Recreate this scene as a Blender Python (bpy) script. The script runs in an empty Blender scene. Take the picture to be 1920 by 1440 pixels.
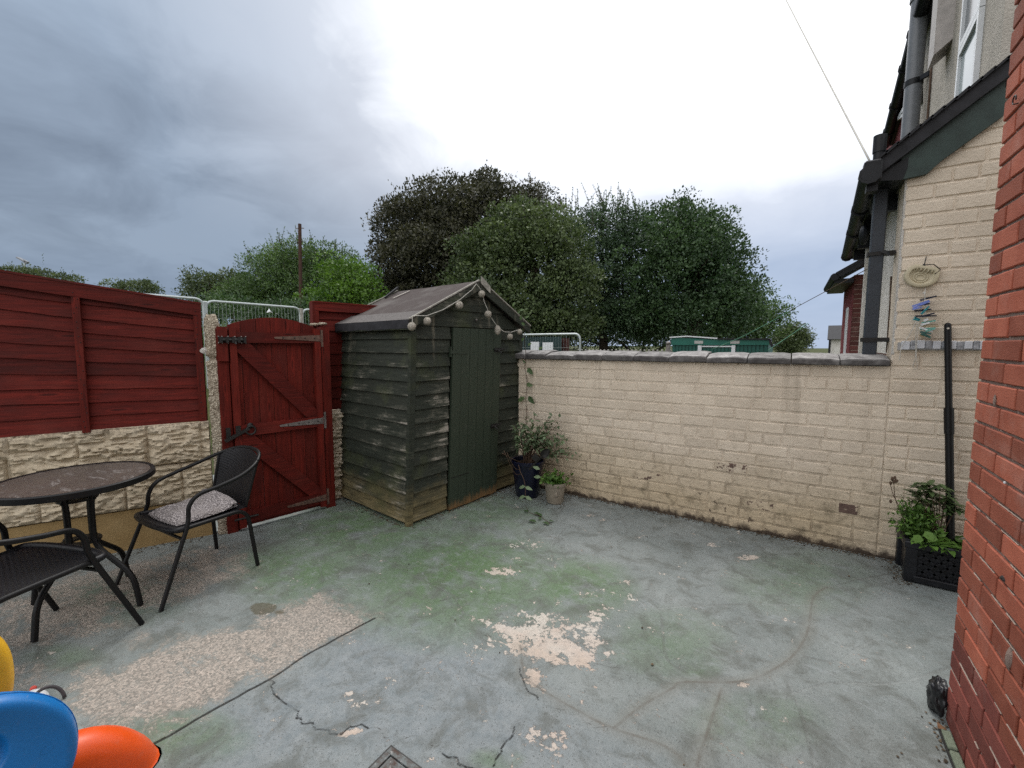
import bpy, bmesh, math, random
import numpy as np
from mathutils import Vector, Matrix, noise as mnoise

S = bpy.context.scene
C = S.collection
R = math.radians
random.seed(7)
rng = np.random.default_rng(7)

# ------------------------------------------------------------------ camera
F_PX, HORIZ, YAW, EYE = 805.0, 648.0, R(33.0), 1.5      # measured from the photograph's vanishing points
PITCH = math.atan((720 - HORIZ) / F_PX)
cam = bpy.data.cameras.new("camera")
cam.sensor_width = 36.0
cam.lens = 36.0 * F_PX / 1920.0
cam.clip_start, cam.clip_end = 0.05, 2000.0
camo = bpy.data.objects.new("camera", cam)
C.objects.link(camo)
camo.location = (0, 0, EYE)
camo.rotation_euler = (math.pi / 2 - PITCH, 0, YAW)
S.camera = camo

# ------------------------------------------------------------------ survey helpers: photo measurements -> metres
def ray(px, py):
    u, v = (px - 960) / F_PX, -(py - 720) / F_PX
    c, s = math.cos(PITCH), math.sin(PITCH)
    x, y, z = u, v * s + c, v * c - s
    cy, sy = math.cos(YAW), math.sin(YAW)
    return Vector((x * cy - y * sy, x * sy + y * cy, z))
EYEV = Vector((0, 0, EYE))
def G(px, py, z=0.0):
    d = ray(px, py); return EYEV + d * ((z - EYE) / d.z)
def PX(px, py, x):
    d = ray(px, py); return EYEV + d * (x / d.x)
def PY(px, py, y):
    d = ray(px, py); return EYEV + d * (y / d.y)
def AT(px, py, depth):
    return EYEV + ray(px, py) * depth
def PLN(px, py, a, b):
    t = Vector((b[0] - a[0], b[1] - a[1], 0)); n = Vector((t.y, -t.x, 0)); d = ray(px, py)
    return EYEV + d * ((Vector((a[0], a[1], 0)) - EYEV).dot(n) / d.dot(n))

# ------------------------------------------------------------------ node helpers
def setin(n, ins):
    for k, v in ins.items():
        sk = n.inputs[k]
        if isinstance(v, bpy.types.NodeSocket): n.id_data.links.new(v, sk)
        elif isinstance(v, (tuple, list)) and sk.type == 'RGBA' and len(v) == 3: sk.default_value = (*v, 1)
        else: sk.default_value = v
def nd(nt, typ, ins=None, **props):
    n = nt.nodes.new(typ)
    for k, v in props.items(): setattr(n, k, v)
    setin(n, ins or {})
    return n
def mth(nt, op, a, b=0.0, c=0.0, clamp=False):
    return nd(nt, 'ShaderNodeMath', {0: a, 1: b, 2: c}, operation=op, use_clamp=clamp).outputs[0]
def mix(nt, fac, a, b, typ='MIX'):
    n = nt.nodes.new('ShaderNodeMix'); n.data_type = 'RGBA'; n.blend_type = typ; n.clamp_factor = True
    setin(n, {0: fac, 6: a, 7: b}); return n.outputs[2]
def ramp(nt, fac, p0, p1, v0=0.0, v1=1.0):
    n = nd(nt, 'ShaderNodeMapRange', {0: fac, 1: p0, 2: p1, 3: v0, 4: v1}); n.clamp = True
    return n.outputs[0]
def noi(nt, vec, scale, detail=4.0, rough=0.55, dist=0.0):
    return nd(nt, 'ShaderNodeTexNoise', {'Vector': vec, 'Scale': scale, 'Detail': detail, 'Roughness': rough, 'Distortion': dist}).outputs['Fac']
def vor(nt, vec, scale, feature='F1', out='Distance'):
    return nd(nt, 'ShaderNodeTexVoronoi', {'Vector': vec, 'Scale': scale}, feature=feature).outputs[out]
def stretch(nt, vec, sx, sy, sz):
    return nd(nt, 'ShaderNodeMapping', {'Vector': vec, 'Scale': (sx, sy, sz)}).outputs[0]
def attr(nt, name):
    return nd(nt, 'ShaderNodeAttribute', attribute_name=name).outputs['Fac']
def newmat(name):
    m = bpy.data.materials.new(name); m.use_nodes = True
    nt = m.node_tree
    for n in list(nt.nodes): nt.nodes.remove(n)
    out = nt.nodes.new('ShaderNodeOutputMaterial')
    return m, nt, out
def finish(nt, out, col, rough=0.8, spec=0.3, metal=0.0, bump=None, bstr=0.3, bdist=0.01, **kw):
    b = nt.nodes.new('ShaderNodeBsdfPrincipled')
    setin(b, {'Base Color': col, 'Roughness': rough, 'Specular IOR Level': spec, 'Metallic': metal, **kw})
    if bump is not None:
        setin(b, {'Normal': nd(nt, 'ShaderNodeBump', {'Height': bump, 'Strength': bstr, 'Distance': bdist}).outputs[0]})
    nt.links.new(b.outputs[0], out.inputs[0])
    return b
def pos(nt): return nd(nt, 'ShaderNodeNewGeometry').outputs['Position']
def oco(nt): return nd(nt, 'ShaderNodeTexCoord').outputs['Object']
def orand(nt): return nd(nt, 'ShaderNodeObjectInfo').outputs['Random']
def sep(nt, v):
    n = nd(nt, 'ShaderNodeSeparateXYZ', {0: v}); return n.outputs[0], n.outputs[1], n.outputs[2]

# ------------------------------------------------------------------ sky, sun, exposure
SUN_DIR = Vector((-0.30, 0.45, 0.84)).normalized()       # bright part of the cloud, continuing above the frame
sun_el = math.asin(SUN_DIR.z); sun_az = math.atan2(SUN_DIR.x, SUN_DIR.y)
W = bpy.data.worlds.new("World"); S.world = W; W.use_nodes = True
nt = W.node_tree
for n in list(nt.nodes): nt.nodes.remove(n)
wout = nt.nodes.new('ShaderNodeOutputWorld')
d = nd(nt, 'ShaderNodeTexCoord').outputs['Generated']
sky = nd(nt, 'ShaderNodeTexSky', sky_type='NISHITA', sun_disc=False, sun_elevation=sun_el, sun_rotation=sun_az).outputs[0]
dx, dy, dz = sep(nt, d)
zz = mth(nt, 'ADD', mth(nt, 'MAXIMUM', dz, 0.0), 0.26)
cv = nd(nt, 'ShaderNodeCombineXYZ', {0: mth(nt, 'DIVIDE', dx, zz), 1: mth(nt, 'DIVIDE', dy, zz), 2: 0.3}).outputs[0]
n1 = noi(nt, cv, 0.9, 7.0, 0.52, 0.35)
n2 = noi(nt, cv, 3.1, 7.0, 0.58, 0.5)
nn = mth(nt, 'ADD', mth(nt, 'MULTIPLY', n1, 0.65), mth(nt, 'MULTIPLY', n2, 0.35))
def dirdot(v):
    v = Vector(v).normalized()
    return nd(nt, 'ShaderNodeVectorMath', {0: d, 1: tuple(v)}, operation='DOT_PRODUCT').outputs['Value']
# thin, bright cloud round the hidden sun; heavier cloud away from it to the left
g = dirdot(ray(1270, 60))
warp = mth(nt, 'MULTIPLY', mth(nt, 'SUBTRACT', nn, 0.5), 0.42)
gl = mth(nt, 'MULTIPLY', ramp(nt, mth(nt, 'ADD', g, warp), 0.835, 0.972), ramp(nt, mth(nt, 'ADD', dz, mth(nt, 'MULTIPLY', warp, 0.5)), 0.27, 0.43))
glw = ramp(nt, mth(nt, 'ADD', g, mth(nt, 'MULTIPLY', warp, 0.8)), 0.62, 0.93)
heavy = ramp(nt, mth(nt, 'ADD', dirdot(ray(-150, 330)), mth(nt, 'MULTIPLY', warp, 1.3)), 0.50, 0.93)
dk = mth(nt, 'ADD', mth(nt, 'MULTIPLY', ramp(nt, nn, 0.38, 0.60), 0.70), mth(nt, 'MULTIPLY', ramp(nt, dz, 0.26, 0.52), 0.42))
dark_c = mix(nt, dk, (0.85, 1.10, 1.52), (2.65, 3.3, 4.2))
dark_c = mix(nt, ramp(nt, dz, 0.17, 0.06), dark_c, (1.65, 2.15, 3.0))
mid_c = mix(nt, ramp(nt, nn, 0.36, 0.62), (4.6, 5.0, 5.8), (7.4, 7.6, 8.0))
low = ramp(nt, dz, 0.0, 0.30)
hor_c = mix(nt, ramp(nt, nn, 0.33, 0.70), (2.9, 3.6, 4.9), (3.7, 4.4, 5.7))
mid_c = mix(nt, ramp(nt, dz, 0.10, 0.55), hor_c, mid_c)
cc = mix(nt, mth(nt, 'MULTIPLY', heavy, 0.97), mid_c, dark_c)
cc = mix(nt, mth(nt, 'MULTIPLY', mth(nt, 'MULTIPLY', glw, 0.55), ramp(nt, dz, 0.16, 0.36)), cc, (7.4, 7.5, 8.0))
cc = mix(nt, gl, cc, (10.5, 10.7, 11.0))
unseen = ramp(nt, dirdot((0.545, -0.839, 0.55)), -0.25, 0.35)
cc = mix(nt, unseen, cc, mix(nt, ramp(nt, nn, 0.36, 0.62), (10.2, 10.3, 10.6), (11.8, 11.8, 12.0)))
col = mix(nt, 0.96, sky, cc)
bg = nd(nt, 'ShaderNodeBackground', {'Color': col, 'Strength': 0.1})
nt.links.new(bg.outputs[0], wout.inputs[0])
sl = bpy.data.lights.new("sun", 'SUN'); sl.energy = 1.3; sl.angle = R(28); sl.color = (1.0, 0.97, 0.92)
so = bpy.data.objects.new("sun", sl); C.objects.link(so)
so.rotation_euler = SUN_DIR.to_track_quat('Z', 'Y').to_euler()
S.view_settings.view_transform = 'Standard'
S.view_settings.look = 'None'
S.view_settings.gamma = 1.0
S.view_settings.use_curve_mapping = False
S.view_settings.exposure = 0.48
S.render.engine = 'CYCLES'
S.cycles.use_denoising = False
S.cycles.sample_clamp_indirect = 4.0
S.cycles.max_bounces = 6

# ------------------------------------------------------------------ mesh helpers
class MB:
    def __init__(s): s.v = []; s.f = []
    def add(s, vs, fs):
        o = len(s.v); s.v += [tuple(v) for v in vs]; s.f += [tuple(i + o for i in f) for f in fs]
    def box(s, lo, hi, M=None, bev=0.0):
        x0, y0, z0 = lo; x1, y1, z1 = hi
        if bev:
            b = min(bev, (x1 - x0) / 2.1, (y1 - y0) / 2.1, (z1 - z0) / 2.1); vs = []
            idx = {}
            for i, x in enumerate((x0, x1)):
                for j, y in enumerate((y0, y1)):
                    for k, z in enumerate((z0, z1)):
                        sx, sy, sz = 1 - 2 * i, 1 - 2 * j, 1 - 2 * k
                        for a in range(3):
                            p = [x + sx * b, y + sy * b, z + sz * b]
                            p[a] = (x, y, z)[a]
                            idx[(i, j, k, a)] = len(vs); vs.append(p)
            fs = []
            for a in range(3):
                for sgn in (0, 1):
                    q = []
                    for (m, n) in ((0, 0), (1, 0), (1, 1), (0, 1)):
                        c = [0, 0, 0]; c[a] = sgn; c[(a + 1) % 3] = m; c[(a + 2) % 3] = n
                        q.append(idx[(*c, a)])
                    fs.append(q if sgn else q[::-1])
            for a in range(3):
                b1, b2 = (a + 1) % 3, (a + 2) % 3
                for m in (0, 1):
                    for n in (0, 1):
                        c0 = [0, 0, 0]; c0[b1] = m; c0[b2] = n; c1 = list(c0); c1[a] = 1
                        q = [idx[(*c0, b1)], idx[(*c1, b1)], idx[(*c1, b2)], idx[(*c0, b2)]]
                        fs.append(q if (m == n) else q[::-1])
            for i in (0, 1):
                for j in (0, 1):
                    for k in (0, 1):
                        q = [idx[(i, j, k, 0)], idx[(i, j, k, 1)], idx[(i, j, k, 2)]]
                        fs.append(q if (i + j + k) % 2 else q[::-1])
        else:
            vs = [(x0, y0, z0), (x1, y0, z0), (x1, y1, z0), (x0, y1, z0), (x0, y0, z1), (x1, y0, z1), (x1, y1, z1), (x0, y1, z1)]
            fs = [(0, 3, 2, 1), (4, 5, 6, 7), (0, 1, 5, 4), (1, 2, 6, 5), (2, 3, 7, 6), (3, 0, 4, 7)]
        if M is not None: vs = [M(Vector(v)) if callable(M) else M @ Vector(v) for v in vs]
        s.add(vs, fs)
    def tube(s, pts, r, n=8, cap=True, taper=None):
        pts = [Vector(p) for p in pts]; m = len(pts); rings = []
        up = None
        for i, p in enumerate(pts):
            t = (pts[min(i + 1, m - 1)] - pts[max(i - 1, 0)])
            t = t.normalized() if t.length > 1e-9 else Vector((0, 0, 1))
            if up is None:
                up = t.orthogonal().normalized()
            else:
                up = (up - t * up.dot(t)); up = up.normalized() if up.length > 1e-6 else t.orthogonal().normalized()
            b = t.cross(up); rr = r if taper is None else r + (taper - r) * i / max(m - 1, 1)
            rings.append([p + (up * math.cos(2 * math.pi * k / n) + b * math.sin(2 * math.pi * k / n)) * rr for k in range(n)])
        vs = [v for rg in rings for v in rg]
        fs = [(i * n + k, i * n + (k + 1) % n, (i + 1) * n + (k + 1) % n, (i + 1) * n + k) for i in range(m - 1) for k in range(n)]
        if cap: fs += [tuple(range(n))[::-1], tuple((m - 1) * n + k for k in range(n))]
        s.add(vs, fs)
    def bar(s, p, q, w, h, up=(0, 0, 1)):
        p, q = Vector(p), Vector(q); t = (q - p).normalized(); u = Vector(up); b = t.cross(u).normalized(); u = b.cross(t)
        vs = [e + b * (sx * w / 2) + u * (sz * h / 2) for e in (p, q) for sx, sz in ((-1, -1), (1, -1), (1, 1), (-1, 1))]
        s.add(vs, [(0, 1, 2, 3), (7, 6, 5, 4), (0, 4, 5, 1), (1, 5, 6, 2), (2, 6, 7, 3), (3, 7, 4, 0)])
    def lathe(s, prof, c, n=24, sq=1.0):
        vs = [(c[0] + r * math.cos(2 * math.pi * k / n), c[1] + r * math.sin(2 * math.pi * k / n) * sq, c[2] + z) for r, z in prof for k in range(n)]
        m = len(prof)
        fs = [(i * n + k, i * n + (k + 1) % n, (i + 1) * n + (k + 1) % n, (i + 1) * n + k) for i in range(m - 1) for k in range(n)]
        s.add(vs, fs)
    def prism(s, poly, a, b):       # poly: list of points, extruded from offset vector a to b
        n = len(poly); a, b = Vector(a), Vector(b)
        vs = [Vector(p) + a for p in poly] + [Vector(p) + b for p in poly]
        s.add(vs, [tuple(range(n)), tuple(range(2 * n - 1, n - 1, -1))] + [(i, (i + 1) % n, n + (i + 1) % n, n + i)[::-1] for i in range(n)])
    def ball(s, c, r, n=12, m=8, sc=(1, 1, 1), jit=0.0):
        vs = []
        for i in range(m + 1):
            th = math.pi * i / m
            for k in range(n):
                ph = 2 * math.pi * k / n; q = r * (1 + jit * random.uniform(-1, 1))
                vs.append((c[0] + q * sc[0] * math.sin(th) * math.cos(ph), c[1] + q * sc[1] * math.sin(th) * math.sin(ph), c[2] + q * sc[2] * math.cos(th)))
        s.add(vs, [(i * n + k, (i + 1) * n + k, (i + 1) * n + (k + 1) % n, i * n + (k + 1) % n) for i in range(m) for k in range(n)])
    def grid(s, fn, nu, nv):
        vs = [fn(i / nu, j / nv) for j in range(nv + 1) for i in range(nu + 1)]
        s.add(vs, [(j * (nu + 1) + i, j * (nu + 1) + i + 1, (j + 1) * (nu + 1) + i + 1, (j + 1) * (nu + 1) + i) for j in range(nv) for i in range(nu)])
    def mesh(s, name, smooth=False, off=(0, 0, 0), fix=True):
        me = bpy.data.meshes.new(name)
        o = Vector(off)
        me.from_pydata([tuple(Vector(v) - o) for v in s.v], [], s.f)
        if fix:
            bm = bmesh.new(); bm.from_mesh(me); bmesh.ops.recalc_face_normals(bm, faces=bm.faces); bm.to_mesh(me); bm.free()
        if smooth:
            me.polygons.foreach_set('use_smooth', [True] * len(me.polygons))
            if smooth != 'all': me.set_sharp_from_angle(angle=R(smooth if smooth is not True else 40))
        me.update(); return me
    def build(s, name, m, parent=None, smooth=False, fix=True, **tags):
        root = parent
        while root is not None and root.parent is not None: root = root.parent
        off = root.location if root is not None else Vector((0, 0, 0))
        if root is None and name not in ('ground',):
            a = np.array([tuple(v) for v in s.v]); off = Vector((float(a[:, 0].min() + a[:, 0].max()) / 2, float(a[:, 1].min() + a[:, 1].max()) / 2, float(a[:, 2].min())))
        me = s.mesh(name, smooth, off, fix)
        if m is not None: me.materials.append(m)
        o = bpy.data.objects.new(name, me); C.objects.link(o); o.parent = parent
        if root is None: o.location = off
        for k, v in tags.items(): o[k] = v
        return o
def obj(name, me, parent=None, loc=(0, 0, 0)):
    o = bpy.data.objects.new(name, me); C.objects.link(o); o.parent = parent
    root = parent
    while root is not None and root.parent is not None: root = root.parent
    o.location = Vector(loc) - (root.location if root is not None else Vector((0, 0, 0)))
    return o
def thing(name, label, cat, loc=(0, 0, 0), group=None):
    o = bpy.data.objects.new(name, None); C.objects.link(o); o.location = loc; o.empty_display_size = 0.1
    o['label'] = label; o['category'] = cat
    if group: o['group'] = group
    return o
def bez(pts, n=8):           # Catmull-Rom through points
    P = [Vector(p) for p in pts]; P = [P[0] * 2 - P[1]] + P + [P[-1] * 2 - P[-2]]; out = []
    for i in range(1, len(P) - 2):
        for k in range(n):
            t = k / n; a, b, c, e = P[i - 1], P[i], P[i + 1], P[i + 2]
            out.append(0.5 * ((2 * b) + (c - a) * t + (2 * a - 5 * b + 4 * c - e) * t * t + (3 * b - a - 3 * c + e) * t ** 3))
    return out + [P[-2]]
def rounded(pts, r=0.05, n=5):   # polyline with rounded corners
    P = [Vector(p) for p in pts]; out = [P[0]]
    for i in range(1, len(P) - 1):
        a = (P[i - 1] - P[i]); b = (P[i + 1] - P[i]); rr = min(r, a.length * .45, b.length * .45)
        a, b = P[i] + a.normalized() * rr, P[i] + b.normalized() * rr
        for k in range(n + 1):
            t = k / n; out.append(a * (1 - t) ** 2 + P[i] * 2 * t * (1 - t) + b * t * t)
    return out + [P[-1]]
def vn(p, s): return mnoise.noise(Vector(p) * s)

# ------------------------------------------------------------------ materials
def plain(name, col, rough=0.6, spec=0.4, metal=0.0, var=0.15, scale=18.0, bstr=0.15, obvar=0.0):
    m, nt, out = newmat(name); p = oco(nt)
    n = noi(nt, p, scale, 5.0)
    c = mix(nt, ramp(nt, n, 0.3, 0.7), tuple(x * (1 - var) for x in col), tuple(min(1, x * (1 + var)) for x in col))
    if obvar: c = mix(nt, orand(nt), tuple_mul(nt, c, 1 - obvar), tuple_mul(nt, c, 1 + obvar))
    finish(nt, out, c, rough, spec, metal, noi(nt, p, scale * 6, 3.0), bstr, 0.004); return m
def tuple_mul(nt, c, k):
    return mix(nt, 1.0, c, (k, k, k), 'MULTIPLY')

def mat_red(name, base=(0.096, 0.0092, 0.0056), axis='h'):
    m, nt, out = newmat(name); p = oco(nt)
    pr = nd(nt, 'ShaderNodeVectorMath', {0: p, 1: nd(nt, 'ShaderNodeCombineXYZ', {0: mth(nt, 'MULTIPLY', orand(nt), 9.0), 1: 0.0, 2: mth(nt, 'MULTIPLY', orand(nt), 5.0)}).outputs[0]}, operation='ADD').outputs[0]
    st = stretch(nt, pr, 3, 3, 45) if axis == 'h' else stretch(nt, pr, 45, 45, 3)
    gr = noi(nt, st, 1.6, 6.0, 0.6, 0.6)
    kn = noi(nt, stretch(nt, pr, 2, 2, 5) if axis == 'h' else stretch(nt, pr, 5, 5, 2), 1.5, 2.0)
    b = Vector(base)
    c = mix(nt, ramp(nt, gr, 0.34, 0.66), tuple(b * 0.62), tuple(b * 1.35))
    c = mix(nt, ramp(nt, kn, 0.52, 0.72), c, tuple(b * 0.7 + Vector((0.0, 0.003, 0.003))))
    kv = nd(nt, 'ShaderNodeTexVoronoi', {'Vector': stretch(nt, pr, 1.6, 1.6, 9.0) if axis == 'h' else stretch(nt, pr, 9.0, 9.0, 1.6), 'Scale': 1.6}).outputs['Distance']
    c = mix(nt, mth(nt, 'MULTIPLY', ramp(nt, kv, 0.14, 0.06), 0.8), c, tuple(b * 0.32))
    c = mix(nt, mth(nt, 'MULTIPLY', mth(nt, 'MULTIPLY', ramp(nt, kv, 0.22, 0.17), ramp(nt, kv, 0.12, 0.16)), 0.5), c, tuple(b * 1.7))
    c = mix(nt, mth(nt, 'MULTIPLY', ramp(nt, noi(nt, pr, 2.3, 5.0, 0.65), 0.52, 0.72), 0.5), c, tuple(Vector((0.14, 0.024, 0.016))))
    c = mix(nt, orand(nt), tuple_mul(nt, c, 0.66), tuple_mul(nt, c, 1.22))
    sp = ramp(nt, noi(nt, pr, 40, 3.0, 0.7), 0.74, 0.78)
    c = mix(nt, mth(nt, 'MULTIPLY', sp, 0.4), c, (0.28, 0.10, 0.08))
    finish(nt, out, c, 0.7, 0.2, 0.0, gr, 0.4, 0.006); return m
M_red = mat_red('red_stained_boards')
M_redv = mat_red('red_stained_upright', (0.106, 0.0100, 0.0056), 'v')

def mat_cream(name, bare=0.0, joint=0.0):
    m, nt, out = newmat(name); p = pos(nt); x, y, z = sep(nt, p)
    n1 = noi(nt, p, 5.0, 6.0, 0.6); n2 = noi(nt, p, 38.0, 5.0, 0.65); n3 = noi(nt, p, 1.7, 3.0)
    c = mix(nt, ramp(nt, n1, 0.3, 0.7), (0.62, 0.53, 0.42), (0.72, 0.625, 0.505))
    c = mix(nt, orand(nt), tuple_mul(nt, c, 0.93), tuple_mul(nt, c, 1.05))
    # yellowed lower courses, algae bloom, rain streaks below the coping, bare spots where the paint blew off
    lowf = mth(nt, 'MULTIPLY', ramp(nt, mth(nt, 'ADD', z, mth(nt, 'MULTIPLY', n3, 0.5)), 0.95, 0.45), ramp(nt, x, 1.0, 0.3))
    c = mix(nt, mth(nt, 'MULTIPLY', lowf, 0.65), c, (0.50, 0.39, 0.235))
    gd = mth(nt, 'MULTIPLY', ramp(nt, noi(nt, p, 9.0, 5.0, 0.62), 0.50, 0.72), lowf)
    c = mix(nt, mth(nt, 'MULTIPLY', gd, 0.8), c, (0.19, 0.155, 0.10))
    ga = mth(nt, 'MULTIPLY', ramp(nt, noi(nt, p, 26.0, 6.0, 0.7), 0.56, 0.66), ramp(nt, z, 1.0, 0.35))
    c = mix(nt, mth(nt, 'MULTIPLY', ga, 0.5), c, (0.12, 0.095, 0.065))
    stv = noi(nt, stretch(nt, p, 7.0, 0.2, 0.45), 1.0, 4.0, 0.6)
    st = mth(nt, 'MULTIPLY', ramp(nt, stv, 0.56, 0.72), ramp(nt, z, 0.75, 1.36))
    c = mix(nt, mth(nt, 'MULTIPLY', mth(nt, 'MULTIPLY', st, ramp(nt, z, 1.45, 1.38)), 0.55), c, (0.22, 0.18, 0.13))
    thr = mth(nt, 'ADD', 0.628, mth(nt, 'MULTIPLY', ramp(nt, z, 0.02, 0.9), 0.10))
    pe = mth(nt, 'SUBTRACT', mth(nt, 'ADD', mth(nt, 'MULTIPLY', noi(nt, p, 16.0, 6.0, 0.62), 0.7), mth(nt, 'MULTIPLY', n3, 0.32)), thr)
    pf = mth(nt, 'MULTIPLY', ramp(nt, pe, 0.0, 0.015), ramp(nt, z, 1.2, 0.9))
    c = mix(nt, mth(nt, 'MULTIPLY', pf, 0.85), c, mix(nt, n2, (0.045, 0.035, 0.028), (0.17, 0.12, 0.085)))
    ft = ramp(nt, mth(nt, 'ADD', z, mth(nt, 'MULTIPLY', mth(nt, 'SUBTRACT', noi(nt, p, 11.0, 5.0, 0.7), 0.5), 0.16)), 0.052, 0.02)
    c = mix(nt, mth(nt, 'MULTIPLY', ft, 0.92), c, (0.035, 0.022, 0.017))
    if joint:
        c = mix(nt, mth(nt, 'MULTIPLY', mth(nt, 'MULTIPLY', ramp(nt, noi(nt, p, 7.0, 6.0, 0.7), 0.40, 0.60), ramp(nt, z, 1.5, 0.1)), joint), c, (0.17, 0.135, 0.095))
    if bare:
        c = mix(nt, ramp(nt, noi(nt, p, 22.0, 5.0, 0.6), 0.62 - 0.2 * bare, 0.66 - 0.2 * bare), c, mix(nt, n2, (0.06, 0.035, 0.03), (0.22, 0.15, 0.12)))
    hb = mth(nt, 'ADD', mth(nt, 'MULTIPLY', n2, 0.6), mth(nt, 'MULTIPLY', noi(nt, p, 110.0, 3.0), 0.25))
    hb = mth(nt, 'ADD', hb, mth(nt, 'MULTIPLY', noi(nt, stretch(nt, p, 1, 1, 1.6), 15.0, 4.0, 0.6, 0.8), 0.9))
    finish(nt, out, c, 0.75, 0.25, 0.0, hb, 0.6, 0.010); return m
M_cream = mat_cream('cream_masonry_paint')
M_cream_worn = mat_cream('cream_paint_worn', 0.35)
M_cream_bare = mat_cream('cream_paint_flaked_to_brick', 1.35)
M_cream_joint = mat_cream('cream_paint_in_joints', 0.0, 0.5)

def mat_redbrick(name, c0, c1):
    m, nt, out = newmat(name); p = pos(nt)
    n1 = noi(nt, p, 9.0, 5.0, 0.6); n2 = noi(nt, stretch(nt, p, 1, 1, 3.0), 55.0, 4.0, 0.7)
    c = mix(nt, ramp(nt, n1, 0.32, 0.7), c0, c1)
    c = mix(nt, orand(nt), tuple_mul(nt, c, 0.64), tuple_mul(nt, c, 1.28))
    c = mix(nt, mth(nt, 'MULTIPLY', ramp(nt, noi(nt, p, 4.0, 5.0, 0.7), 0.55, 0.75), 0.30), c, (0.42, 0.30, 0.26))
    c = mix(nt, mth(nt, 'MULTIPLY', ramp(nt, n2, 0.62, 0.8), 0.35), c, (0.09, 0.028, 0.02))
    c = mix(nt, mth(nt, 'MULTIPLY', ramp(nt, noi(nt, p, 30.0, 6.0, 0.75), 0.66, 0.74), 0.5), c, (0.36, 0.24, 0.19))
    finish(nt, out, c, 0.8, 0.25, 0.0, mth(nt, 'ADD', n2, noi(nt, p, 220.0, 2.0)), 0.35, 0.004); return m
M_rb = mat_redbrick('red_facing_brick', (0.28, 0.073, 0.042), (0.37, 0.112, 0.068))
M_rb_damp = mat_redbrick('plum_engineering_brick', (0.15, 0.04, 0.032), (0.22, 0.062, 0.046))
def mat_mortar(name, col):
    m, nt, out = newmat(name); p = pos(nt)
    c = mix(nt, noi(nt, p, 60.0, 4.0, 0.7), tuple(x * 0.55 for x in col), tuple(x * 1.25 for x in col))
    finish(nt, out, c, 0.95, 0.1, 0.0, noi(nt, p, 160.0, 4.0, 0.7), 0.8, 0.006); return m
M_mortar = mat_mortar('grey_pink_mortar', (0.30, 0.22, 0.185))

def mat_shed():
    m, nt, out = newmat('weathered_dark_green_boards'); p = pos(nt); o = oco(nt); x, y, z = sep(nt, p)
    rv = mth(nt, 'MULTIPLY', orand(nt), 7.0)
    pr = nd(nt, 'ShaderNodeVectorMath', {0: p, 1: nd(nt, 'ShaderNodeCombineXYZ', {0: rv, 1: rv, 2: rv}).outputs[0]}, operation='ADD').outputs[0]
    gr = noi(nt, stretch(nt, pr, 4, 4, 40), 1.2, 6.0, 0.65, 0.5)
    blot = noi(nt, stretch(nt, pr, 3.2, 3.2, 8), 1.0, 7.0, 0.68)
    c = mix(nt, ramp(nt, gr, 0.3, 0.7), (0.014, 0.018, 0.013), (0.032, 0.039, 0.028))
    c = mix(nt, mth(nt, 'MULTIPLY', orand(nt), 0.30), c, (0.036, 0.037, 0.028))
    # greyed bare wood showing through in ragged streaks
    w = mth(nt, 'ADD', mth(nt, 'MULTIPLY', gr, 0.55), mth(nt, 'MULTIPLY', blot, 0.6))
    w = mth(nt, 'ADD', w, mth(nt, 'MULTIPLY', mth(nt, 'SUBTRACT', noi(nt, p, 60.0, 4.0, 0.7), 0.5), 0.16))
    w = mth(nt, 'ADD', w, mth(nt, 'ADD', attr(nt, 'edge_wear'), mth(nt, 'MULTIPLY', mth(nt, 'SUBTRACT', noi(nt, p, 2.6, 3.0), 0.56), 0.5)))
    c = mix(nt, mth(nt, 'MULTIPLY', ramp(nt, w, 0.59, 0.72), 0.62), c, (0.115, 0.112, 0.088))
    c = mix(nt, mth(nt, 'MULTIPLY', ramp(nt, w, 0.70, 0.78), 0.8), c, (0.36, 0.325, 0.28))
    # pale vertical run-off streaks under the eaves, tan rotted wood at the foot
    run = mth(nt, 'MULTIPLY', ramp(nt, noi(nt, stretch(nt, p, 9, 9, 0.6), 1.0, 4.0), 0.60, 0.72), ramp(nt, z, 1.05, 1.6))
    c = mix(nt, mth(nt, 'MULTIPLY', run, 0.45), c, (0.24, 0.215, 0.16))
    ft = ramp(nt, mth(nt, 'ADD', z, mth(nt, 'MULTIPLY', mth(nt, 'SUBTRACT', blot, 0.5), 0.75)), 0.34, 0.06)
    c = mix(nt, mth(nt, 'MULTIPLY', ft, ramp(nt, gr, 0.25, 0.6, 0.35, 0.85)), c, mix(nt, gr, (0.10, 0.08, 0.036), (0.30, 0.235, 0.115)))
    c = mix(nt, mth(nt, 'MULTIPLY', ramp(nt, noi(nt, p, 3.0, 4.0), 0.53, 0.68), 0.5), c, (0.060, 0.072, 0.028))
    finish(nt, out, c, 0.72, 0.3, 0.0, gr, 0.5, 0.008); return m
M_shed = mat_shed()
def mat_door():
    m, nt, out = newmat('dark_green_door_paint'); p = pos(nt); x, y, z = sep(nt, p)
    gr = noi(nt, stretch(nt, p, 40, 40, 3), 1.3, 5.0, 0.6, 0.3)
    c = mix(nt, gr, (0.021, 0.032, 0.020), (0.033, 0.046, 0.030))
    c = mix(nt, mth(nt, 'MULTIPLY', ramp(nt, noi(nt, p, 14.0, 5.0), 0.62, 0.75), 0.3), c, (0.10, 0.10, 0.08))
    ft = ramp(nt, mth(nt, 'ADD', z, mth(nt, 'MULTIPLY', mth(nt, 'SUBTRACT', noi(nt, stretch(nt, p, 30, 30, 5), 1.0, 4.0), 0.5), 0.25)), 0.10, 0.02)
    c = mix(nt, mth(nt, 'MULTIPLY', ft, 0.85), c, (0.20, 0.11, 0.045))
    finish(nt, out, c, 0.55, 0.4, 0.0, gr, 0.25, 0.004); return m
M_door = mat_door()
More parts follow.
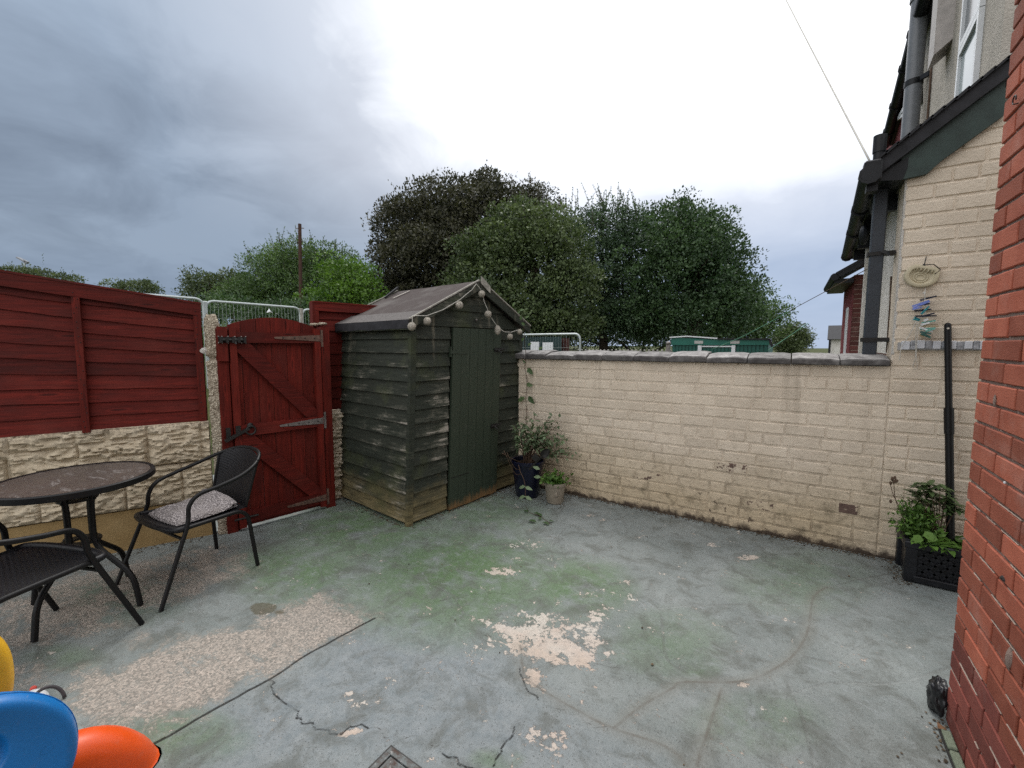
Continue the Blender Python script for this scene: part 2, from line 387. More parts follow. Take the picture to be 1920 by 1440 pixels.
def mat_felt():
    m, nt, out = newmat('brown_mineral_roof_felt'); p = pos(nt)
    n = noi(nt, p, 320.0, 2.0, 0.7); l = noi(nt, p, 3.5, 4.0)
    c = mix(nt, n, (0.046, 0.037, 0.035), (0.094, 0.077, 0.072))
    c = mix(nt, mth(nt, 'MULTIPLY', ramp(nt, l, 0.5, 0.7), 0.6), c, (0.15, 0.14, 0.13))
    finish(nt, out, c, 0.9, 0.15, 0.0, n, 0.5, 0.003); return m
M_felt = mat_felt()
def mat_coping():
    m, nt, out = newmat('weathered_coping_stone'); p = pos(nt); o = nd(nt, 'ShaderNodeNewGeometry').outputs['Normal']
    n = noi(nt, p, 14.0, 6.0, 0.7); nz = sep(nt, o)[2]; ny = sep(nt, o)[1]
    c = mix(nt, ramp(nt, n, 0.35, 0.68), (0.16, 0.15, 0.147), (0.42, 0.405, 0.39))
    c = mix(nt, orand(nt), tuple_mul(nt, c, 0.72), tuple_mul(nt, c, 1.12))
    c = mix(nt, mth(nt, 'MULTIPLY', ramp(nt, noi(nt, p, 40.0, 4.0, 0.7), 0.55, 0.75), 0.5), c, (0.09, 0.085, 0.085))
    front_dark = mth(nt, 'MULTIPLY', ramp(nt, ny, -0.4, -0.8), ramp(nt, n, 0.7, 0.4, 0.75, 1.0))  # faces turned to the yard are coloured darker than the tops
    c = mix(nt, mth(nt, 'MULTIPLY', front_dark, 0.85), c, (0.05, 0.046, 0.045))
    finish(nt, out, c, 0.85, 0.2, 0.0, n, 0.5, 0.008); return m
M_cope = mat_coping()
def mat_rockface(name, c0, c1, dirt=0.8):
    m, nt, out = newmat(name); p = pos(nt); x, y, z = sep(nt, p)
    n = noi(nt, p, 7.0, 6.0, 0.65); f = noi(nt, p, 60.0, 4.0, 0.7)
    c = mix(nt, ramp(nt, n, 0.3, 0.7), c0, c1)
    c = mix(nt, mth(nt, 'MULTIPLY', ramp(nt, f, 0.60, 0.74), 0.5), c, (0.14, 0.10, 0.06))
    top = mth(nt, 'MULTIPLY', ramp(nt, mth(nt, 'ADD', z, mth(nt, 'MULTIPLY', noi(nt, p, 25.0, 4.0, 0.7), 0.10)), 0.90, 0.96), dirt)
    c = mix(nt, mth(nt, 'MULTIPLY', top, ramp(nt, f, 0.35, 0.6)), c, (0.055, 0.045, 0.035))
    finish(nt, out, c, 0.9, 0.15, 0.0, f, 0.6, 0.006); return m
M_rock = mat_rockface('buff_rock_faced_concrete', (0.38, 0.31, 0.215), (0.57, 0.49, 0.37))
M_rocksm = mat_rockface('ochre_smooth_concrete', (0.25, 0.165, 0.07), (0.33, 0.23, 0.11))
def mat_pebble():
    m, nt, out = newmat('pebbly_concrete_post'); p = pos(nt)
    v = nd(nt, 'ShaderNodeTexVoronoi', {'Vector': p, 'Scale': 85.0})
    c = mix(nt, sep(nt, v.outputs['Color'])[0], (0.16, 0.12, 0.08), (0.66, 0.59, 0.47))
    c = mix(nt, ramp(nt, v.outputs['Distance'], 0.35, 0.7), c, (0.34, 0.29, 0.22))
    finish(nt, out, c, 0.9, 0.2, 0.0, v.outputs['Distance'], 0.9, 0.01); return m
M_peb = mat_pebble()
def mat_render(name, c0, c1, s=90.0):
    m, nt, out = newmat(name); p = pos(nt)
    n = noi(nt, p, s, 4.0, 0.7); l = noi(nt, p, 3.0, 4.0)
    c = mix(nt, ramp(nt, l, 0.3, 0.7), c0, c1)
    c = mix(nt, mth(nt, 'MULTIPLY', ramp(nt, n, 0.5, 0.75), 0.35), c, tuple(x * 0.5 for x in c0))
    finish(nt, out, c, 0.9, 0.15, 0.0, n, 0.9, 0.015); return m
M_render = mat_render('grey_beige_roughcast', (0.42, 0.39, 0.34), (0.52, 0.48, 0.42), 60.0)
M_white_r = mat_render('white_painted_render', (0.60, 0.57, 0.52), (0.72, 0.70, 0.66), 110.0)
M_maroon = mat_render('maroon_masonry_paint', (0.17, 0.045, 0.05), (0.22, 0.065, 0.07), 40.0)
M_black = plain('black_powder_coat', (0.006, 0.006, 0.0065), 0.45, 0.3, var=0.2, scale=40)
M_wick = plain('black_wicker', (0.007, 0.007, 0.009), 0.42, 0.32, var=0.3, scale=60)
M_iron = plain('black_ironwork', (0.014, 0.013, 0.012), 0.5, 0.4, var=0.4, scale=50)
M_zinc = plain('dull_zinc', (0.20, 0.18, 0.17), 0.5, 0.5, 0.6, var=0.35, scale=30)
M_rustz = plain('rusty_hinge', (0.14, 0.085, 0.065), 0.65, 0.4, 0.3, var=0.4, scale=30)
M_gutter = plain('black_gutter_plastic', (0.008, 0.009, 0.011), 0.45, 0.3, var=0.25)
M_pipe = plain('slate_grey_downpipe', (0.036, 0.043, 0.053), 0.45, 0.4, var=0.15)
M_soil = plain('grey_soil_pipe', (0.16, 0.17, 0.185), 0.35, 0.5, var=0.1)
M_barge = plain('dark_green_bargeboard_paint', (0.026, 0.044, 0.038), 0.5, 0.4, var=0.3, scale=9)
M_roofd = plain('black_roof_slate', (0.020, 0.020, 0.023), 0.7, 0.3, var=0.4, scale=14)
M_upvc = plain('white_window_plastic', (0.70, 0.72, 0.74), 0.35, 0.5, var=0.04)
M_galv = plain('galvanised_tube', (0.42, 0.46, 0.46), 0.45, 0.5, 0.4, var=0.12)
M_offw = plain('off_white_plastic', (0.62, 0.58, 0.50), 0.4, 0.5, var=0.06)
M_cordw = plain('pale_cord', (0.55, 0.53, 0.48), 0.8, 0.2, var=0.1)
M_navy = plain('navy_glaze', (0.006, 0.007, 0.022), 0.25, 0.5, var=0.4, scale=12)
M_taupe = plain('taupe_pot', (0.26, 0.225, 0.175), 0.6, 0.35, var=0.12)
M_soilm = plain('dark_compost', (0.03, 0.022, 0.016), 0.95, 0.1, var=0.6, scale=40, bstr=0.8)
M_stem = plain('brown_stem', (0.10, 0.065, 0.045), 0.8, 0.2, var=0.3)
M_bark = plain('grey_bark', (0.065, 0.05, 0.04), 0.9, 0.1, var=0.4, scale=12, bstr=0.6)
M_polew = plain('creosoted_pole', (0.055, 0.030, 0.022), 0.8, 0.2, var=0.3)
def mat_glass(name, col, rough=0.08):
    m, nt, out = newmat(name); p = oco(nt)
    c = mix(nt, noi(nt, p, 3.0, 3.0), tuple(x * 0.7 for x in col), tuple(x * 1.3 for x in col))
    finish(nt, out, c, rough, 0.6); return m
M_pane = mat_glass('window_glass_over_net_curtain', (0.24, 0.30, 0.31), 0.1)
M_paned = mat_glass('dark_window_glass', (0.04, 0.05, 0.055))
def mat_tabletop():
    m, nt, out = newmat('textured_smoked_glass'); p = oco(nt)
    rp = nd(nt, 'ShaderNodeTexVoronoi', {'Vector': stretch(nt, p, 1.0, 0.55, 1.0), 'Scale': 55.0, 'Randomness': 0.8}).outputs['Distance']
    sm = noi(nt, stretch(nt, p, 3, 8, 1), 2.2, 6.0, 0.7, 0.8)
    c = mix(nt, noi(nt, p, 6.0, 4.0), (0.045, 0.037, 0.033), (0.105, 0.087, 0.077))
    c = mix(nt, mth(nt, 'MULTIPLY', ramp(nt, sm, 0.57, 0.68), 0.40), c, (0.38, 0.35, 0.33))
    finish(nt, out, c, ramp(nt, sm, 0.4, 0.7, 0.16, 0.5), 0.45, 0.0, rp, 0.4, 0.004); return m
M_ttop = mat_tabletop()
def mat_fleece():
    m, nt, out = newmat('grey_white_fleece'); p = oco(nt)
    v = vor(nt, p, 95.0); n = noi(nt, p, 12.0, 4.0)
    c = mix(nt, ramp(nt, v, 0.15, 0.6), (0.60, 0.55, 0.54), (0.20, 0.18, 0.18))
    c = mix(nt, ramp(nt, n, 0.5, 0.7), c, (0.30, 0.27, 0.26))
    finish(nt, out, c, 0.95, 0.1, 0.0, mth(nt, 'SUBTRACT', 1.0, v), 0.9, 0.012); return m
M_fleece = mat_fleece()
def mat_plastic(name, col):
    m, nt, out = newmat(name); p = oco(nt)
    c = mix(nt, ramp(nt, noi(nt, p, 5.0, 4.0), 0.35, 0.7), tuple(x * 0.88 for x in col), col)
    scr = ramp(nt, noi(nt, stretch(nt, p, 8, 30, 120), 1.6, 5.0, 0.7, 1.5), 0.66, 0.72)
    c = mix(nt, mth(nt, 'MULTIPLY', scr, 0.28), c, (0.55, 0.53, 0.5))
    c = mix(nt, mth(nt, 'MULTIPLY', ramp(nt, noi(nt, p, 17.0, 6.0, 0.7), 0.56, 0.75), 0.22), c, (0.22, 0.19, 0.15))
    finish(nt, out, c, ramp(nt, noi(nt, p, 30.0, 4.0), 0.3, 0.7, 0.28, 0.42), 0.45, 0.0, noi(nt, p, 260.0, 2.0), 0.08, 0.002, **{'Subsurface Weight': 0.08, 'Subsurface Radius': (0.02, 0.02, 0.02)}); return m
M_blue = mat_plastic('blue_moulded_plastic', (0.012, 0.19, 0.55))
M_orange = mat_plastic('orange_moulded_plastic', (0.85, 0.10, 0.012))
M_yellow = mat_plastic('yellow_moulded_plastic', (0.86, 0.48, 0.03))
def mat_leaf(name, c0, c1, trans=0.25, rough=0.5, scale=6.0):
    m, nt, out = newmat(name)
    t = attr(nt, 'tint')
    c = mix(nt, t, c0, c1)
    b = nt.nodes.new('ShaderNodeBsdfPrincipled'); setin(b, {'Base Color': c, 'Roughness': rough, 'Specular IOR Level': 0.35})
    tr = nd(nt, 'ShaderNodeBsdfTranslucent', {'Color': mix(nt, 1.0, c, (1.15, 1.25, 0.6), 'MULTIPLY')})
    ms = nd(nt, 'ShaderNodeMixShader', {0: trans, 1: b.outputs[0], 2: tr.outputs[0]})
    nt.links.new(ms.outputs[0], out.inputs[0]); return m

# ================================================================== GROUND
def seg_dist(P, line):
    best = np.full(len(P), 9.0)
    for a, b in zip(line[:-1], line[1:]):
        a = np.array(a[:2]); b = np.array(b[:2]); ab = b - a
        t = np.clip(((P - a) @ ab) / (ab @ ab + 1e-12), 0, 1)
        best = np.minimum(best, np.linalg.norm(P - (a + t[:, None] * ab), axis=1))
    return best
def in_poly(P, poly):
    x, y = P[:, 0], P[:, 1]; ins = np.zeros(len(P), bool); n = len(poly)
    for i in range(n):
        x0, y0 = poly[i][:2]; x1, y1 = poly[i - 1][:2]
        ins ^= ((y0 > y) != (y1 > y)) & (x < (x1 - x0) * (y - y0) / (y1 - y0 + 1e-12) + x0)
    return ins
def sdf(P, poly):
    d = seg_dist(P, list(poly) + [poly[0]])
    return np.where(in_poly(P, poly), d, -d)
def gl_(pts): return [tuple(G(*p)) for p in pts]
def jag(line, amp=0.012, step=0.05):
    step *= 0.7
    out = [line[0]]
    for a, b in zip(line[:-1], line[1:]):
        L = math.dist(a[:2], b[:2]); k = max(1, int(L / step))
        for i in range(1, k + 1):
            t = i / k; j = amp if i < k else 0
            out.append((a[0] + (b[0] - a[0]) * t + random.uniform(-j, j), a[1] + (b[1] - a[1]) * t + random.uniform(-j, j)))
    return out

xs = np.concatenate([np.arange(-5.6, -4.3, 0.05), np.arange(-4.3, 0.95, 0.0075), np.arange(0.95, 1.6, 0.05)]); ys = np.concatenate([np.arange(-2.0, 0.3, 0.05), np.arange(0.3, 3.92, 0.0075), [3.96, 4.0]])
XX, YY = np.meshgrid(xs, ys); Pg = np.stack([XX.ravel(), YY.ravel()], 1)
joint = seg_dist(Pg, jag(gl_([(262, 1408), (505, 1272), (560, 1235), (640, 1190), (703, 1157)]) , 0.005, 0.06))
ext = [tuple(G(262, 1408)), tuple(G(262, 1408) + (G(262, 1408) - G(505, 1272)) * 1.5)]
joint = np.minimum(joint, seg_dist(Pg, ext))
fine = [[(700, 1158), (800, 1155), (880, 1180), (930, 1195), (955, 1220)], [(1010, 1310), (1060, 1330), (1140, 1370)], [(1320, 1145), (1370, 1180), (1400, 1200)], [(800, 1130), (905, 1110), (980, 1115)], [(745, 1355), (752, 1385), (790, 1380), (830, 1410)], [(690, 1363), (735, 1380)], [(1080, 1240), (1160, 1250), (1200, 1290)], [(1240, 1170), (1280, 1185), (1330, 1215)]]
fcr = np.full(len(Pg), 9.0)
for cl in fine: fcr = np.minimum(fcr, seg_dist(Pg, jag(gl_(cl), 0.016, 0.03)))
cracks = [[(505, 1272), (520, 1305), (548, 1325), (555, 1345), (600, 1365), (640, 1375), (665, 1360), (690, 1363)],
          [(830, 1410), (890, 1438), (905, 1450)],
          [(975, 1250), (980, 1270), (1010, 1310)],
          [(965, 1360), (940, 1400), (925, 1435)]]
crack = np.full(len(Pg), 9.0)
for cl in cracks: crack = np.minimum(crack, seg_dist(Pg, jag(gl_(cl), 0.014, 0.035)))
scars = [[(1150, 1365), (1200, 1325), (1260, 1290), (1280, 1278), (1380, 1278), (1440, 1260), (1490, 1225), (1515, 1180), (1525, 1120), (1550, 1100)],
         [(1353, 1290), (1330, 1360), (1305, 1440), (1290, 1500)],
         [(975, 1210), (980, 1250), (990, 1275), (1080, 1330), (1150, 1365), (1250, 1400), (1300, 1450)]]
faint = [[(1480, 1280), (1500, 1330), (1520, 1400), (1530, 1450)], [(1485, 1300), (1560, 1280), (1680, 1280), (1780, 1250)],
         [(1510, 1230), (1570, 1240), (1600, 1220), (1640, 1198)], [(1240, 1150), (1250, 1230), (1290, 1262)],
         [(1230, 1140), (1300, 1135), (1400, 1132), (1530, 1135)], [(1240, 1062), (1340, 1078), (1450, 1085)],
         [(1090, 1060), (1140, 1030), (1175, 1000), (1170, 975)], [(1260, 985), (1275, 1000), (1300, 1005)], [(870, 1150), (850, 1115)], [(600, 1060), (605, 1090)],
         [(1550, 1100), (1640, 1080), (1760, 1060)], [(700, 1040), (860, 1120)], [(1040, 1060), (1035, 1020), (1060, 990)]]
scar = np.full(len(Pg), 9.0); fnt = np.full(len(Pg), 9.0)
for cl in scars: scar = np.minimum(scar, seg_dist(Pg, jag([tuple(p) for p in bez(gl_(cl), 6)], 0.006, 0.05)))
for cl in faint: fnt = np.minimum(fnt, seg_dist(Pg, jag([tuple(p) for p in bez(gl_(cl), 6)], 0.006, 0.05)))
def soft(poly, w): return np.clip(sdf(Pg, gl_(poly)) / w + 0.5, 0, 1)
def blob(px, py, rx, ry):
    c = G(px, py); ax = G(px + rx, py) - c; ay = G(px, py - ry) - c
    M = np.array([[ax.x, ay.x], [ax.y, ay.y]]); q = (Pg - np.array([c.x, c.y])) @ np.linalg.inv(M).T
    return np.clip(1.0 - (q ** 2).sum(1), 0, 1)
def mx(*a): return np.maximum.reduce(a)
jl = [(703, 1157), (640, 1190), (560, 1235), (505, 1272), (262, 1408)]
agg = mx(soft([(703, 1157), (600, 1112), (540, 1125), (470, 1165), (400, 1185), (310, 1215), (230, 1240), (150, 1260), (110, 1300), (140, 1350), (255, 1395), (505, 1272)], 0.22),
         0.75 * soft([(-40, 1240), (60, 1225), (230, 1185), (330, 1150), (470, 1070), (480, 1035), (390, 1015), (200, 1060), (-60, 1120)], 0.30),
         0.55 * blob(60, 1270, 90, 60), 0.5 * blob(300, 1200, 140, 40))
agg *= 1 - 0.8 * blob(330, 1155, 150, 22)
flk = mx(0.95 * soft([(860, 1150), (940, 1160), (1080, 1165), (1130, 1205), (1125, 1255), (1060, 1235), (1000, 1250), (940, 1225), (930, 1195)], 0.16),
         0.8 * blob(1000, 1165, 90, 30), 0.85 * blob(1110, 1190, 60, 60), 0.7 * blob(900, 1220, 60, 40), 0.9 * blob(940, 1070, 48, 14), 0.9 * blob(1172, 1090, 24, 13), 0.85 * blob(1328, 1020, 20, 8),
         0.8 * blob(1405, 1043, 38, 9), 0.7 * blob(1108, 967, 14, 6), 0.75 * blob(1130, 974, 14, 5), 0.95 * blob(660, 1370, 32, 10), 0.75 * blob(1000, 1385, 70, 40), 0.75 * blob(830, 1425, 60, 22),
         0.7 * blob(1030, 1045, 26, 8), 0.6 * blob(1390, 1282, 26, 7), 0.6 * blob(1040, 1385, 60, 45), 0.66 * blob(985, 1020, 60, 14), 0.5 * blob(1150, 1130, 120, 60), 0.45 * blob(700, 1300, 120, 60), 0.5 * blob(310, 1395, 30, 8), 0.6 * blob(1000, 1130, 30, 10))
solid = mx(soft([(948, 1203), (975, 1198), (1000, 1210), (1040, 1222), (1065, 1236), (1092, 1226), (1118, 1262), (1080, 1247), (1040, 1246), (1015, 1236), (985, 1230), (955, 1222)], 0.05), soft([(985, 1250), (1010, 1250), (1022, 1268), (1002, 1286), (982, 1274)], 0.05), soft([(632, 1378), (650, 1364), (684, 1362), (690, 1370), (664, 1380)], 0.03), 0.8 * soft([(1390, 1284), (1412, 1276), (1410, 1284)], 0.03))
alg = mx(1.0 * blob(850, 1065, 250, 95), 0.9 * blob(1080, 1095, 130, 60), 0.9 * blob(560, 1065, 160, 60), 0.95 * blob(680, 990, 190, 60), 0.65 * blob(330, 1375, 160, 60), 0.6 * blob(1310, 1255, 50, 20), 0.5 * blob(1250, 1200, 140, 70),
         0.5 * blob(1500, 1080, 160, 60), 0.7 * blob(900, 960, 150, 45), 0.5 * blob(220, 1120, 150, 50), 0.45 * blob(1420, 1350, 150, 60), 0.5 * blob(120, 1230, 90, 30), 0.6 * blob(930, 1420, 60, 25))
bluez = mx(0.8 * soft([(700, 1160), (800, 1160), (940, 1200), (990, 1280), (1120, 1370), (1250, 1460), (400, 1460), (270, 1410), (505, 1272)], 0.35))
wet = mx(blob(495, 1140, 36, 15), 0.6 * blob(520, 1146, 20, 8))

nx, ny = len(xs), len(ys)
me = bpy.data.meshes.new('yard_paving')
V = np.stack([XX.ravel(), YY.ravel(), np.zeros(nx * ny)], 1).astype(np.float32)
hump = 0.003 * np.clip(1 - scar / 0.02, 0, 1)
V[:, 2] = hump - 0.005 * np.clip(1 - np.minimum(crack, joint) / 0.008, 0, 1) + np.array([0.004 * mnoise.noise((x * 1.3, y * 1.3, 0)) for x, y in Pg]) - 0.004
idx = np.arange(nx * ny).reshape(ny, nx)
Fq = np.stack([idx[:-1, :-1].ravel(), idx[:-1, 1:].ravel(), idx[1:, 1:].ravel(), idx[1:, :-1].ravel()], 1)
def np_mesh(me, V, Fq):
    me.vertices.add(len(V)); me.vertices.foreach_set('co', V.astype(np.float32).ravel())
    k = Fq.shape[1]
    me.loops.add(Fq.size); me.loops.foreach_set('vertex_index', Fq.ravel().astype(np.int32))
    me.polygons.add(len(Fq)); me.polygons.foreach_set('loop_start', np.arange(0, Fq.size, k, dtype=np.int32))
    me.polygons.foreach_set('loop_total', np.full(len(Fq), k, np.int32))
    me.update(calc_edges=True)
np_mesh(me, V, Fq)
me.polygons.foreach_set('use_smooth', np.ones(len(Fq), bool))
for nm, arr in (('joint', joint), ('crack', crack), ('scar', scar), ('fnt', fnt), ('fcr', fcr), ('agg', agg), ('flk', flk), ('solid', solid), ('alg', alg), ('bluez', bluez), ('wet', wet)):
    a = me.attributes.new(nm, 'FLOAT', 'POINT'); a.data.foreach_set('value', arr.astype(np.float32))

m, nt, out = newmat('painted_yard_concrete'); p = pos(nt)
nA = noi(nt, p, 2.2, 5.0, 0.6); nB = noi(nt, p, 14.0, 6.0, 0.65); nC = noi(nt, p, 75.0, 4.0, 0.7); nD = noi(nt, p, 190.0, 3.0, 0.7)
c = mix(nt, ramp(nt, nA, 0.32, 0.68), (0.160, 0.184, 0.178), (0.255, 0.280, 0.272))
c = mix(nt, mth(nt, 'MULTIPLY', attr(nt, 'bluez'), 0.85), c, mix(nt, ramp(nt, nB, 0.3, 0.7), (0.150, 0.180, 0.200), (0.295, 0.325, 0.350)))
c = mix(nt, ramp(nt, nB, 0.35, 0.75, 0.0, 0.35), c, (0.235, 0.245, 0.235))
al = mth(nt, 'MULTIPLY', attr(nt, 'alg'), ramp(nt, mth(nt, 'ADD', mth(nt, 'MULTIPLY', noi(nt, p, 4.5, 5.0, 0.62), 0.75), mth(nt, 'MULTIPLY', nB, 0.25)), 0.33, 0.52))
c = mix(nt, mth(nt, 'MULTIPLY', al, 0.95), c, mix(nt, nB, (0.062, 0.128, 0.042), (0.118, 0.190, 0.080)))
c = mix(nt, mth(nt, 'MULTIPLY', ramp(nt, nC, 0.54, 0.70), 0.55), c, (0.075, 0.088, 0.086))
c = mix(nt, mth(nt, 'MULTIPLY', ramp(nt, noi(nt, p, 30.0, 5.0, 0.7), 0.52, 0.70), 0.35), c, (0.28, 0.30, 0.295))
c = mix(nt, mth(nt, 'MULTIPLY', ramp(nt, nD, 0.56, 0.72), 0.5), c, (0.36, 0.38, 0.37))
c = mix(nt, mth(nt, 'MULTIPLY', ramp(nt, noi(nt, p, 6.0, 6.0, 0.68, 0.6), 0.48, 0.64), 0.60), c, (0.100, 0.104, 0.090))
c = mix(nt, mth(nt, 'MULTIPLY', ramp(nt, noi(nt, stretch(nt, p, 1, 1.7, 1), 7.0, 6.0, 0.7, 1.2), 0.56, 0.70), 0.5), c, (0.30, 0.325, 0.33))
# pitted dark specks and the odd fleck of paint gone
dk = mth(nt, 'MULTIPLY', ramp(nt, vor(nt, p, 95.0), 0.24, 0.14), ramp(nt, mth(nt, 'ADD', nB, mth(nt, 'MULTIPLY', attr(nt, 'bluez'), 0.07)), 0.50, 0.60))
c = mix(nt, mth(nt, 'MULTIPLY', dk, 0.75), c, (0.04, 0.045, 0.045))
# exposed aggregate where the paint wore off
ag = ramp(nt, mth(nt, 'ADD', mth(nt, 'SUBTRACT', attr(nt, 'agg'), mth(nt, 'MULTIPLY', ramp(nt, noi(nt, stretch(nt, p, 1, 2.2, 1), 4.2, 6.0, 0.68, 0.8), 0.48, 0.62), 0.42)), mth(nt, 'MULTIPLY', mth(nt, 'SUBTRACT', mth(nt, 'ADD', mth(nt, 'MULTIPLY', noi(nt, p, 5.0, 5.0, 0.6), 0.6), mth(nt, 'MULTIPLY', nB, 0.4)), 0.5), 2.1)), 0.25, 0.75)
vb = nd(nt, 'ShaderNodeTexVoronoi', {'Vector': p, 'Scale': 125.0})
stone = mix(nt, sep(nt, vb.outputs['Color'])[0], (0.19, 0.175, 0.155), (0.52, 0.445, 0.38))
keep = ramp(nt, mth(nt, 'ADD', sep(nt, vb.outputs['Color'])[1], mth(nt, 'MULTIPLY', nC, 0.5)), 0.55, 0.60)
agm = mth(nt, 'MULTIPLY', ag, ramp(nt, mth(nt, 'ADD', mth(nt, 'MULTIPLY', keep, 0.55), ag), 0.85, 1.05))
c = mix(nt, mth(nt, 'MULTIPLY', ag, 0.45), c, (0.28, 0.25, 0.205))
c = mix(nt, mth(nt, 'MULTIPLY', agm, mth(nt, 'ADD', 0.45, mth(nt, 'MULTIPLY', noi(nt, p, 11.0, 6.0, 0.7), 0.75))), c, stone)
# flaking down to pale and pinkish concrete
fn_ = mth(nt, 'ADD', mth(nt, 'MULTIPLY', noi(nt, p, 8.0, 3.0, 0.6), 0.42), mth(nt, 'ADD', mth(nt, 'MULTIPLY', nC, 0.14), mth(nt, 'MULTIPLY', noi(nt, p, 34.0, 7.0, 0.72, 0.4), 0.48)))
fk = ramp(nt, mth(nt, 'ADD', mth(nt, 'MULTIPLY', attr(nt, 'flk'), 0.205), mth(nt, 'SUBTRACT', fn_, 0.665)), 0.0, 0.02)
fk = mth(nt, 'MAXIMUM', fk, ramp(nt, mth(nt, 'ADD', mth(nt, 'MULTIPLY', attr(nt, 'solid'), 0.17), mth(nt, 'SUBTRACT', fn_, 0.615)), 0.0, 0.02))
fk = mth(nt, 'MAXIMUM', fk, mth(nt, 'MULTIPLY', ramp(nt, fn_, 0.66, 0.675), 0.8))
fc = mix(nt, ramp(nt, nA, 0.4, 0.6), (0.60, 0.56, 0.50), (0.54, 0.44, 0.37))
fc = mix(nt, mth(nt, 'MULTIPLY', attr(nt, 'solid'), 0.7), fc, (0.52, 0.415, 0.335))
c = mix(nt, mth(nt, 'MULTIPLY', fk, mth(nt, 'ADD', 0.35, mth(nt, 'MULTIPLY', noi(nt, p, 42.0, 5.0, 0.7), 0.95))), c, fc)
# repaired crack lines, faint trowel lines, open cracks, the slab joint
wv = mth(nt, 'MULTIPLY', mth(nt, 'SUBTRACT', nC, 0.5), 0.012)
sc = ramp(nt, mth(nt, 'ADD', attr(nt, 'scar'), wv), 0.009, 0.002)
c = mix(nt, mth(nt, 'MULTIPLY', mth(nt, 'MULTIPLY', sc, ramp(nt, noi(nt, p, 9.0, 4.0, 0.65), 0.36, 0.60, 0.25, 1.0)), 0.8), c, (0.10, 0.09, 0.078))
sw = ramp(nt, mth(nt, 'ADD', attr(nt, 'scar'), mth(nt, 'MULTIPLY', wv, 2.0)), 0.05, 0.01)
c = mix(nt, mth(nt, 'MULTIPLY', sw, 0.3), c, (0.21, 0.20, 0.17))
ft = ramp(nt, mth(nt, 'ADD', attr(nt, 'fnt'), wv), 0.010, 0.002)
c = mix(nt, mth(nt, 'MULTIPLY', ft, 0.38), c, mix(nt, ramp(nt, nA, 0.45, 0.55), (0.12, 0.12, 0.11), (0.30, 0.32, 0.31)))
ck = ramp(nt, mth(nt, 'ADD', attr(nt, 'crack'), mth(nt, 'MULTIPLY', wv, 0.7)), 0.0046, 0.001)
jt = ramp(nt, mth(nt, 'ADD', attr(nt, 'joint'), mth(nt, 'MULTIPLY', wv, 0.4)), 0.0075, 0.003)
fcl = ramp(nt, mth(nt, 'ADD', attr(nt, 'fcr'), mth(nt, 'MULTIPLY', wv, 0.5)), 0.0036, 0.0005)
c = mix(nt, mth(nt, 'MULTIPLY', mth(nt, 'MULTIPLY', fcl, ramp(nt, nB, 0.42, 0.56, 0.15, 1.0)), 0.75), c, (0.04, 0.035, 0.03))
op = mth(nt, 'MAXIMUM', mth(nt, 'MULTIPLY', ck, ramp(nt, nB, 0.36, 0.5, 0.35, 1.0)), jt)
c = mix(nt, mth(nt, 'MULTIPLY', op, 0.93), c, (0.018, 0.016, 0.014))
c = mix(nt, mth(nt, 'MULTIPLY', ramp(nt, mth(nt, 'ADD', attr(nt, 'wet'), mth(nt, 'MULTIPLY', mth(nt, 'SUBTRACT', nB, 0.5), 1.2)), 0.35, 0.6), 0.7), c, (0.085, 0.07, 0.035))
hb = mth(nt, 'ADD', mth(nt, 'MULTIPLY', nD, 0.35), mth(nt, 'MULTIPLY', nC, 0.6))
hb = mth(nt, 'ADD', hb, mth(nt, 'ADD', mth(nt, 'MULTIPLY', fk, -0.35), mth(nt, 'MULTIPLY', mth(nt, 'MAXIMUM', op, mth(nt, 'MULTIPLY', ft, 0.3)), -1.0)))
hb = mth(nt, 'ADD', hb, mth(nt, 'MULTIPLY', mth(nt, 'MULTIPLY', agm, vb.outputs['Distance']), -0.6))
finish(nt, out, c, ramp(nt, nB, 0.3, 0.7, 0.62, 0.85), 0.3, 0.0, hb, 0.8, 0.008)
me.materials.append(m)
yard = bpy.data.objects.new('yard_paving', me); C.objects.link(yard); yard['kind'] = 'structure'

# terrain out to the horizon
m, nt, out = newmat('rough_grass_ground'); p = pos(nt)
finish(nt, out, mix(nt, ramp(nt, noi(nt, p, 1.5, 6.0, 0.7), 0.3, 0.7), (0.035, 0.05, 0.018), (0.09, 0.095, 0.04)), 0.95, 0.1, 0.0, noi(nt, p, 20.0, 4.0), 0.8, 0.05)
M_grassg = m
gb = MB()
def gz(x, y):
    k = min(1, max(0, (-x - 5.6) / 3.0)); k = k * k * (3 - 2 * k)
    return -0.03 + 1.25 * k + 0.15 * k * vn((x, y, 0), 0.3)
lx = [-300, -150, -80, -50, -35, -28, -22, -18, -15, -13, -12, -11, -10, -9.4, -8.8, -8.2, -7.6, -7, -6.4, -5.9, -5.6, 2, 10, 30, 80, 300]
ly = [-300, -100, -40, -15, -6, -3, -1, 1, 2, 3, 4, 5, 6, 8, 10, 13, 17, 22, 28, 36, 50, 80, 150, 300]
gb.add([(x, y, gz(x, y)) for y in ly for x in lx], [(j * len(lx) + i, j * len(lx) + i + 1, (j + 1) * len(lx) + i + 1, (j + 1) * len(lx) + i) for j in range(len(ly) - 1) for i in range(len(lx) - 1)])
gb.build('ground', M_grassg, kind='structure', smooth='all')

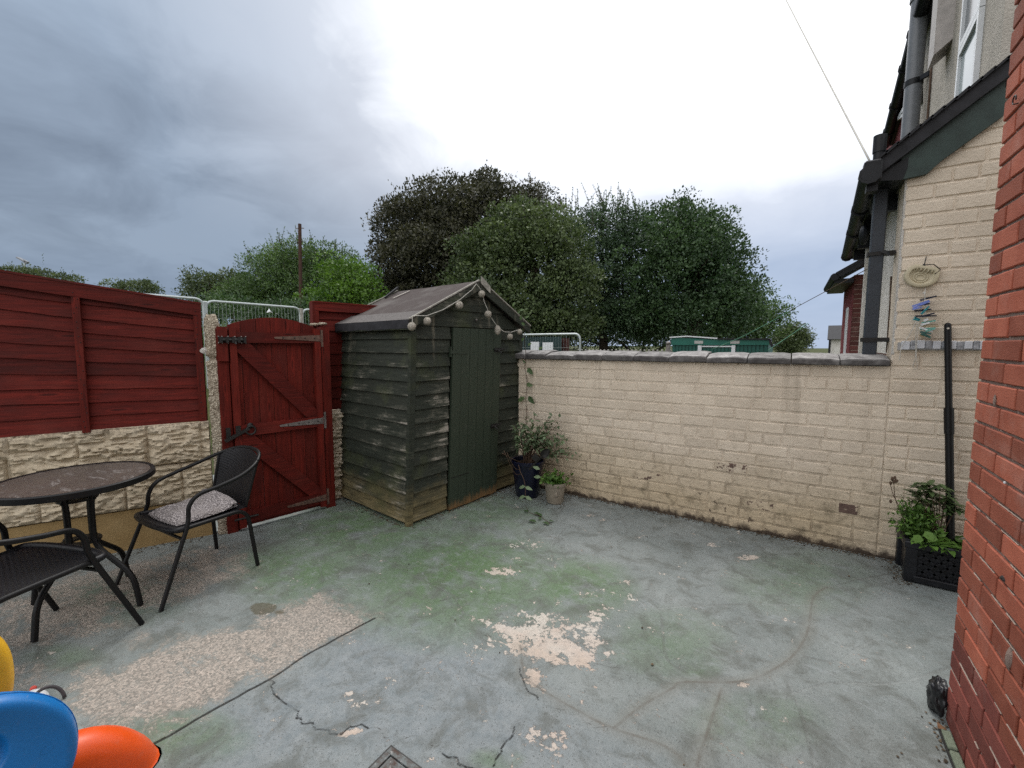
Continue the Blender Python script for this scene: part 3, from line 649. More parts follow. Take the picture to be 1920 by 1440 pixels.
# ================================================================== CREAM BOUNDARY WALL
YW = 3.88
def brick_mesh(name, L, H, D, mat, seed, lump=0.0035, rnd=0.0045, nu=9, nv=4, face='-y', jit=0.0036, rim_=0.006):
    """a brick with a worn, slightly lumpy front face; front at y=0 (or x=0), origin at lower left front"""
    rr = random.Random(seed); b = MB()
    def fr(u, v):
        x, z = u * L, v * H
        e = min(u * L, (1 - u) * L, v * H, (1 - v) * H)
        y = -lump * (0.6 + 0.5 * mnoise.noise((x * 16 + seed * 3.1, z * 16, seed)))
        if e < 1e-6:
            y = rnd * (0.85 if min(u * L, (1 - u) * L) < 1e-6 and 1e-6 < v < 1 - 1e-6 else 1.2)
            x += rr.uniform(-1, 1) * jit; z += rr.uniform(-1, 1) * jit
        return (x, y, z)
    ru, rv_ = rim_ / L, rim_ / H
    us = [0, ru] + [ru + (1 - 2 * ru) * i / (nu - 2) for i in range(1, nu - 2)] + [1 - ru, 1]
    vs_ = [0, rv_] + [rv_ + (1 - 2 * rv_) * i / (nv - 1) for i in range(1, nv - 1)] + [1 - rv_, 1]
    n = len(us); k = len(vs_)
    pts = [fr(u, v) for v in vs_ for u in us]
    b.add(pts, [(j * n + i, j * n + i + 1, (j + 1) * n + i + 1, (j + 1) * n + i) for j in range(k - 1) for i in range(n - 1)])
    o = len(pts)
    rim = [i for i in range(n)] + [j * n + n - 1 for j in range(1, k)] + [(k - 1) * n + i for i in range(n - 2, -1, -1)] + [j * n for j in range(k - 2, 0, -1)]
    b.v += [(b.v[i][0], D, b.v[i][2]) for i in rim]
    q = len(rim)
    b.f += [(rim[i], o + i, o + (i + 1) % q, rim[(i + 1) % q]) for i in range(q)]
    if face == '-x': b.v = [(y, -x, z) for x, y, z in b.v]
    me = b.mesh(name, 28); me.materials.append(mat); return me

CH_ = 0.0905; ZC = 1.357
wall = thing('boundary_wall', 'long low wall of cream painted bricks with grey coping stones, flaking at its foot', 'wall', (-1.0, YW, 0))
core = MB(); core.box((-2.62, YW + 0.0018, -0.05), (0.575, 4.12, ZC))
core.build('mortar', M_cream_joint, wall)
var_s = [brick_mesh('brick_stretcher', 1.0 * 0.235, 0.079, 0.05, M_cream, i) for i in range(10)]
var_w = [brick_mesh('brick_worn', 0.235, 0.079, 0.05, M_cream_worn, 40 + i, 0.003) for i in range(3)]
var_b = [brick_mesh('brick_flaked', 0.235, 0.079, 0.05, M_cream_bare, 30 + i, 0.002) for i in range(4)]
bare_at = [(PY(1590, 950, YW), 1)]
worn_at = [PY(1212, 892, YW), PY(1190, 828, YW), PY(1345, 870, YW), PY(1400, 875, YW), PY(1405, 940, YW), PY(1330, 930, YW), PY(1140, 985, YW)]
def lay(root, x0, x1, z0, z1, ytop=None, group_rng=random.Random(3), yw=YW, headers=(3, 7, 11, 15, 19, 23, 27, 31, 35)):
    k = 0; n = 0
    z = z0
    while z < z1 - 0.03:
        x = x0 - (0.12 if k % 2 else 0.0) + group_rng.uniform(-0.02, 0.02)
        while x < x1 - 0.01:
            L = group_rng.uniform(0.222, 0.25) if (k % 5) != 3 else group_rng.choice([0.108, 0.112, 0.236])
            a, b_ = max(x, x0 + 0.002), min(x + L, x1 - 0.002)
            if b_ - a > 0.03 and (ytop is None or z + CH_ < ytop((a + b_) / 2)):
                bare = any(abs((a + b_) / 2 - q.x) < 0.11 and abs(z + 0.045 - q.z) < 0.045 for q, _ in bare_at)
                worn = any(abs((a + b_) / 2 - q.x) < 0.11 and abs(z + 0.045 - q.z) < 0.045 for q in worn_at)
                me_ = group_rng.choice(var_b if bare else (var_w if worn else var_s))
                o = obj('brick', me_, root, (a, yw + group_rng.uniform(-0.0015, 0.0015) , z + group_rng.uniform(-0.002, 0.002) + 0.004))
                o.scale = ((b_ - a) / 0.235, 1, group_rng.uniform(0.97, 1.03)); o.rotation_euler[1] = group_rng.uniform(-0.006, 0.006)
                n += 1
            x += L + group_rng.uniform(0.009, 0.015)
        z += CH_; k += 1
    return n
lay(wall, -2.60, 0.574, 0.0, ZC)
cx = [-2.60, -2.334, -2.099, -1.788, -1.492, -1.192, -0.885, -0.588, -0.29, 0.001, 0.294, 0.568]
for i in range(len(cx) - 1):
    b = MB(); a, e = cx[i] + 0.004, cx[i + 1] - 0.004; N_ = 6
    tz = random.uniform(-0.006, 0.006); dyv = random.uniform(-0.006, 0.006); ti = random.uniform(-0.006, 0.006)
    prof = [(3.838, ZC + 0.004), (3.833, ZC + 0.010), (3.833, ZC + 0.040), (3.842, ZC + 0.052), (3.98, ZC + 0.082), (4.14, ZC + 0.090), (4.165, ZC + 0.08), (4.165, ZC + 0.004)]
    vs = []
    for k in range(N_ + 1):
        t = k / N_; xx = a + (e - a) * t; ed = 0.007 if k in (0, N_) else 0
        for (yy, z_) in prof:
            vs.append((xx, yy + dyv + ed * (1 if yy < 3.9 else 0) + 0.004 * vn((xx * 3, yy, z_), 6), z_ + tz * (z_ > ZC + 0.02) + ti * (t - 0.5) - ed * (z_ > ZC + 0.03) + 0.003 * vn((xx, yy * 2, z_ * 3 + i), 9)))
    q = len(prof)
    b.add(vs, [(k * q + j, (k + 1) * q + j, (k + 1) * q + (j + 1) % q, k * q + (j + 1) % q) for k in range(N_) for j in range(q)] + [tuple(range(q)), tuple(N_ * q + j for j in range(q))[::-1]])
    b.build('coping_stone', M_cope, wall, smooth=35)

# ================================================================== NEIGHBOUR'S TERRACE HOUSE (right of the wall)
house = thing('terraced_house', 'terraced house behind the wall end with cream brick gable, lean-to roof and roughcast upper wall', 'house', (1.0, YW, 0))
T = Vector((0.047, 1, 0))
zroof = lambda x: 2.575 + 0.78 * (x - 0.555)
b = MB(); b.prism([(0.5765, YW + 0.0045, -0.05), (1.6, YW + 0.0045, -0.05), (1.6, YW + 0.0045, 3.25), (0.990, YW + 0.0045, zroof(0.990)), (0.5765, YW + 0.0045, 2.58)], (0, 0, 0), (0, 0.2, 0))
b.build('gable_wall', M_cream, house)
lay(house, 0.5775, 1.22, 0.0, 3.2, ytop=lambda x: min(zroof(x) + 0.06, 3.1), group_rng=random.Random(11))
b = MB()
def side(s, x, z): return Vector((0.575 + x, YW, z)) + T * s
b.add([side(s, x, z) for s in (0.0, 3.2) for x, z in ((0, 1.44), (0.013, 1.44), (0.013, 2.63), (0, 2.60))], [(0, 1, 2, 3), (4, 5, 6, 7), (0, 3, 7, 4), (3, 2, 6, 7)])
b.build('side_wall', M_white_r, house)
b = MB(); b.bar(side(1.9, -0.05, 1.3), side(1.9, -0.05, 2.7), 0.05, 0.05, (0, 1, 0)); b.build('pipe_boxing', M_white_r, house)
# lean-to roof slab with visible verge, bargeboard, soffit, gutter
b = MB()
p0, p1 = Vector((0.40, 3.80, zroof(0.40) + 0.225)), Vector((1.12, 3.80, zroof(1.12) + 0.225))
vs = []
for s in (0.0, 3.35):
    for q, dz_ in ((p0, -0.07), (p1, -0.07), (p1, 0.03), (p0, 0.03)): vs.append(q + T * s + Vector((0, 0, dz_)))
b.add(vs, [(0, 1, 2, 3), (7, 6, 5, 4), (0, 4, 5, 1), (2, 6, 7, 3), (3, 7, 4, 0), (1, 5, 6, 2)])
b.build('lean_to_roof', M_roofd, house)
for k in range(14):      # verge slates
    a = p0 + (p1 - p0) * (k / 14) + Vector((0, -0.012, 0.034)); e = p0 + (p1 - p0) * ((k + 1.15) / 14) + Vector((0, -0.012, 0.042))
    b = MB(); b.bar(a + T * 0.06, e + T * 0.06, 0.14, 0.012 + 0.004 * (k % 2)); b.build('slate', M_roofd, house)
b = MB()
bp = [PY(1692, 336, 3.84), PY(1738, 326, 3.84), PY(1764, 302, 3.84), PY(1885, 214, 3.84), PY(1885, 140, 3.84), PY(1690, 283, 3.84)]
b.prism(bp, (0, 0, 0), (0, 0.032, 0)); b.build('bargeboard', M_barge, house)
b = MB()                                         # boxed eaves end + soffit
b.prism([(0.40, 3.835, 2.60), (0.555, 3.835, 2.58), (0.575, 3.835, 2.66), (0.575, 3.835, 2.72), (0.42, 3.835, 2.64)], (0, 0, 0), T * 3.2)
b.build('soffit', M_gutter, house)
for s in (0.35, 1.1, 1.8, 2.5):
    b = MB(); b.box((-0.145, -0.03, -0.11), (-0.005, 0.03, 0.0), Matrix.Translation(side(s, 0.0, 2.59))); b.build('eaves_bracket', M_gutter, house)
gut = MB(); gx = Vector((0.375, 3.72, 2.63))
prof = [(math.cos(t) * 0.055, math.sin(t) * 0.055) for t in np.linspace(math.pi, 2 * math.pi, 9)]
for s0, s1 in ((0.0, 3.25),):
    vs = [gx + T * s + Vector((x, 0, z)) for s in (s0, s1) for x, z in prof + [(x * .9, z * .9) for x, z in prof[::-1]]]
    q = 18; gut.add(vs, [(i, (i + 1) % q, q + (i + 1) % q, q + i) for i in range(q)] + [tuple(range(q)), tuple(range(2 * q - 1, q - 1, -1))])
for s in (0.02, 0.9, 1.8, 3.2): gut.tube([gx + T * (s - 0.02) + Vector((0, 0, -0.012)), gx + T * (s + 0.02) + Vector((0, 0, -0.012))], 0.062, 10)
gut.build('gutter', M_gutter, house, smooth=40)
b = MB(); b.box((0.345, 3.76, 2.585), (0.44, 3.85, 2.72), bev=0.01); b.box((0.365, 3.77, 2.52), (0.425, 3.84, 2.587)); b.build('gutter_hopper', M_gutter, house)
q = PY(1648, 292, 3.9); b = MB(); b.tube([(q.x, 3.9, 2.70), (q.x, 3.9, q.z + 0.10)], 0.032, 12); b.tube([(q.x, 3.9, q.z + 0.02), (q.x, 3.9, q.z + 0.13)], 0.037, 12); b.build('vent_stub', M_gutter, house, smooth=40)
pt, pb = PY(1645, 345, 4.05), PY(1637, 665, 4.05)
b = MB(); b.box((-0.039, -0.03, 1.35), (0.039, 0.03, 2.62), Matrix.Translation(((pt.x + pb.x) / 2, 4.05, 0)), bev=0.006); dp = b.build('downpipe', M_pipe, house)
b = MB(); b.box((-0.052, -0.04, -0.015), (0.10, 0.04, 0.015), Matrix.Translation(((pt.x + pb.x) / 2, 4.05, PY(1640, 637, 4.02).z))); b.build('bracket', M_iron, dp)
b = MB(); b.box((-0.052, -0.04, -0.012), (0.10, 0.04, 0.012), Matrix.Translation(((pt.x + pb.x) / 2, 4.05, PY(1650, 475, 4.02).z))); b.build('bracket', M_iron, dp)
b = MB(); b.bar(PY(1655, 470, 4.0), PY(1668, 476, 3.98), 0.02, 0.02); b.bar(PY(1668, 476, 3.98), PY(1672, 474, 3.97), 0.035, 0.03); b.build('outside_tap', M_iron, house)
# little cable down the side wall
b = MB(); b.tube(bez([side(0.28, -0.008, 2.0), side(0.25, -0.008, 1.88), side(0.2, -0.01, 1.8), side(0.2, -0.008, 1.45)], 5), 0.006, 6); b.build('cable', M_stem, house)
# floodlight-like lamp under the eaves
b = MB(); q = PY(1620, 440, 4.9); b.ball((q.x, q.y, q.z), 0.06, 10, 8, (0.6, 1.2, 1.5)); b.bar(q, q + Vector((0.1, 0, 0.12)), 0.02, 0.02); b.build('eaves_lamp', M_gutter, house, smooth=True)
# upper rear wall
XM = 0.99
def up(s, z, x=0.0): return Vector((XM + x, YW, z)) + T * s
b = MB(); b.add([up(s, z, x) for s in (0.15, 3.75) for x, z in ((0, 2.7), (0.3, 2.7), (0.3, 6.2), (0, 6.2))], [(0, 1, 2, 3), (7, 6, 5, 4), (0, 3, 7, 4), (3, 2, 6, 7), (1, 0, 4, 5)])
b.build('upper_wall', M_render, house)
WA, WB = (XM, YW), (XM + 0.47, YW + 10)
def onw(px, py, out_=0.0):
    q = PLN(px, py, WA, WB); return (q.xy - Vector(WA)).dot(T.xy.normalized()), q.z
s0, s1 = onw(1835, 150)[0], onw(1802, 140)[0]; ztr = onw(1820, 68)[1]
def frm(b_, sa, sb, za, zb, w, x0, x1):
    for (a1, b1, c1, d1) in ((sa, sb, za, za + w), (sa, sb, zb - w, zb), (sa, sa + w, za + w, zb - w), (sb - w, sb, za + w, zb - w)):
        vs = [up(s, z, x) for s in (a1, b1) for z in (c1, d1) for x in (x0, x1)]
        b_.add(vs, [(0, 1, 3, 2), (4, 6, 7, 5), (0, 4, 5, 1), (2, 3, 7, 6), (0, 2, 6, 4), (1, 5, 7, 3)])
wn = MB(); frm(wn, s0, s1, 3.0, ztr, 0.045, -0.03, 0.03); frm(wn, s0, s1, ztr + 0.005, ztr + 0.75, 0.045, -0.03, 0.03)
wf = wn.build('window', M_upvc, house)
b = MB(); b.add([up(s0, 3.0, -0.012), up(s1, 3.0, -0.012), up(s1, ztr, -0.012), up(s0, ztr, -0.012)], [(0, 1, 2, 3)]); b.build('pane', M_pane, wf)
b = MB(); b.add([up(s0, ztr, -0.010), up(s1, ztr, -0.010), up(s1, ztr + .75, -0.010), up(s0, ztr + .75, -0.010)], [(0, 1, 2, 3)]); b.build('pane', M_paned, wf)
sv, zv = onw(1782, 62)
b = MB(); b.add([up(s, z, x) for s in (sv - 0.14, sv + 0.14) for x, z in ((0, zv - .12), (-0.12, zv - .22), (-0.12, zv + .6), (0, zv + .6))], [(0, 1, 2, 3), (7, 6, 5, 4), (0, 4, 5, 1), (1, 5, 6, 2), (2, 6, 7, 3)])
b.build('vent_box', plain('grey_vent_box', (0.42, 0.39, 0.37), 0.6), house)
sp_ = onw(1741, 110)[0]
b = MB(); b.tube([up(sp_, 2.9, -0.11), up(sp_, 6.3, -0.11)], 0.078, 18); b.tube([up(sp_, onw(1741, 22)[1], -0.11), up(sp_, 6.3, -0.11)], 0.090, 18)
sp = b.build('soil_pipe', M_soil, house, smooth=40)
zb_ = onw(1741, 142)[1]
b = MB(); b.tube([up(sp_, zb_ - 0.03, -0.11), up(sp_, zb_ + 0.03, -0.11)], 0.085, 18); b.bar(up(sp_ - 0.1, zb_, -0.06), up(sp_ - 0.16, zb_, 0.0), 0.03, 0.05); b.build('bracket', M_gutter, sp, smooth=40)
b = MB(); b.tube(bez([up(sp_ - 0.35, 3.0, -0.012), up(sp_ - 0.36, 4.1, -0.012), up(sp_ - 0.33, 4.6, -0.012), up(sp_ - 0.38, 5.2, -0.012), up(sp_ - 0.36, 6.2, -0.012)], 5), 0.010, 6); b.build('cable', M_stem, house)
# next house along: maroon upper wall with window, shared eaves gutter
h2 = thing('maroon_house', 'maroon painted house wall with a dark window, seen past the grey soil pipe', 'house', (1.3, 8.0, 0))
b = MB(); b.add([up(s, z, x) for s in (3.76, 7.6) for x, z in ((0.0, 2.4), (0.3, 2.4), (0.3, 5.9), (0.0, 5.9))], [(0, 1, 2, 3), (7, 6, 5, 4), (0, 3, 7, 4), (3, 2, 6, 7), (1, 0, 4, 5)]); b.build('wall', M_maroon, h2)
b = MB(); w4 = [onw(1731, 150), onw(1692, 220), onw(1722, 199), onw(1731, 192)]
b.add([up(s, z, -0.02) for s, z in w4], [(0, 1, 2, 3)]); wp = b.build('window', M_paned, h2)
b = MB(); b.bar(up(*w4[0], -0.03), up(*w4[1], -0.03), 0.05, 0.05); b.bar(up(*w4[1], -0.03), up(*w4[2], -0.03), 0.04, 0.04); b.build('frame', M_upvc, wp)
for (sa, sb) in ((4.35, 4.36),):
    b = MB(); b.bar(up(sa, 2.6, -0.004), up(sa, 4.4, -0.004), 0.02, 0.02, (0, 1, 0)); b.build('wall_joint', M_stem, h2)
b = MB(); ea, eb = PLN(1735, -60, (XM - .10, YW), (XM + .37, YW + 10)), PLN(1660, 272, (XM - .10, YW), (XM + .37, YW + 10))
ea = PLN(1733, 0, (XM - .10, YW), (XM + .37, YW + 10)); dv = (eb - ea)
b.tube([ea - dv * 0.2, eb], 0.07, 10); b.bar(ea - dv * 0.2 + Vector((0.07, 0, 0.02)), eb + Vector((0.07, 0, 0.02)), 0.10, 0.10)
for t in (0.15, 0.35, 0.62, 0.85): b.tube([ea + dv * t, ea + dv * (t + 0.012)], 0.083, 10)
b.build('eaves_gutter', M_gutter, h2, smooth=40)
b = MB(); b.add([ea - dv * 0.2 + Vector((0, 0, 0.06)), eb + Vector((0, 0, 0.06)), eb + Vector((1.5, 0, 1.2)), ea - dv * 0.2 + Vector((1.5, 0, 1.2))], [(0, 1, 2, 3)]); b.build('roof', M_roofd, h2)
# the far red-brick extension
h3 = thing('brick_extension', 'small dark red brick extension with black eaves, beyond the grey downpipe', 'house', (0.9, 9.2, 0))
M_dkbrick = mat_redbrick('dark_red_brick', (0.075, 0.026, 0.022), (0.105, 0.034, 0.028))
yb = 9.0; fx0 = PY(1597, 600, yb).x; fx1 = fx0 + 1.4
zt = PY(1605, 515, yb).z
b = MB(); b.box((fx0 + 0.006, yb + 0.006, -0.05), (fx1, yb + 1.6, zt)); b.build('mortar', M_mortar, h3)
vm = [brick_mesh('far_brick', 0.215, 0.066, 0.03, M_dkbrick, 60 + i, 0.002, 0.004, 4, 2) for i in range(3)]
z = 1.2
k = 0
while z < zt - 0.07:
    for i in range(3):
        o = obj('brick', random.choice(vm), h3, (fx0 + 0.226 * i - (0.112 if k % 2 and i else 0), yb, z)); 
        if i == 0 and k % 2: o.scale.x = 0.48
    z += 0.076; k += 1
b = MB(); b.box((fx0 - 0.004, yb + 0.03, -0.05), (fx0 + 0.02, yb + 1.6, zt + 0.001)); sd = b.build('side_wall', M_maroon, h3)
b = MB(); b.box((fx0 - 0.02, yb + 0.5, 1.2), (fx0 - 0.005, yb + 0.8, 1.5 + (648 - 588) / 805 * 8.9)); b.build('window', M_upvc, h3)
b = MB(); b.bar((fx0 - 0.22, yb - 0.12, zt - 0.02), (fx1, yb - 0.12, zt + 0.95), 0.05, 0.14, (0, 1, 0)); b.bar((fx0 - 0.25, yb - 0.15, zt + 0.02), (fx1, yb - 0.15, zt + 1.03), 0.04, 0.05, (0, 1, 0)); b.build('verge_board', M_gutter, h3)
b = MB(); b.add([(fx0 - 0.25, yb - 0.15, zt + 0.02), (fx1, yb - 0.15, zt + 1.03), (fx1, yb + 1.7, zt + 1.03), (fx0 - 0.25, yb + 1.7, zt + 0.02)], [(0, 1, 2, 3)]); b.build('roof', M_roofd, h3)
b = MB(); b.tube([(fx0 - 0.27, yb - 0.15, zt - 0.03), (fx0 - 0.27, yb + 1.7, zt - 0.03)], 0.06, 10); b.box((fx0 - 0.27, yb - 0.1, zt - 0.13), (fx0 - 0.02, yb + 1.65, zt - 0.06)); b.build('gutter', M_gutter, h3)
# white far house
h4 = thing('white_house', 'far white rendered house with dark slate roof, left of the dark brick extension', 'house', AT(1575, 655, 30))
q0, q1 = AT(1555, 655, 30), AT(1600, 655, 30); nq = Vector((ray(1556, 640).x, ray(1556, 640).y, 0)).normalized(); dq = Vector((nq.y, -nq.x, 0))
ze, zr = AT(1555, 635, 30).z, AT(1552, 608, 30).z
def hb(u, w, z): return Vector((q0.x, q0.y, 0)) + dq * u + nq * w + Vector((0, 0, z))
b = MB(); vs = [hb(u, w, z) for u in (0, 6) for w in (0, 5) for z in (0, ze)]; b.add(vs, [(0, 1, 3, 2), (4, 6, 7, 5), (0, 4, 5, 1), (2, 3, 7, 6), (1, 5, 7, 3)]); b.build('wall', M_white_r, h4)
b = MB(); vs = [hb(-0.15, -0.3, ze - 0.05), hb(6.1, -0.3, ze - 0.05), hb(6.1, 2.5, zr), hb(-0.15, 2.5, zr), hb(-0.15, 5.3, ze - 0.05), hb(6.1, 5.3, ze - 0.05)]; b.add(vs, [(0, 1, 2, 3), (3, 2, 5, 4), (0, 3, 4)]); b.build('roof', M_roofd, h4)
b = MB(); vs = [hb(u, -0.03, z) for u in (0.72, 1.7) for z in (0.4, AT(1570, 650, 30).z)]; b.add(vs, [(0, 2, 3, 1)]); b.build('window', M_pane, h4)
b = MB(); b.bar(hb(0.0, -0.05, 0), hb(0.0, -0.05, ze), 0.12, 0.1, (0, 1, 0)); b.build('downpipe', M_gutter, h4)

# ================================================================== OUR OWN RED BRICK WALL (right edge)
XB, YC = 0.590, 2.289
rw = thing('brick_house_wall', 'red facing-brick house wall with its corner, tall, at the right edge of the yard', 'house wall', (0.9, 1.9, 0))
b = MB(); b.box((XB + 0.006, -2.0, -0.05), (3.2, YC - 0.006, 3.6)); b.build('mortar', M_mortar, rw)
rbm = [brick_mesh('brick_stretcher', 0.215, 0.066, 0.04, M_rb, 100 + i, 0.0008, 0.002, 8, 4, '-x', 0.0016, 0.003) for i in range(8)]
rbd = [brick_mesh('brick_damp', 0.215, 0.066, 0.04, M_rb_damp, 120 + i, 0.0008, 0.002, 8, 4, '-x', 0.0016, 0.003) for i in range(5)]
rr = random.Random(5)
for k in range(47):
    z = 0.004 + k * 0.0762
    y = YC; first = True
    while y > 1.45:
        L = 0.215
        if first and k % 2: L = 0.1025
        first = False
        damp = z < 0.30 + rr.uniform(-0.08, 0.05)
        o = obj('brick', rr.choice(rbd if damp else rbm), rw, (XB + rr.uniform(-0.0012, 0.0012), y, z + rr.uniform(-0.001, 0.001)))
        o.scale = (1, L / 0.215, rr.uniform(0.98, 1.02)); o.rotation_euler[0] = rr.uniform(-0.004, 0.004)
        y -= L + 0.0105
# pale mortar smears squeezed out of the lower joints, as stuff
b = MB()
for k in range(2, 14):
    for _ in range(4):
        y = rr.uniform(1.5, YC - 0.03); z = 0.004 + k * 0.0762 - 0.0075; L = rr.uniform(0.03, 0.14); n_ = 12
        b.tube([(XB + 0.0025 - 0.002 * abs(vn((i * .7, y, z), 3)), min(YC - 0.004, y + L * i / n_), z + 0.0018 * vn((i * .9, y * 7, k), 2)) for i in range(n_ + 1)], 0.0019 + rr.uniform(-.0007, .0005), 5)
b.build('mortar_smears', plain('pale_mortar_smear', (0.40, 0.31, 0.26), 0.95, 0.1), rw, kind='stuff')
# chipped hole patched with cement, and a screw
q = PX(1893, 1235, XB); b = MB(); b.ball((XB, q.y, q.z), 0.028, 12, 8, (0.3, 0.6, 1.25), 0.1); b.build('cement_patch', M_mortar, rw, smooth=True)
q = PX(1882, 1085, XB); b = MB(); b.ball((XB, q.y, q.z), 0.012, 8, 6, (0.7, 1.2, 0.7), 0.2); b.build('joint_hole', M_iron, rw)
q = PX(1868, 752, XB); b = MB(); b.ball((XB - 0.004, q.y, q.z), 0.013, 8, 6, (0.25, 0.7, 1.5), 0.2); b.build('brick_chip', M_mortar, rw)
q = PX(1885, 905, XB); b = MB(); b.ball((XB - 0.001, q.y, q.z), 0.004, 8, 6); b.build('wall_plug', M_upvc, rw)
q = PX(1912, 185, XB); hk = MB(); hk.tube([q + Vector((-0.012, 0.013 * math.cos(t), 0.013 * math.sin(t))) for t in np.linspace(-1.2, 3.6, 14)], 0.0022, 6); hk.tube([q + Vector((0.01, 0, -0.013)), q + Vector((-0.012, 0.004, -0.0125))], 0.002, 6)
o = hk.build('wall_hook', M_iron); o['label'] = 'small dark curled wire hook screwed into the red brick wall near its top'; o['category'] = 'hook'
# gully edging at its foot
ge = thing('gully_edging', 'short mossy edging of bricks round a gully at the foot of the red brick wall', 'drain edging', (0.56, 2.1, 0))
M_moss = mat_mortar('mossy_edging', (0.20, 0.23, 0.17))
for i in range(4):
    b = MB(); b.box((XB - 0.030, 1.80 + i * 0.105, 0), (XB - 0.002, 1.895 + i * 0.105, 0.016), bev=0.004); b.build('brick', M_moss, ge)
b = MB(); b.bar((XB - 0.034, 1.80, 0.003), (XB - 0.034, 2.215, 0.003), 0.006, 0.004); b.build('open_joint', M_iron, ge)
for i in range(1):
    q = G(1768 + i * 6, 1368 + i * 6)
    lf = MB(); lf.grid(lambda u, v: (q.x + (u - .5) * .035, q.y + (v - .5) * .045 * (1 - abs(2 * u - 1) ** 2 * .6), 0.004 + 0.014 * math.sin(3 * u + 2 * v + i)), 5, 5)
    o = lf.build('dead_leaf', plain('dead_leaf_brown', (0.15, 0.07, 0.03), 0.8), smooth='all'); o['label'] = 'curled brown dead leaf beside the gully under the red brick wall'; o['category'] = 'leaf'
# crumpled black bag against the corner
q = Vector((0.575, 2.335, 0.0)); b = MB()
def bag(u, v):
    th = math.pi * v; ph = 2 * math.pi * u
    dv_ = Vector((math.sin(th) * math.cos(ph), math.sin(th) * math.sin(ph), math.cos(th)))
    k = 1 + 0.30 * mnoise.noise(dv_ * 2.3 + Vector((4, 1, 7))) + 0.16 * abs(mnoise.noise(dv_ * 6)) - 0.13 * abs(mnoise.noise(dv_ * 12))
    return q + Vector((dv_.x * 0.033 * k, dv_.y * 0.055 * k, max(0.003, 0.062 + dv_.z * 0.075 * k)))
b.grid(bag, 40, 28)
M_bag = plain('black_bin_bag', (0.010, 0.010, 0.012), 0.28, 0.5, var=0.2)
o = b.build('plastic_bag', M_bag, smooth='all'); o['label'] = 'crumpled shiny black plastic bag tucked against the corner of the red brick wall'; o['category'] = 'bag'

# ================================================================== LEFT FENCE
FA = Vector((-4.319, 0.434, 0)); FU = Vector((0.432, 0.902, 0)).normalized(); FN = Vector((FU.y, -FU.x, 0))
def fp(s, n, z): return FA + FU * s + FN * n + Vector((0, 0, z))
ztop = lambda s: 1.985 - 0.150 * s
zbot = lambda s: 0.905 + 0.012 * s
fence = thing('timber_fence', 'wide red overlap fence panel standing on buff rock-faced concrete boards', 'fence', fp(0.2, 0, 0.9))
NP = 10; SL, SR = -1.15, 1.175
for k in range(NP):
    f0, f1 = k / NP, (k + 1) / NP
    b = MB(); ns = 40; vs = []
    for i in range(ns + 1):
        s = SL + (SR - SL) * i / ns
        H = ztop(s) - 0.03 - zbot(s)
        wob = 0.010 * mnoise.noise((s * 2.2, k * 7.7, 0)) + 0.004 * mnoise.noise((s * 9, k * 3.1, 4))
        za, zb = zbot(s) + H * f0 + (wob if k else 0), zbot(s) + H * f1 + 0.022
        for n_, z_ in ((0.016, za), (0.024, za + 0.001), (0.008, zb), (0.0, zb)): vs.append(fp(s, n_ + 0.003 * mnoise.noise((s * 3, k, 1)), z_))
    b.add(vs, [(i * 4 + j, (i + 1) * 4 + j, (i + 1) * 4 + (j + 1) % 4, i * 4 + (j + 1) % 4) for i in range(ns) for j in range(4)] + [(0, 1, 2, 3), tuple(ns * 4 + j for j in (3, 2, 1, 0))])
    b.build('plank', M_red, fence)
def fbar(s0, s1, zf0, zf1, n0, n1, name, mat, s_hi0=None, s_hi1=None):
    b = MB(); vs = []
    for s, zs in ((s0, zf0), (s1, zf1)):
        for n_ in (n0, n1):
            for z_ in zs: vs.append(fp(s, n_, z_))
    b.add(vs, [(0, 1, 3, 2), (4, 6, 7, 5), (0, 4, 5, 1), (2, 3, 7, 6), (0, 2, 6, 4), (1, 5, 7, 3)])
    return b.build(name, mat, fence)
fbar(SL, SR, (ztop(SL) - 0.085, ztop(SL)), (ztop(SR) - 0.085, ztop(SR)), 0.027, 0.048, 'top_rail', M_red)
fbar(SL, SR + .002, (ztop(SL) + 0.002, ztop(SL) + 0.016), (ztop(SR) + 0.002, ztop(SR) + 0.016), -0.01, 0.052, 'capping', M_red)
def batten(sb, st, w, extra=0.0):
    b = MB(); vs = [fp(s + dw, n_, z_) for s, z_ in ((sb, zbot(sb) - extra), (st, ztop(st) - 0.087)) for n_ in (0.026, 0.052) for dw in (-w / 2, w / 2)]
    b.add(vs, [(0, 1, 3, 2), (4, 6, 7, 5), (0, 4, 5, 1), (2, 3, 7, 6), (0, 2, 6, 4), (1, 5, 7, 3)]); b.build('batten', M_redv, fence)
batten(0.487, 0.492, 0.040, 0.012); batten(1.148, 1.150, 0.045); batten(-0.45, -0.45, 0.04)
b = MB(); b.bar(fp(-0.8, 0.0, 1.0), fp(-0.8, 0.0, 1.9), .04, .04, FN)
b = MB(); nr = random.Random(4)
for k in range(NP):
    for sb in (0.49, 1.149, -0.45):
        for q_ in (.3, .7):
            s_ = sb + nr.uniform(-.012, .012); H = ztop(s_) - 0.03 - zbot(s_); b.ball(tuple(fp(s_, 0.0525, zbot(s_) + H * (k + q_) / NP)), 0.0035, 6, 4)
b.build('nail_heads', M_iron, fence, kind='stuff')
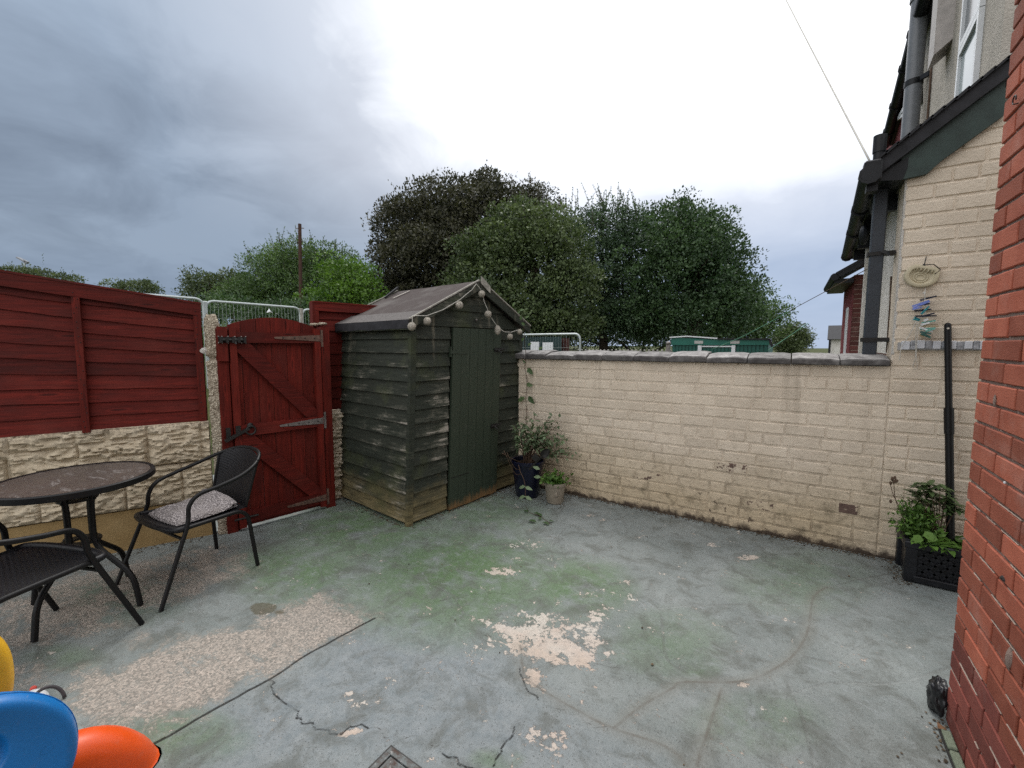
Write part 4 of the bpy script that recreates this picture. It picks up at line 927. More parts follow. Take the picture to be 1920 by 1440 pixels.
# concrete boards below, cast to look like rough stone
cw = thing('concrete_board_wall', 'three stacked buff concrete gravel boards under the wide red fence panel, upper two rock-faced', 'wall', fp(0.2, 0, 0))
def board(z0, z1, rough, seed, mat, name, SA=-1.15, SB=1.178, P=fp, root=cw):
    rr_ = random.Random(seed); stones = []
    s = SA
    while s < SB:                       # random squared rubble, two or three courses high
        Wd = rr_.uniform(0.16, 0.34)
        if rr_.random() < .35: stones.append((s, s + Wd, z0, z1, rr_.random()))
        else:
            cuts = [z0] + sorted([z0 + (z1 - z0) * c for c in ([rr_.uniform(.4, .6)] if rr_.random() < .55 else [rr_.uniform(.28, .38), rr_.uniform(.62, .72)])]) + [z1]
            for a, e in zip(cuts[:-1], cuts[1:]): stones.append((s + rr_.uniform(-.02, .02), s + Wd + rr_.uniform(-.02, .02), a, e, rr_.random()))
        s += Wd
    b = MB(); nu, nv = int((SB - SA) / 0.011), int((z1 - z0) / 0.011)
    def f(u, v):
        s = SA + (SB - SA) * u; z = z0 + (z1 - z0) * v
        if not rough: return P(s, 0.012 + 0.002 * mnoise.noise((s * 12, z * 12, seed)), z)
        h = 0
        for a, e, c, d_, t in stones:
            if a <= s <= e and c <= z <= d_:
                q = min(s - a, e - s, (z - c), (d_ - z)) / 0.022
                h = max(h, (1 - math.exp(-q * 1.6)) * (0.026 + 0.016 * t))
        if h > 0:
            r1 = mnoise.noise((s * 9, z * 26, seed)); r2 = mnoise.noise((s * 24, z * 60, seed + 5))
            r3 = abs(mnoise.noise((s * 14 + z * 9, z * 34 - s * 5, seed + 9)))
            h += (0.020 * (1 - abs(r1) * 2.4) + 0.010 * r2 - 0.016 * max(0, 0.22 - r3) / 0.22) * min(1, h / 0.012)
        ed = min(1, min(v, 1 - v) * (z1 - z0) / 0.014)
        return P(s, 0.004 + max(0, h) * (0.25 + 0.75 * ed), z)
    b.grid(f, nu, nv)
    n_ = len(b.v); base = [P(SA, -0.05, z0), P(SB, -0.05, z0), P(SB, -0.05, z1), P(SA, -0.05, z1)]
    i0, i1, i2, i3 = 0, nu, nv * (nu + 1) + nu, nv * (nu + 1)
    b.add(base, []); b.f += [(n_, n_ + 1, n_ + 2, n_ + 3), (i3, i2, n_ + 2, n_ + 3), (i1, n_ + 1, n_ + 2, i2), (i0, i3, n_ + 3, n_)]
    return b.build(name, mat, root, smooth=32, fix=True)
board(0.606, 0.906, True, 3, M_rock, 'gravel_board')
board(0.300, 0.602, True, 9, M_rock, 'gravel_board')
board(-0.03, 0.296, False, 4, M_rocksm, 'gravel_board')
# pebbly concrete post, broken at the top
b = MB()
def post(u, v):
    z = 1.735 * v; a = u * 4; k = int(min(a, 3.999)); t = a - k
    cs = [(-.045, .05), (.045, .05), (.045, -.06), (-.045, -.06), (-.045, .05)]
    x = cs[k][0] + (cs[k + 1][0] - cs[k][0]) * t; y = cs[k][1] + (cs[k + 1][1] - cs[k][1]) * t
    nz_ = 0.007 * mnoise.noise((x * 60, y * 60, z * 60)) + 0.009 * mnoise.noise((x * 22, y * 22, z * 18)) + (-0.02 if abs(z - 1.40) < 0.012 else 0)
    k2 = 1 + nz_ / 0.05 - (0.35 * max(0, (v - 0.965) / 0.035))
    return fp(1.235 + x * k2 + 0.01 * (1 - v), 0.005 + y * k2, z + (0.03 * mnoise.noise((x * 30, y * 30, 3)) if v > 0.97 else 0))
b.grid(post, 40, 150); n_ = len(b.v); b.f.append(tuple(range(n_ - 41, n_)))
cp = b.build('concrete_post', M_peb, smooth='all'); cp['label'] = 'rough pebbly concrete fence post with a crumbling top, left of the red gate'; cp['category'] = 'post'
b = MB(); q = PLN(383, 657, (-4.319, .434), (-3.84, 1.434)); b.ball(tuple(q + FN * 0.05), 0.022, 8, 6, (.7, 1.3, 1), .25); b.build('loose_chip', M_white_r, cp)
for dx_ in (-0.02, 0.05):
    pass

# ================================================================== GATE
GA = Vector((-3.73, 1.541, 0)); GU = Vector((0.1825, 0.983, 0)).normalized(); GN = Vector((GU.y, -GU.x, 0))
def gp(s, n, z): return GA + GU * s + GN * n + Vector((0, 0, z))
def gbox(b, s0, s1, n0, n1, z0, z1, lean=0.0):
    vs = [gp(s, n, z) for s in (s0, s1) for n in (n0, n1) for z in (z0, z1)]
    b.add(vs, [(0, 1, 3, 2), (4, 6, 7, 5), (0, 4, 5, 1), (2, 3, 7, 6), (0, 2, 6, 4), (1, 5, 7, 3)])
gl = thing('gate_post', 'red timber post with a short block near its head, left of the red gate', 'post', gp(0.0, 0, 0))
b = MB(); gbox(b, 0.004, 0.078, -0.05, 0.022, -0.02, 1.63); b.build('post', M_redv, gl)
b = MB(); gbox(b, 0.008, 0.074, 0.024, 0.048, 1.38, 1.645); b.build('keeper_block', M_redv, gl)
b = MB(); gbox(b, 0.06, 0.115, -0.048, -0.023, -0.02, 1.62); b.build('stop', M_redv, gl)
gr = thing('gate_post', 'slim red timber post carrying the hinges of the red gate', 'post', gp(0.8, 0, 0))
b = MB(); gbox(b, 0.795, 0.872, -0.05, 0.035, -0.02, 1.665); b.build('post', M_redv, gr)
b = MB(); b.ball(tuple(gp(0.78, -0.06, 1.69)), 0.03, 10, 6, (1.4, 1.4, .5), .1); b.ball(tuple(gp(0.86, -0.08, 1.70)), 0.03, 10, 6, (1.4, 1.4, .5), .1)
o = b.build('concrete_post', M_peb, smooth='all'); o['label'] = 'pale broken stub of concrete post showing behind the hinge post of the red gate'; o['category'] = 'post'
gate = thing('garden_gate', 'red ledged and braced timber gate with an arched top and iron hinges', 'gate', gp(0.43, 0, 0))
arch = lambda s: 1.648 + 0.085 * (1 - ((s - 0.42) / 0.36) ** 2)
cuts = [0.088, 0.175, 0.285, 0.395, 0.515, 0.635, 0.785]
for a, e in zip(cuts[:-1], cuts[1:]):
    b = MB(); a += 0.0022; e -= 0.0022
    pr = [(a + (e - a) * i / 6, arch(a + (e - a) * i / 6)) for i in range(7)]
    b.prism([gp(a, 0, 0.02), gp(e, 0, 0.02)] + [gp(s, 0, z) for s, z in pr[::-1]], GN * 0.0, GN * -0.02)
    b.build('board', M_redv, gate)
for s0, s1 in ((0.086, 0.134), (0.735, 0.785)):
    b = MB(); gbox(b, s0, s1, 0.001, 0.046, 0.02, 1.645); b.build('stile', M_redv, gate)
for z0, z1 in ((1.522, 1.607), (0.772, 0.862), (0.055, 0.15)):
    b = MB(); gbox(b, 0.136, 0.733, 0.001, 0.043, z0, z1); b.build('rail', M_red, gate)
for (sa, za, sb, zb) in ((0.150, 1.495, 0.715, 0.895), (0.150, 0.745, 0.715, 0.175)):
    b = MB(); dvec = Vector((sb - sa, zb - za)).normalized(); pn = Vector((-dvec.y, dvec.x)) * 0.042
    pts = [(sa - 0.02, za + 0.026), (sa + 0.075, za + 0.026), (sb + 0.018, zb + 0.032), (sb + 0.018, zb - 0.030), (sb - 0.07, zb - 0.03), (sa - 0.02, za - 0.035)]
    b.prism([gp(s, 0, z) for s, z in pts], GN * 0.001, GN * 0.038); b.build('brace', M_red, gate)
for z_, L, mt in ((1.565, 0.37, M_rustz), (0.822, 0.36, M_zinc), (0.105, 0.33, M_rustz)):
    b = MB(); b.prism([gp(0.78, 0, z_ - 0.028), gp(0.78, 0, z_ + 0.028), gp(0.78 - L, 0, z_ + 0.008), gp(0.775 - L, 0, z_), gp(0.78 - L, 0, z_ - 0.008)], GN * 0.044, GN * 0.050)
    gbox(b, 0.793, 0.812, 0.036, 0.041, z_ - 0.075, z_ + 0.075); b.tube([gp(0.787, 0.038, z_ - 0.035), gp(0.787, 0.038, z_ + 0.035)], 0.008, 8)
    hg = b.build('hinge', mt, gate)
    b = MB()
    for t in (0.1, 0.32, 0.55, 0.8): b.ball(tuple(gp(0.77 - L * t, 0.051, z_)), 0.0065, 6, 4, (1, 1, 1))
    b.build('bolt_heads', M_iron, hg)
b = MB(); gbox(b, 0.012, 0.20, 0.049, 0.054, 1.525, 1.565)
b.tube([gp(0.015, 0.066, 1.545), gp(0.19, 0.066, 1.545)], 0.011, 8)
for s in (0.015, 0.055, 0.095, 0.135, 0.175): gbox(b, s, s + 0.018, 0.054, 0.08, 1.522, 1.568)
b.tube([gp(0.12, 0.066, 1.545), gp(0.12, 0.085, 1.51)], 0.006, 6)
sb_ = b.build('sliding_bolt', M_iron, gate)
b = MB()
for s in (0.012, 0.035, 0.075, 0.12, 0.165, 0.195):
    for z_ in (1.521, 1.569): b.ball(tuple(gp(s, 0.056, z_)), 0.006, 6, 4)
b.build('bolt_heads', M_zinc, sb_)
b = MB(); rc = gp(0.195, 0.060, 0.818)
b.tube([rc + GU * 0.034 * math.cos(t) + Vector((0, 0, 0.034 * math.sin(t))) for t in np.linspace(0, 2 * math.pi, 20)], 0.007, 8, cap=False)
b.ball(tuple(gp(0.195, 0.047, 0.855)), 0.024, 10, 8, (.6, 1, 1)); b.bar(gp(0.185, 0.05, 0.835), gp(0.015, 0.055, 0.755), 0.022, 0.03, GN)
gbox(b, 0.092, 0.125, 0.047, 0.060, 0.79, 0.865); gbox(b, 0.03, 0.058, 0.024, 0.045, 0.755, 0.855)
b.build('ring_latch', M_iron, gate, smooth=40)
b = MB(); gbox(b, 0.10, 0.22, 0.031, 0.036, 0.085, 0.12); b.tube([gp(0.05, 0.045, 0.103), gp(0.22, 0.045, 0.103)], 0.009, 8); b.build('bottom_bolt', M_iron, gate)

# red panel beyond the gate and its concrete board
b2 = thing('timber_fence', 'narrow red fence panel between the gate hinge post and the green shed', 'fence', gp(0.9, -0.1, 0.9))
for k in range(9):
    z0 = 0.882 + k * 0.108
    b = MB(); vs = [gp(s, n_ - 0.16, z_) for s in (0.80, 1.75) for n_, z_ in ((0.016, z0), (0.024, z0 + .001), (0.008, z0 + 0.128), (0, z0 + 0.128))]
    b.add(vs, [(j, 4 + j, 4 + (j + 1) % 4, (j + 1) % 4) for j in range(4)] + [(0, 1, 2, 3), (7, 6, 5, 4)]); b.build('plank', M_red, b2)
b = MB(); gbox(b, 0.80, 1.75, -0.132, -0.105, 1.82, 1.893); gbox(b, 0.795, 1.75, -0.17, -0.10, 1.895, 1.908); b.build('top_rail', M_red, b2)
b = MB(); gbox(b, 0.80, 0.84, -0.133, -0.100, 0.88, 1.819); b.build('batten', M_redv, b2)
b = MB(); gbox(b, 0.785, 0.798, -0.17, -0.10, 0.88, 1.90); b.build('edge_strip', M_redv, b2)
c2 = thing('concrete_board_wall', 'cream rock-faced concrete boards between the red gate post and the green shed', 'wall', gp(0.9, -0.1, 0))
M_rockc = mat_rockface('cream_rock_faced_concrete', (0.46, 0.40, 0.30), (0.60, 0.53, 0.42), 0.0)
gq = lambda s, n, z: gp(s, n - 0.15, z)
board(0.595, 0.878, True, 21, M_rockc, 'gravel_board', 0.78, 1.75, gq, c2)
board(0.300, 0.590, True, 22, M_rockc, 'gravel_board', 0.78, 1.75, gq, c2)
board(-0.02, 0.296, True, 23, M_rockc, 'gravel_board', 0.78, 1.75, gq, c2)

# ================================================================== SHED
SC = Vector((-2.625, 2.442, 0)); SU = Vector((0.168, 1.449, 0)).normalized(); SV = Vector((-SU.y, SU.x, 0)); SN = -SV
LEAN = 0.049; SW, SD = 1.415, 1.12
def sp3(s, v, z): return SC + SU * (s + LEAN * z) + SV * v + Vector((0, 0, z))
shed = thing('garden_shed', 'weathered dark green overlap-boarded shed with brown felt roof in the yard corner', 'shed', SC)
ZE, ZR = 1.665, 2.055
NR = 14
def clap(s0, s1, z0, z1, face, k, mat=M_shed, zt0=None):
    """one feather-edged board; face 'f' front (at v=0), 'l' left side (at s=0), 'r' right side, 'b' back"""
    b = MB(); n = 10; vs = []
    for i in range(n + 1):
        t = i / n; a = s0 + (s1 - s0) * t
        w = 0.0014 * mnoise.noise((a * 5, k * 3.3, 1 if face == 'f' else 2)) 
        o_ = 0.0015 * mnoise.noise((a * 3, k * 5.1, 9))
        for d_, z in ((0.010, z0 + w), (0.029 + o_, z0 + w), (0.006, z1 + 0.014), (0.0, z1 + 0.014)):
            if face == 'f': vs.append(sp3(a, -d_, z))
            elif face == 'l': vs.append(sp3(-d_, a, z))
            elif face == 'r': vs.append(sp3(SW + d_, a, z))
            else: vs.append(sp3(a, SD + d_, z))
    b.add(vs, [(i * 4 + j, (i + 1) * 4 + j, (i + 1) * 4 + (j + 1) % 4, i * 4 + (j + 1) % 4) for i in range(n) for j in range(4)] + [(0, 1, 2, 3), tuple(n * 4 + j for j in (3, 2, 1, 0))])
    o = b.build('plank', mat, shed); at_ = o.data.attributes.new('edge_wear', 'FLOAT', 'POINT'); vals = []
    for i in range(n + 1):
        t = i / n; ew = 0.05 * (t if face == 'f' and s1 < 0.5 else 0) + (0.07 * (1 - t) ** 2 if face == 'l' else 0)
        vals += [0.10 + ew, 0.05 + ew, -0.07 + ew, -0.07 + ew]
    at_.data.foreach_set('value', np.array(vals, np.float32)); return o
zr = lambda k: 0.03 + (ZE - 0.02) * k / NR
for k in range(NR):
    clap(0.0, SD, zr(k), zr(k + 1), 'l', k)
    clap(0.03, 0.405, zr(k), zr(k + 1), 'f', k + 20)
    clap(1.075, SW - 0.02, zr(k), zr(k + 1), 'f', k + 40)
for k in range(0, NR):
    clap(0.0, SD, zr(k), zr(k + 1), 'r', k + 60)
    clap(0.0, SW, zr(k), zr(k + 1), 'b', k + 80)
# gable boards
MID = SW / 2
def hw(z): return max(0.0, (ZR - 0.02 - z) / (ZR - ZE) * (SW / 2 + 0.02))
for vv, sgn in ((0.0, -1), (SD, 1)):
    for k, (z0, z1) in enumerate(((ZE + 0.004, ZE + 0.15), (ZE + 0.15, ZE + 0.285), (ZE + 0.285, ZR - 0.03))):
        b = MB(); pts = [(MID - hw(z0), z0), (MID + hw(z0), z0), (MID + hw(z1 + .012), z1 + .012), (MID - hw(z1 + .012), z1 + .012)]
        b.prism([sp3(s, vv, z) + SV * sgn * (0.022 if i < 2 else 0.007) for i, (s, z) in enumerate(pts)], (0, 0, 0), SV * -sgn * 0.008)
        b.build('plank', M_shed, shed)
b = MB(); vs = []                     # inner lining that closes the corners
b.add([sp3(s, v, z) for s in (0.012, SW - 0.012) for v in (0.012, SD - 0.012) for z in (0.0, ZE)], [(0, 1, 3, 2), (4, 6, 7, 5), (0, 4, 5, 1), (2, 3, 7, 6), (0, 2, 6, 4), (1, 5, 7, 3)])
b.build('frame', M_shed, shed)
def sbox(b, s0, s1, v0, v1, z0, z1):
    b.add([sp3(s, v, z) for s in (s0, s1) for v in (v0, v1) for z in (z0, z1)], [(0, 1, 3, 2), (4, 6, 7, 5), (0, 4, 5, 1), (2, 3, 7, 6), (0, 2, 6, 4), (1, 5, 7, 3)])
b = MB(); sbox(b, -0.026, 0.028, -0.028, 0.012, 0.0, ZE + 0.01); b.build('corner_trim', M_shed, shed)
b = MB(); sbox(b, SW - 0.03, SW + 0.024, -0.026, 0.012, 0.0, ZE - 0.01); b.build('corner_trim', M_shed, shed)
for k in range(6):                    # door
    w = (1.068 - 0.42) / 6; a = 0.42 + w * k
    b = MB(); b.add([sp3(s, v, z) for s in (a + 0.0018, a + w - 0.0018) for v in (-0.040 + random.uniform(-.001, .001), -0.018) for z in (0.012 + random.uniform(-.004, .006), ZE - 0.006)], [(0, 1, 3, 2), (4, 6, 7, 5), (0, 4, 5, 1), (2, 3, 7, 6), (0, 2, 6, 4), (1, 5, 7, 3)])
    o = b.build('door_board', M_door, shed)
b = MB(); sbox(b, 0.425, 1.06, -0.017, -0.012, 0.02, ZE - 0.01); b.build('door_backing', M_door, shed)
b = MB(); b.prism([sp3(0.395, 0, 1.43), sp3(0.60, 0, 1.425), sp3(0.60, 0, 1.437), sp3(0.395, 0, 1.46)], SN * 0.041, SN * 0.045); sbox(b, 0.39, 0.405, -0.046, -0.02, 1.40, 1.49); b.build('hinge', M_door, shed)
b = MB(); sbox(b, 0.44, 0.66, -0.0435, -0.041, 0.30, 0.305); b.build('board_joint', M_iron, shed)
for px_, py_, z in ((928, 656, 0), (921, 797, 0)):
    q = PLN(px_, py_, (-2.625, 2.442), (-2.457, 3.891)); z = q.z; s = (q - SC).dot(SU) - LEAN * z
    b = MB(); sbox(b, s - 0.055, s + 0.045, -0.046, -0.041, z - 0.02, z + 0.02); b.tube([sp3(s - 0.06, -0.056, z), sp3(s + 0.055, -0.056, z)], 0.009, 8); b.tube([sp3(s - 0.02, -0.056, z), sp3(s + 0.005, -0.085, z - 0.03)], 0.007, 8); b.tube([sp3(s + .03, -0.05, z + 0.006), sp3(s + 0.075, -0.07, z + 0.012)], 0.006, 6)
    b.build('bolt', M_iron, shed)
q = PLN(889, 600, (-2.625, 2.442), (-2.457, 3.891)); b = MB(); b.ball(tuple(q + SN * 0.03), 0.012, 8, 6); b.build('knot', M_zinc, shed)
# roof: two felted slopes, overhanging; bargeboards; white trim peak
OV, OF = 0.085, 0.075
def roof_pt(t, v, lift=0.0, sgn=-1):    # t 0 ridge..1 eaves
    s = MID + sgn * t * (SW / 2 + OV); z = ZR + 0.045 - t * (ZR - ZE - 0.035) * (1 + OV / (SW / 2)) + 0.0
    return sp3(s, v, z + lift)
for sgn in (-1, 1):
    b = MB(); n1_, n2_ = 14, 12; top = []
    def rf(u, v): 
        return roof_pt(v, -OF + u * (SD + 2 * OF), 0.004 * mnoise.noise((u * 6, v * 6, sgn)) - 0.018 * math.sin(math.pi * u) * (v > 0) * 0.3, sgn)
    b.grid(rf, n1_, n2_)
    n0 = len(b.v); b.v += [tuple(Vector(p) - Vector((0, 0, 0.02))) for p in b.v]
    st = n1_ + 1; rim = list(range(st)) + [j * st + n1_ for j in range(1, n2_ + 1)] + [n2_ * st + i for i in range(n1_ - 1, -1, -1)] + [j * st for j in range(n2_ - 1, 0, -1)]
    b.f += [(rim[i], rim[(i + 1) % len(rim)], n0 + rim[(i + 1) % len(rim)], n0 + rim[i]) for i in range(len(rim))] + [tuple(n0 + x for x in f[::-1]) for f in b.f[:n1_ * n2_]]
    b.build('roof_felt', M_felt, shed, smooth=40)
# lower overlapping strip of felt, folded over the eaves
b = MB(); b.grid(lambda u, v: roof_pt(0.80 + 0.205 * v, -OF - 0.004 + u * (SD + 2 * OF + .008), 0.007 + 0.003 * mnoise.noise((u * 9, v, 5))), 16, 3)
bf = MB(); bf.grid(lambda u, v: roof_pt(1.008, -OF - 0.004 + u * (SD + 2 * OF + .008), 0.006 - 0.07 * v - (0.012 * mnoise.noise((u * 8, 3, 2)) * v)), 16, 2); bf.build('felt_fold', M_roofd, shed, smooth=40)
b.build('felt_strip', plain('grey_brown_felt', (0.125, 0.115, 0.11), 0.9, 0.15, var=0.3, scale=60), shed, smooth=40)
b = MB(); b.add([roof_pt(1.0, v, z, -1) for v in (-OF, SD + OF) for z in (-0.022, -0.075)] + [roof_pt(0.97, v, z, -1) for v in (-OF, SD + OF) for z in (-0.034, -0.085)], [(0, 1, 3, 2), (4, 6, 7, 5), (1, 5, 7, 3), (0, 4, 5, 1), (2, 3, 7, 6)]); b.build('eaves_board', M_shed, shed)
for sgn in (-1, 1):
    b = MB(); a0, a1 = roof_pt(0.01, -OF - 0.004, 0, sgn), roof_pt(1.0, -OF - 0.004, 0, sgn)
    b.prism([a0 + Vector((0, 0, -0.008)), a1 + Vector((0, 0, -0.008)), a1 + Vector((0, 0, -0.075)), a0 + Vector((0, 0, -0.085))], (0, 0, 0), SN * -0.020)
    b.build('bargeboard', M_shed, shed)
M_weath = plain('bare_weathered_batten', (0.30, 0.285, 0.25), 0.8, 0.2, var=0.35, scale=25)
b = MB(); a0 = roof_pt(0.0, -OF - 0.012, 0.012, 1); a1 = roof_pt(0.16, -OF - 0.012, 0.012, 1); b.prism([a0 + Vector((0, 0, 0.03)), a1 + Vector((0, 0, 0.012)), a1 + Vector((0, 0, -0.055)), a0 + Vector((0, 0, -0.04))], (0, 0, 0), SN * 0.006); b.build('peak_trim', M_weath, shed)
for sgn in (-1, 1):
    b = MB(); b.bar(roof_pt(0.02, -OF - .002, 0.012, sgn), roof_pt(1.0, -OF - .002, 0.010, sgn), 0.016, 0.010); b.build('felt_edge', M_weath, shed)
b = MB(); b.bar(roof_pt(0.0, SD + OF, 0.012, -1), roof_pt(1.0, SD + OF, 0.010, -1), 0.014, 0.009); b.build('felt_edge', M_weath, shed)
b = MB(); b.bar(roof_pt(0.30, SD - 0.18, 0.010), roof_pt(0.08, SD - 0.22, 0.012), 0.022, 0.004); b.build('felt_tear', M_offw, shed)
b = MB(); b.bar(roof_pt(0.25, SD + .02, 0.012), roof_pt(0.02, SD + .05, 0.05), 0.02, 0.02); b.build('ridge_batten', M_iron, shed)
# string of round lantern balls along the gable
lights = thing('string_lights', 'string of grey woven ball lanterns draped along the shed gable', 'string lights', SC)
def fw(px, py, n=0.10): 
    q = PLN(px, py, tuple((SC + SN * n).xy), tuple((SC + SN * n + SU).xy)); return q
path = [(773, 612), (773, 592), (800, 592), (830, 581), (862, 562), (885, 543), (893, 532), (903, 545), (908, 566), (920, 594), (932, 612), (945, 622), (958, 623), (976, 617)]
b = MB(); b.tube([fw(*p) for p in path], 0.0028, 6); b.build('cord', M_cordw, lights)
M_ball = plain('grey_woven_ball', (0.36, 0.33, 0.28), 0.85, 0.2, var=0.35, scale=70, bstr=0.7)
for (x, y, r_, sc) in ((772, 612, 8.5, 1), (801, 602, 8, 1), (861, 572, 7.8, 1), (903, 551, 6.8, 1), (915, 589, 7, 1), (933, 619, 6, 1.6), (956, 631, 6, 1), (974, 622, 5.5, 1)):
    q = fw(x, y, 0.11); dep = (q - EYEV).length * math.cos(math.atan(abs(x - 960) / F_PX))
    b = MB(); rr_ = 0.88 * r_ / F_PX * dep
    b.ball(tuple(q), rr_, 16, 12, (1, 1, sc), 0.035)
    for t in (0.5, 1.6, 2.7): b.tube([q + Vector((math.cos(t) * math.cos(p) * rr_ * 1.02, math.sin(t) * math.cos(p) * rr_ * 1.02, math.sin(p) * rr_ * 1.02 * sc)) for p in np.linspace(0, 6.28, 18)], 0.002, 4, cap=False)
    b.build('ball', M_ball, lights, smooth='all')

# ================================================================== BISTRO TABLE AND CHAIRS
def ribbon_weave(b, fn, nrm, nh, nseg, wid=0.82, amp=0.0035):
    """fn(u,v)->point; horizontal flat strands going over and under"""
    for j in range(nh):
        v0, v1 = (j + 0.5 - wid / 2) / nh, (j + 0.5 + wid / 2) / nh; vs = []
        for i in range(nseg * 2 + 1):
            u = i / (nseg * 2); k = amp * (1 if (i // 1 + (j % 2) * 2) % 4 in (1,) else (-1 if (i + (j % 2) * 2) % 4 == 3 else 0))
            vs += [fn(u, v0) + nrm * k, fn(u, (v0 + v1) / 2) + nrm * (k + 0.0012), fn(u, v1) + nrm * k]
        b.add(vs, [(3 * i + q, 3 * i + 3 + q, 3 * i + 4 + q, 3 * i + 1 + q) for i in range(nseg * 2) for q in (0, 1)])
def weave(b, fn, nrm, nh, nc, amp=0.0032):
    """woven sheet: flat strands bulging over and under the uprights"""
    def f(u, v):
        j = min(int(v * nh), nh - 1); t = v * nh - j
        h = math.sin(math.pi * t) ** 0.5 if 0 < t < 1 else 0
        return fn(u, v) + nrm * (amp * (h * (0.55 + 0.45 * math.cos(math.pi * u * nc + math.pi * j)) - 0.4))
    b.grid(f, nc * 3, nh * 3)
def chair(label):
    c = thing('garden_chair', label, 'chair', (0, 0, 0), 'black wicker bistro chairs')
    Rr = 0.0125
    for sx in (-1, 1):
        b = MB(); b.tube(rounded([(sx * 0.285, 0.275, 0.0), (sx * 0.262, 0.11, 0.42), (sx * 0.255, 0.095, 0.475)], 0.06), Rr, 10); b.build('front_leg', M_black, c, smooth=40)
        b = MB(); b.tube(rounded([(sx * 0.252, 0.13, 0.415), (sx * 0.225, -0.26, 0.405), (sx * 0.255, -0.295, 0.0)], 0.09, 8), Rr, 10); b.build('rear_leg', M_black, c, smooth=40)
    b = MB()
    pts = [(-0.255, 0.096, 0.470), (-0.252, 0.085, 0.545), (-0.262, 0.035, 0.600), (-0.285, -0.08, 0.628), (-0.285, -0.21, 0.66), (-0.245, -0.325, 0.705), (-0.15, -0.405, 0.748), (0, -0.430, 0.762)]
    pts = pts + [(-x, y, z) for x, y, z in pts[-2::-1]]
    b.tube(bez(pts, 7), Rr, 10); b.build('arm_rail', M_black, c, smooth=40)
    b = MB(); b.tube(bez([(-0.25, 0.10, 0.415), (-0.24, 0.16, 0.418), (-0.10, 0.187, 0.418), (0.10, 0.187, 0.418), (0.24, 0.16, 0.418), (0.25, 0.10, 0.415)], 6), 0.017, 10); b.build('front_roll', M_wick, c, smooth=40)
    b = MB(); b.tube([(-0.266, 0.135, 0.36), (0.266, 0.135, 0.36)], 0.009, 8); b.build('stretcher', M_black, c)
    def seat(u, v):
        y = -0.28 + 0.45 * v; w = 0.215 + 0.035 * v
        return Vector(((u * 2 - 1) * w, y, 0.412 + 0.008 * v - 0.012 * math.sin(math.pi * u) * math.sin(math.pi * v)))
    b = MB(); weave(b, seat, Vector((0, 0, 1)), 46, 24)
    b.build('seat', M_wick, c, smooth='all', fix=False)
    def back(u, v):
        a = (u * 2 - 1); w = 0.205 + 0.03 * v
        y0 = -0.28 - 0.13 * v + 0.05 * a * a * (0.3 + v) ; z = 0.415 + 0.345 * v - 0.035 * a * a * v
        return Vector((a * w, y0, z))
    b = MB(); weave(b, back, Vector((0, 0.93, 0.35)), 38, 22)
    b.build('backrest', M_wick, c, smooth='all', fix=False)
    for sx in (0.0, 1.0):
        b = MB(); b.tube([back(sx, v / 8) for v in range(9)], 0.010, 8); b.build('back_post', M_black, c, smooth=40)
    return c
ch1 = chair('black wicker chair with a grey fleece pad, in front of the red gate')
ch1.location = (-3.235, 1.105, 0.0); ch1.rotation_euler = (0, 0, R(184.5) )
ch2 = chair('black wicker chair with a bare seat, cut off by the left edge')
ch2.scale = (1.07, 1.07, 1.05); ch2.location = (-3.06, 0.37, 0.0); ch2.rotation_euler = (0, 0, R(21.0))
# fleece pad
b = MB()
def cush(u, v):
    a, c_ = u * 2 - 1, v * 2 - 1
    ex = 0.205 * math.copysign(abs(a) ** 0.9, a) * (1 - 0.10 * c_ * c_); ey = 0.19 * c_ * (1 - 0.07 * a * a)
    return Vector((ex, ey, 0))
def cush_top(u, v):
    a, c_ = abs(u * 2 - 1), abs(v * 2 - 1); e = max(0, 1 - a ** 6) * max(0, 1 - c_ ** 6)
    p = cush(u, v); h = 0.036 * e ** 0.5 * (0.85 + 0.5 * mnoise.noise((u * 3.1, v * 3.1, 2))) + 0.004 * mnoise.noise((u * 26, v * 26, 1)) + 0.003 * mnoise.noise((u * 60, v * 60, 3))
    h += 0.035 * math.exp(-((v - 0.06) ** 2) / 0.012) * (0.6 + 0.8 * u)
    return p + Vector((0, 0, 0.004 + max(0, h)))
b.grid(cush_top, 60, 60); b.grid(lambda u, v: cush(u, v) + Vector((0, 0, 0.002)), 8, 8)
pad = b.build('seat_pad', M_fleece, smooth='all'); pad['label'] = 'grey and white fleece pad lying on the wicker seat in front of the red gate'; pad['category'] = 'cushion'
Mw = Matrix.Translation(ch1.location) @ Matrix.Rotation(R(184.5), 4, 'Z')
pad.matrix_world = Mw @ Matrix.Translation((0.0, -0.05, 0.425)) @ Matrix.Rotation(R(-1.5), 4, 'X')

TC = Vector((-3.365, 0.645, 0)); TZ = 0.75
tb = thing('bistro_table', 'round black metal table with a smoked textured glass top and bent legs', 'table', (0, 0, 0))
b = MB(); b.lathe([(0, 0.0), (0.325, 0.0), (0.325, 0.005), (0, 0.005)], (0, 0, TZ), 48); b.build('glass_top', M_ttop, tb, smooth=30)
b = MB(); b.lathe([(0.326, 0.006), (0.343, 0.009), (0.349, 0.003), (0.349, -0.026), (0.343, -0.030), (0.326, -0.028), (0.326, 0.006)], (0, 0, TZ), 56); b.build('rim', M_black, tb, smooth=40)
for k in range(4):
    a = R(34 + 90 * k + (6 if k % 2 else -2)); ca, sa = math.cos(a), math.sin(a)
    rad = lambda r_, z: (r_ * ca, r_ * sa, z)
    b = MB(); b.tube(rounded([rad(0.10, TZ - 0.012), rad(0.075, 0.60), rad(0.075, 0.36), rad(0.285, 0.185), rad(0.315, 0.0)], 0.07, 7), 0.0145, 10); b.build('leg', M_black, tb, smooth=40)
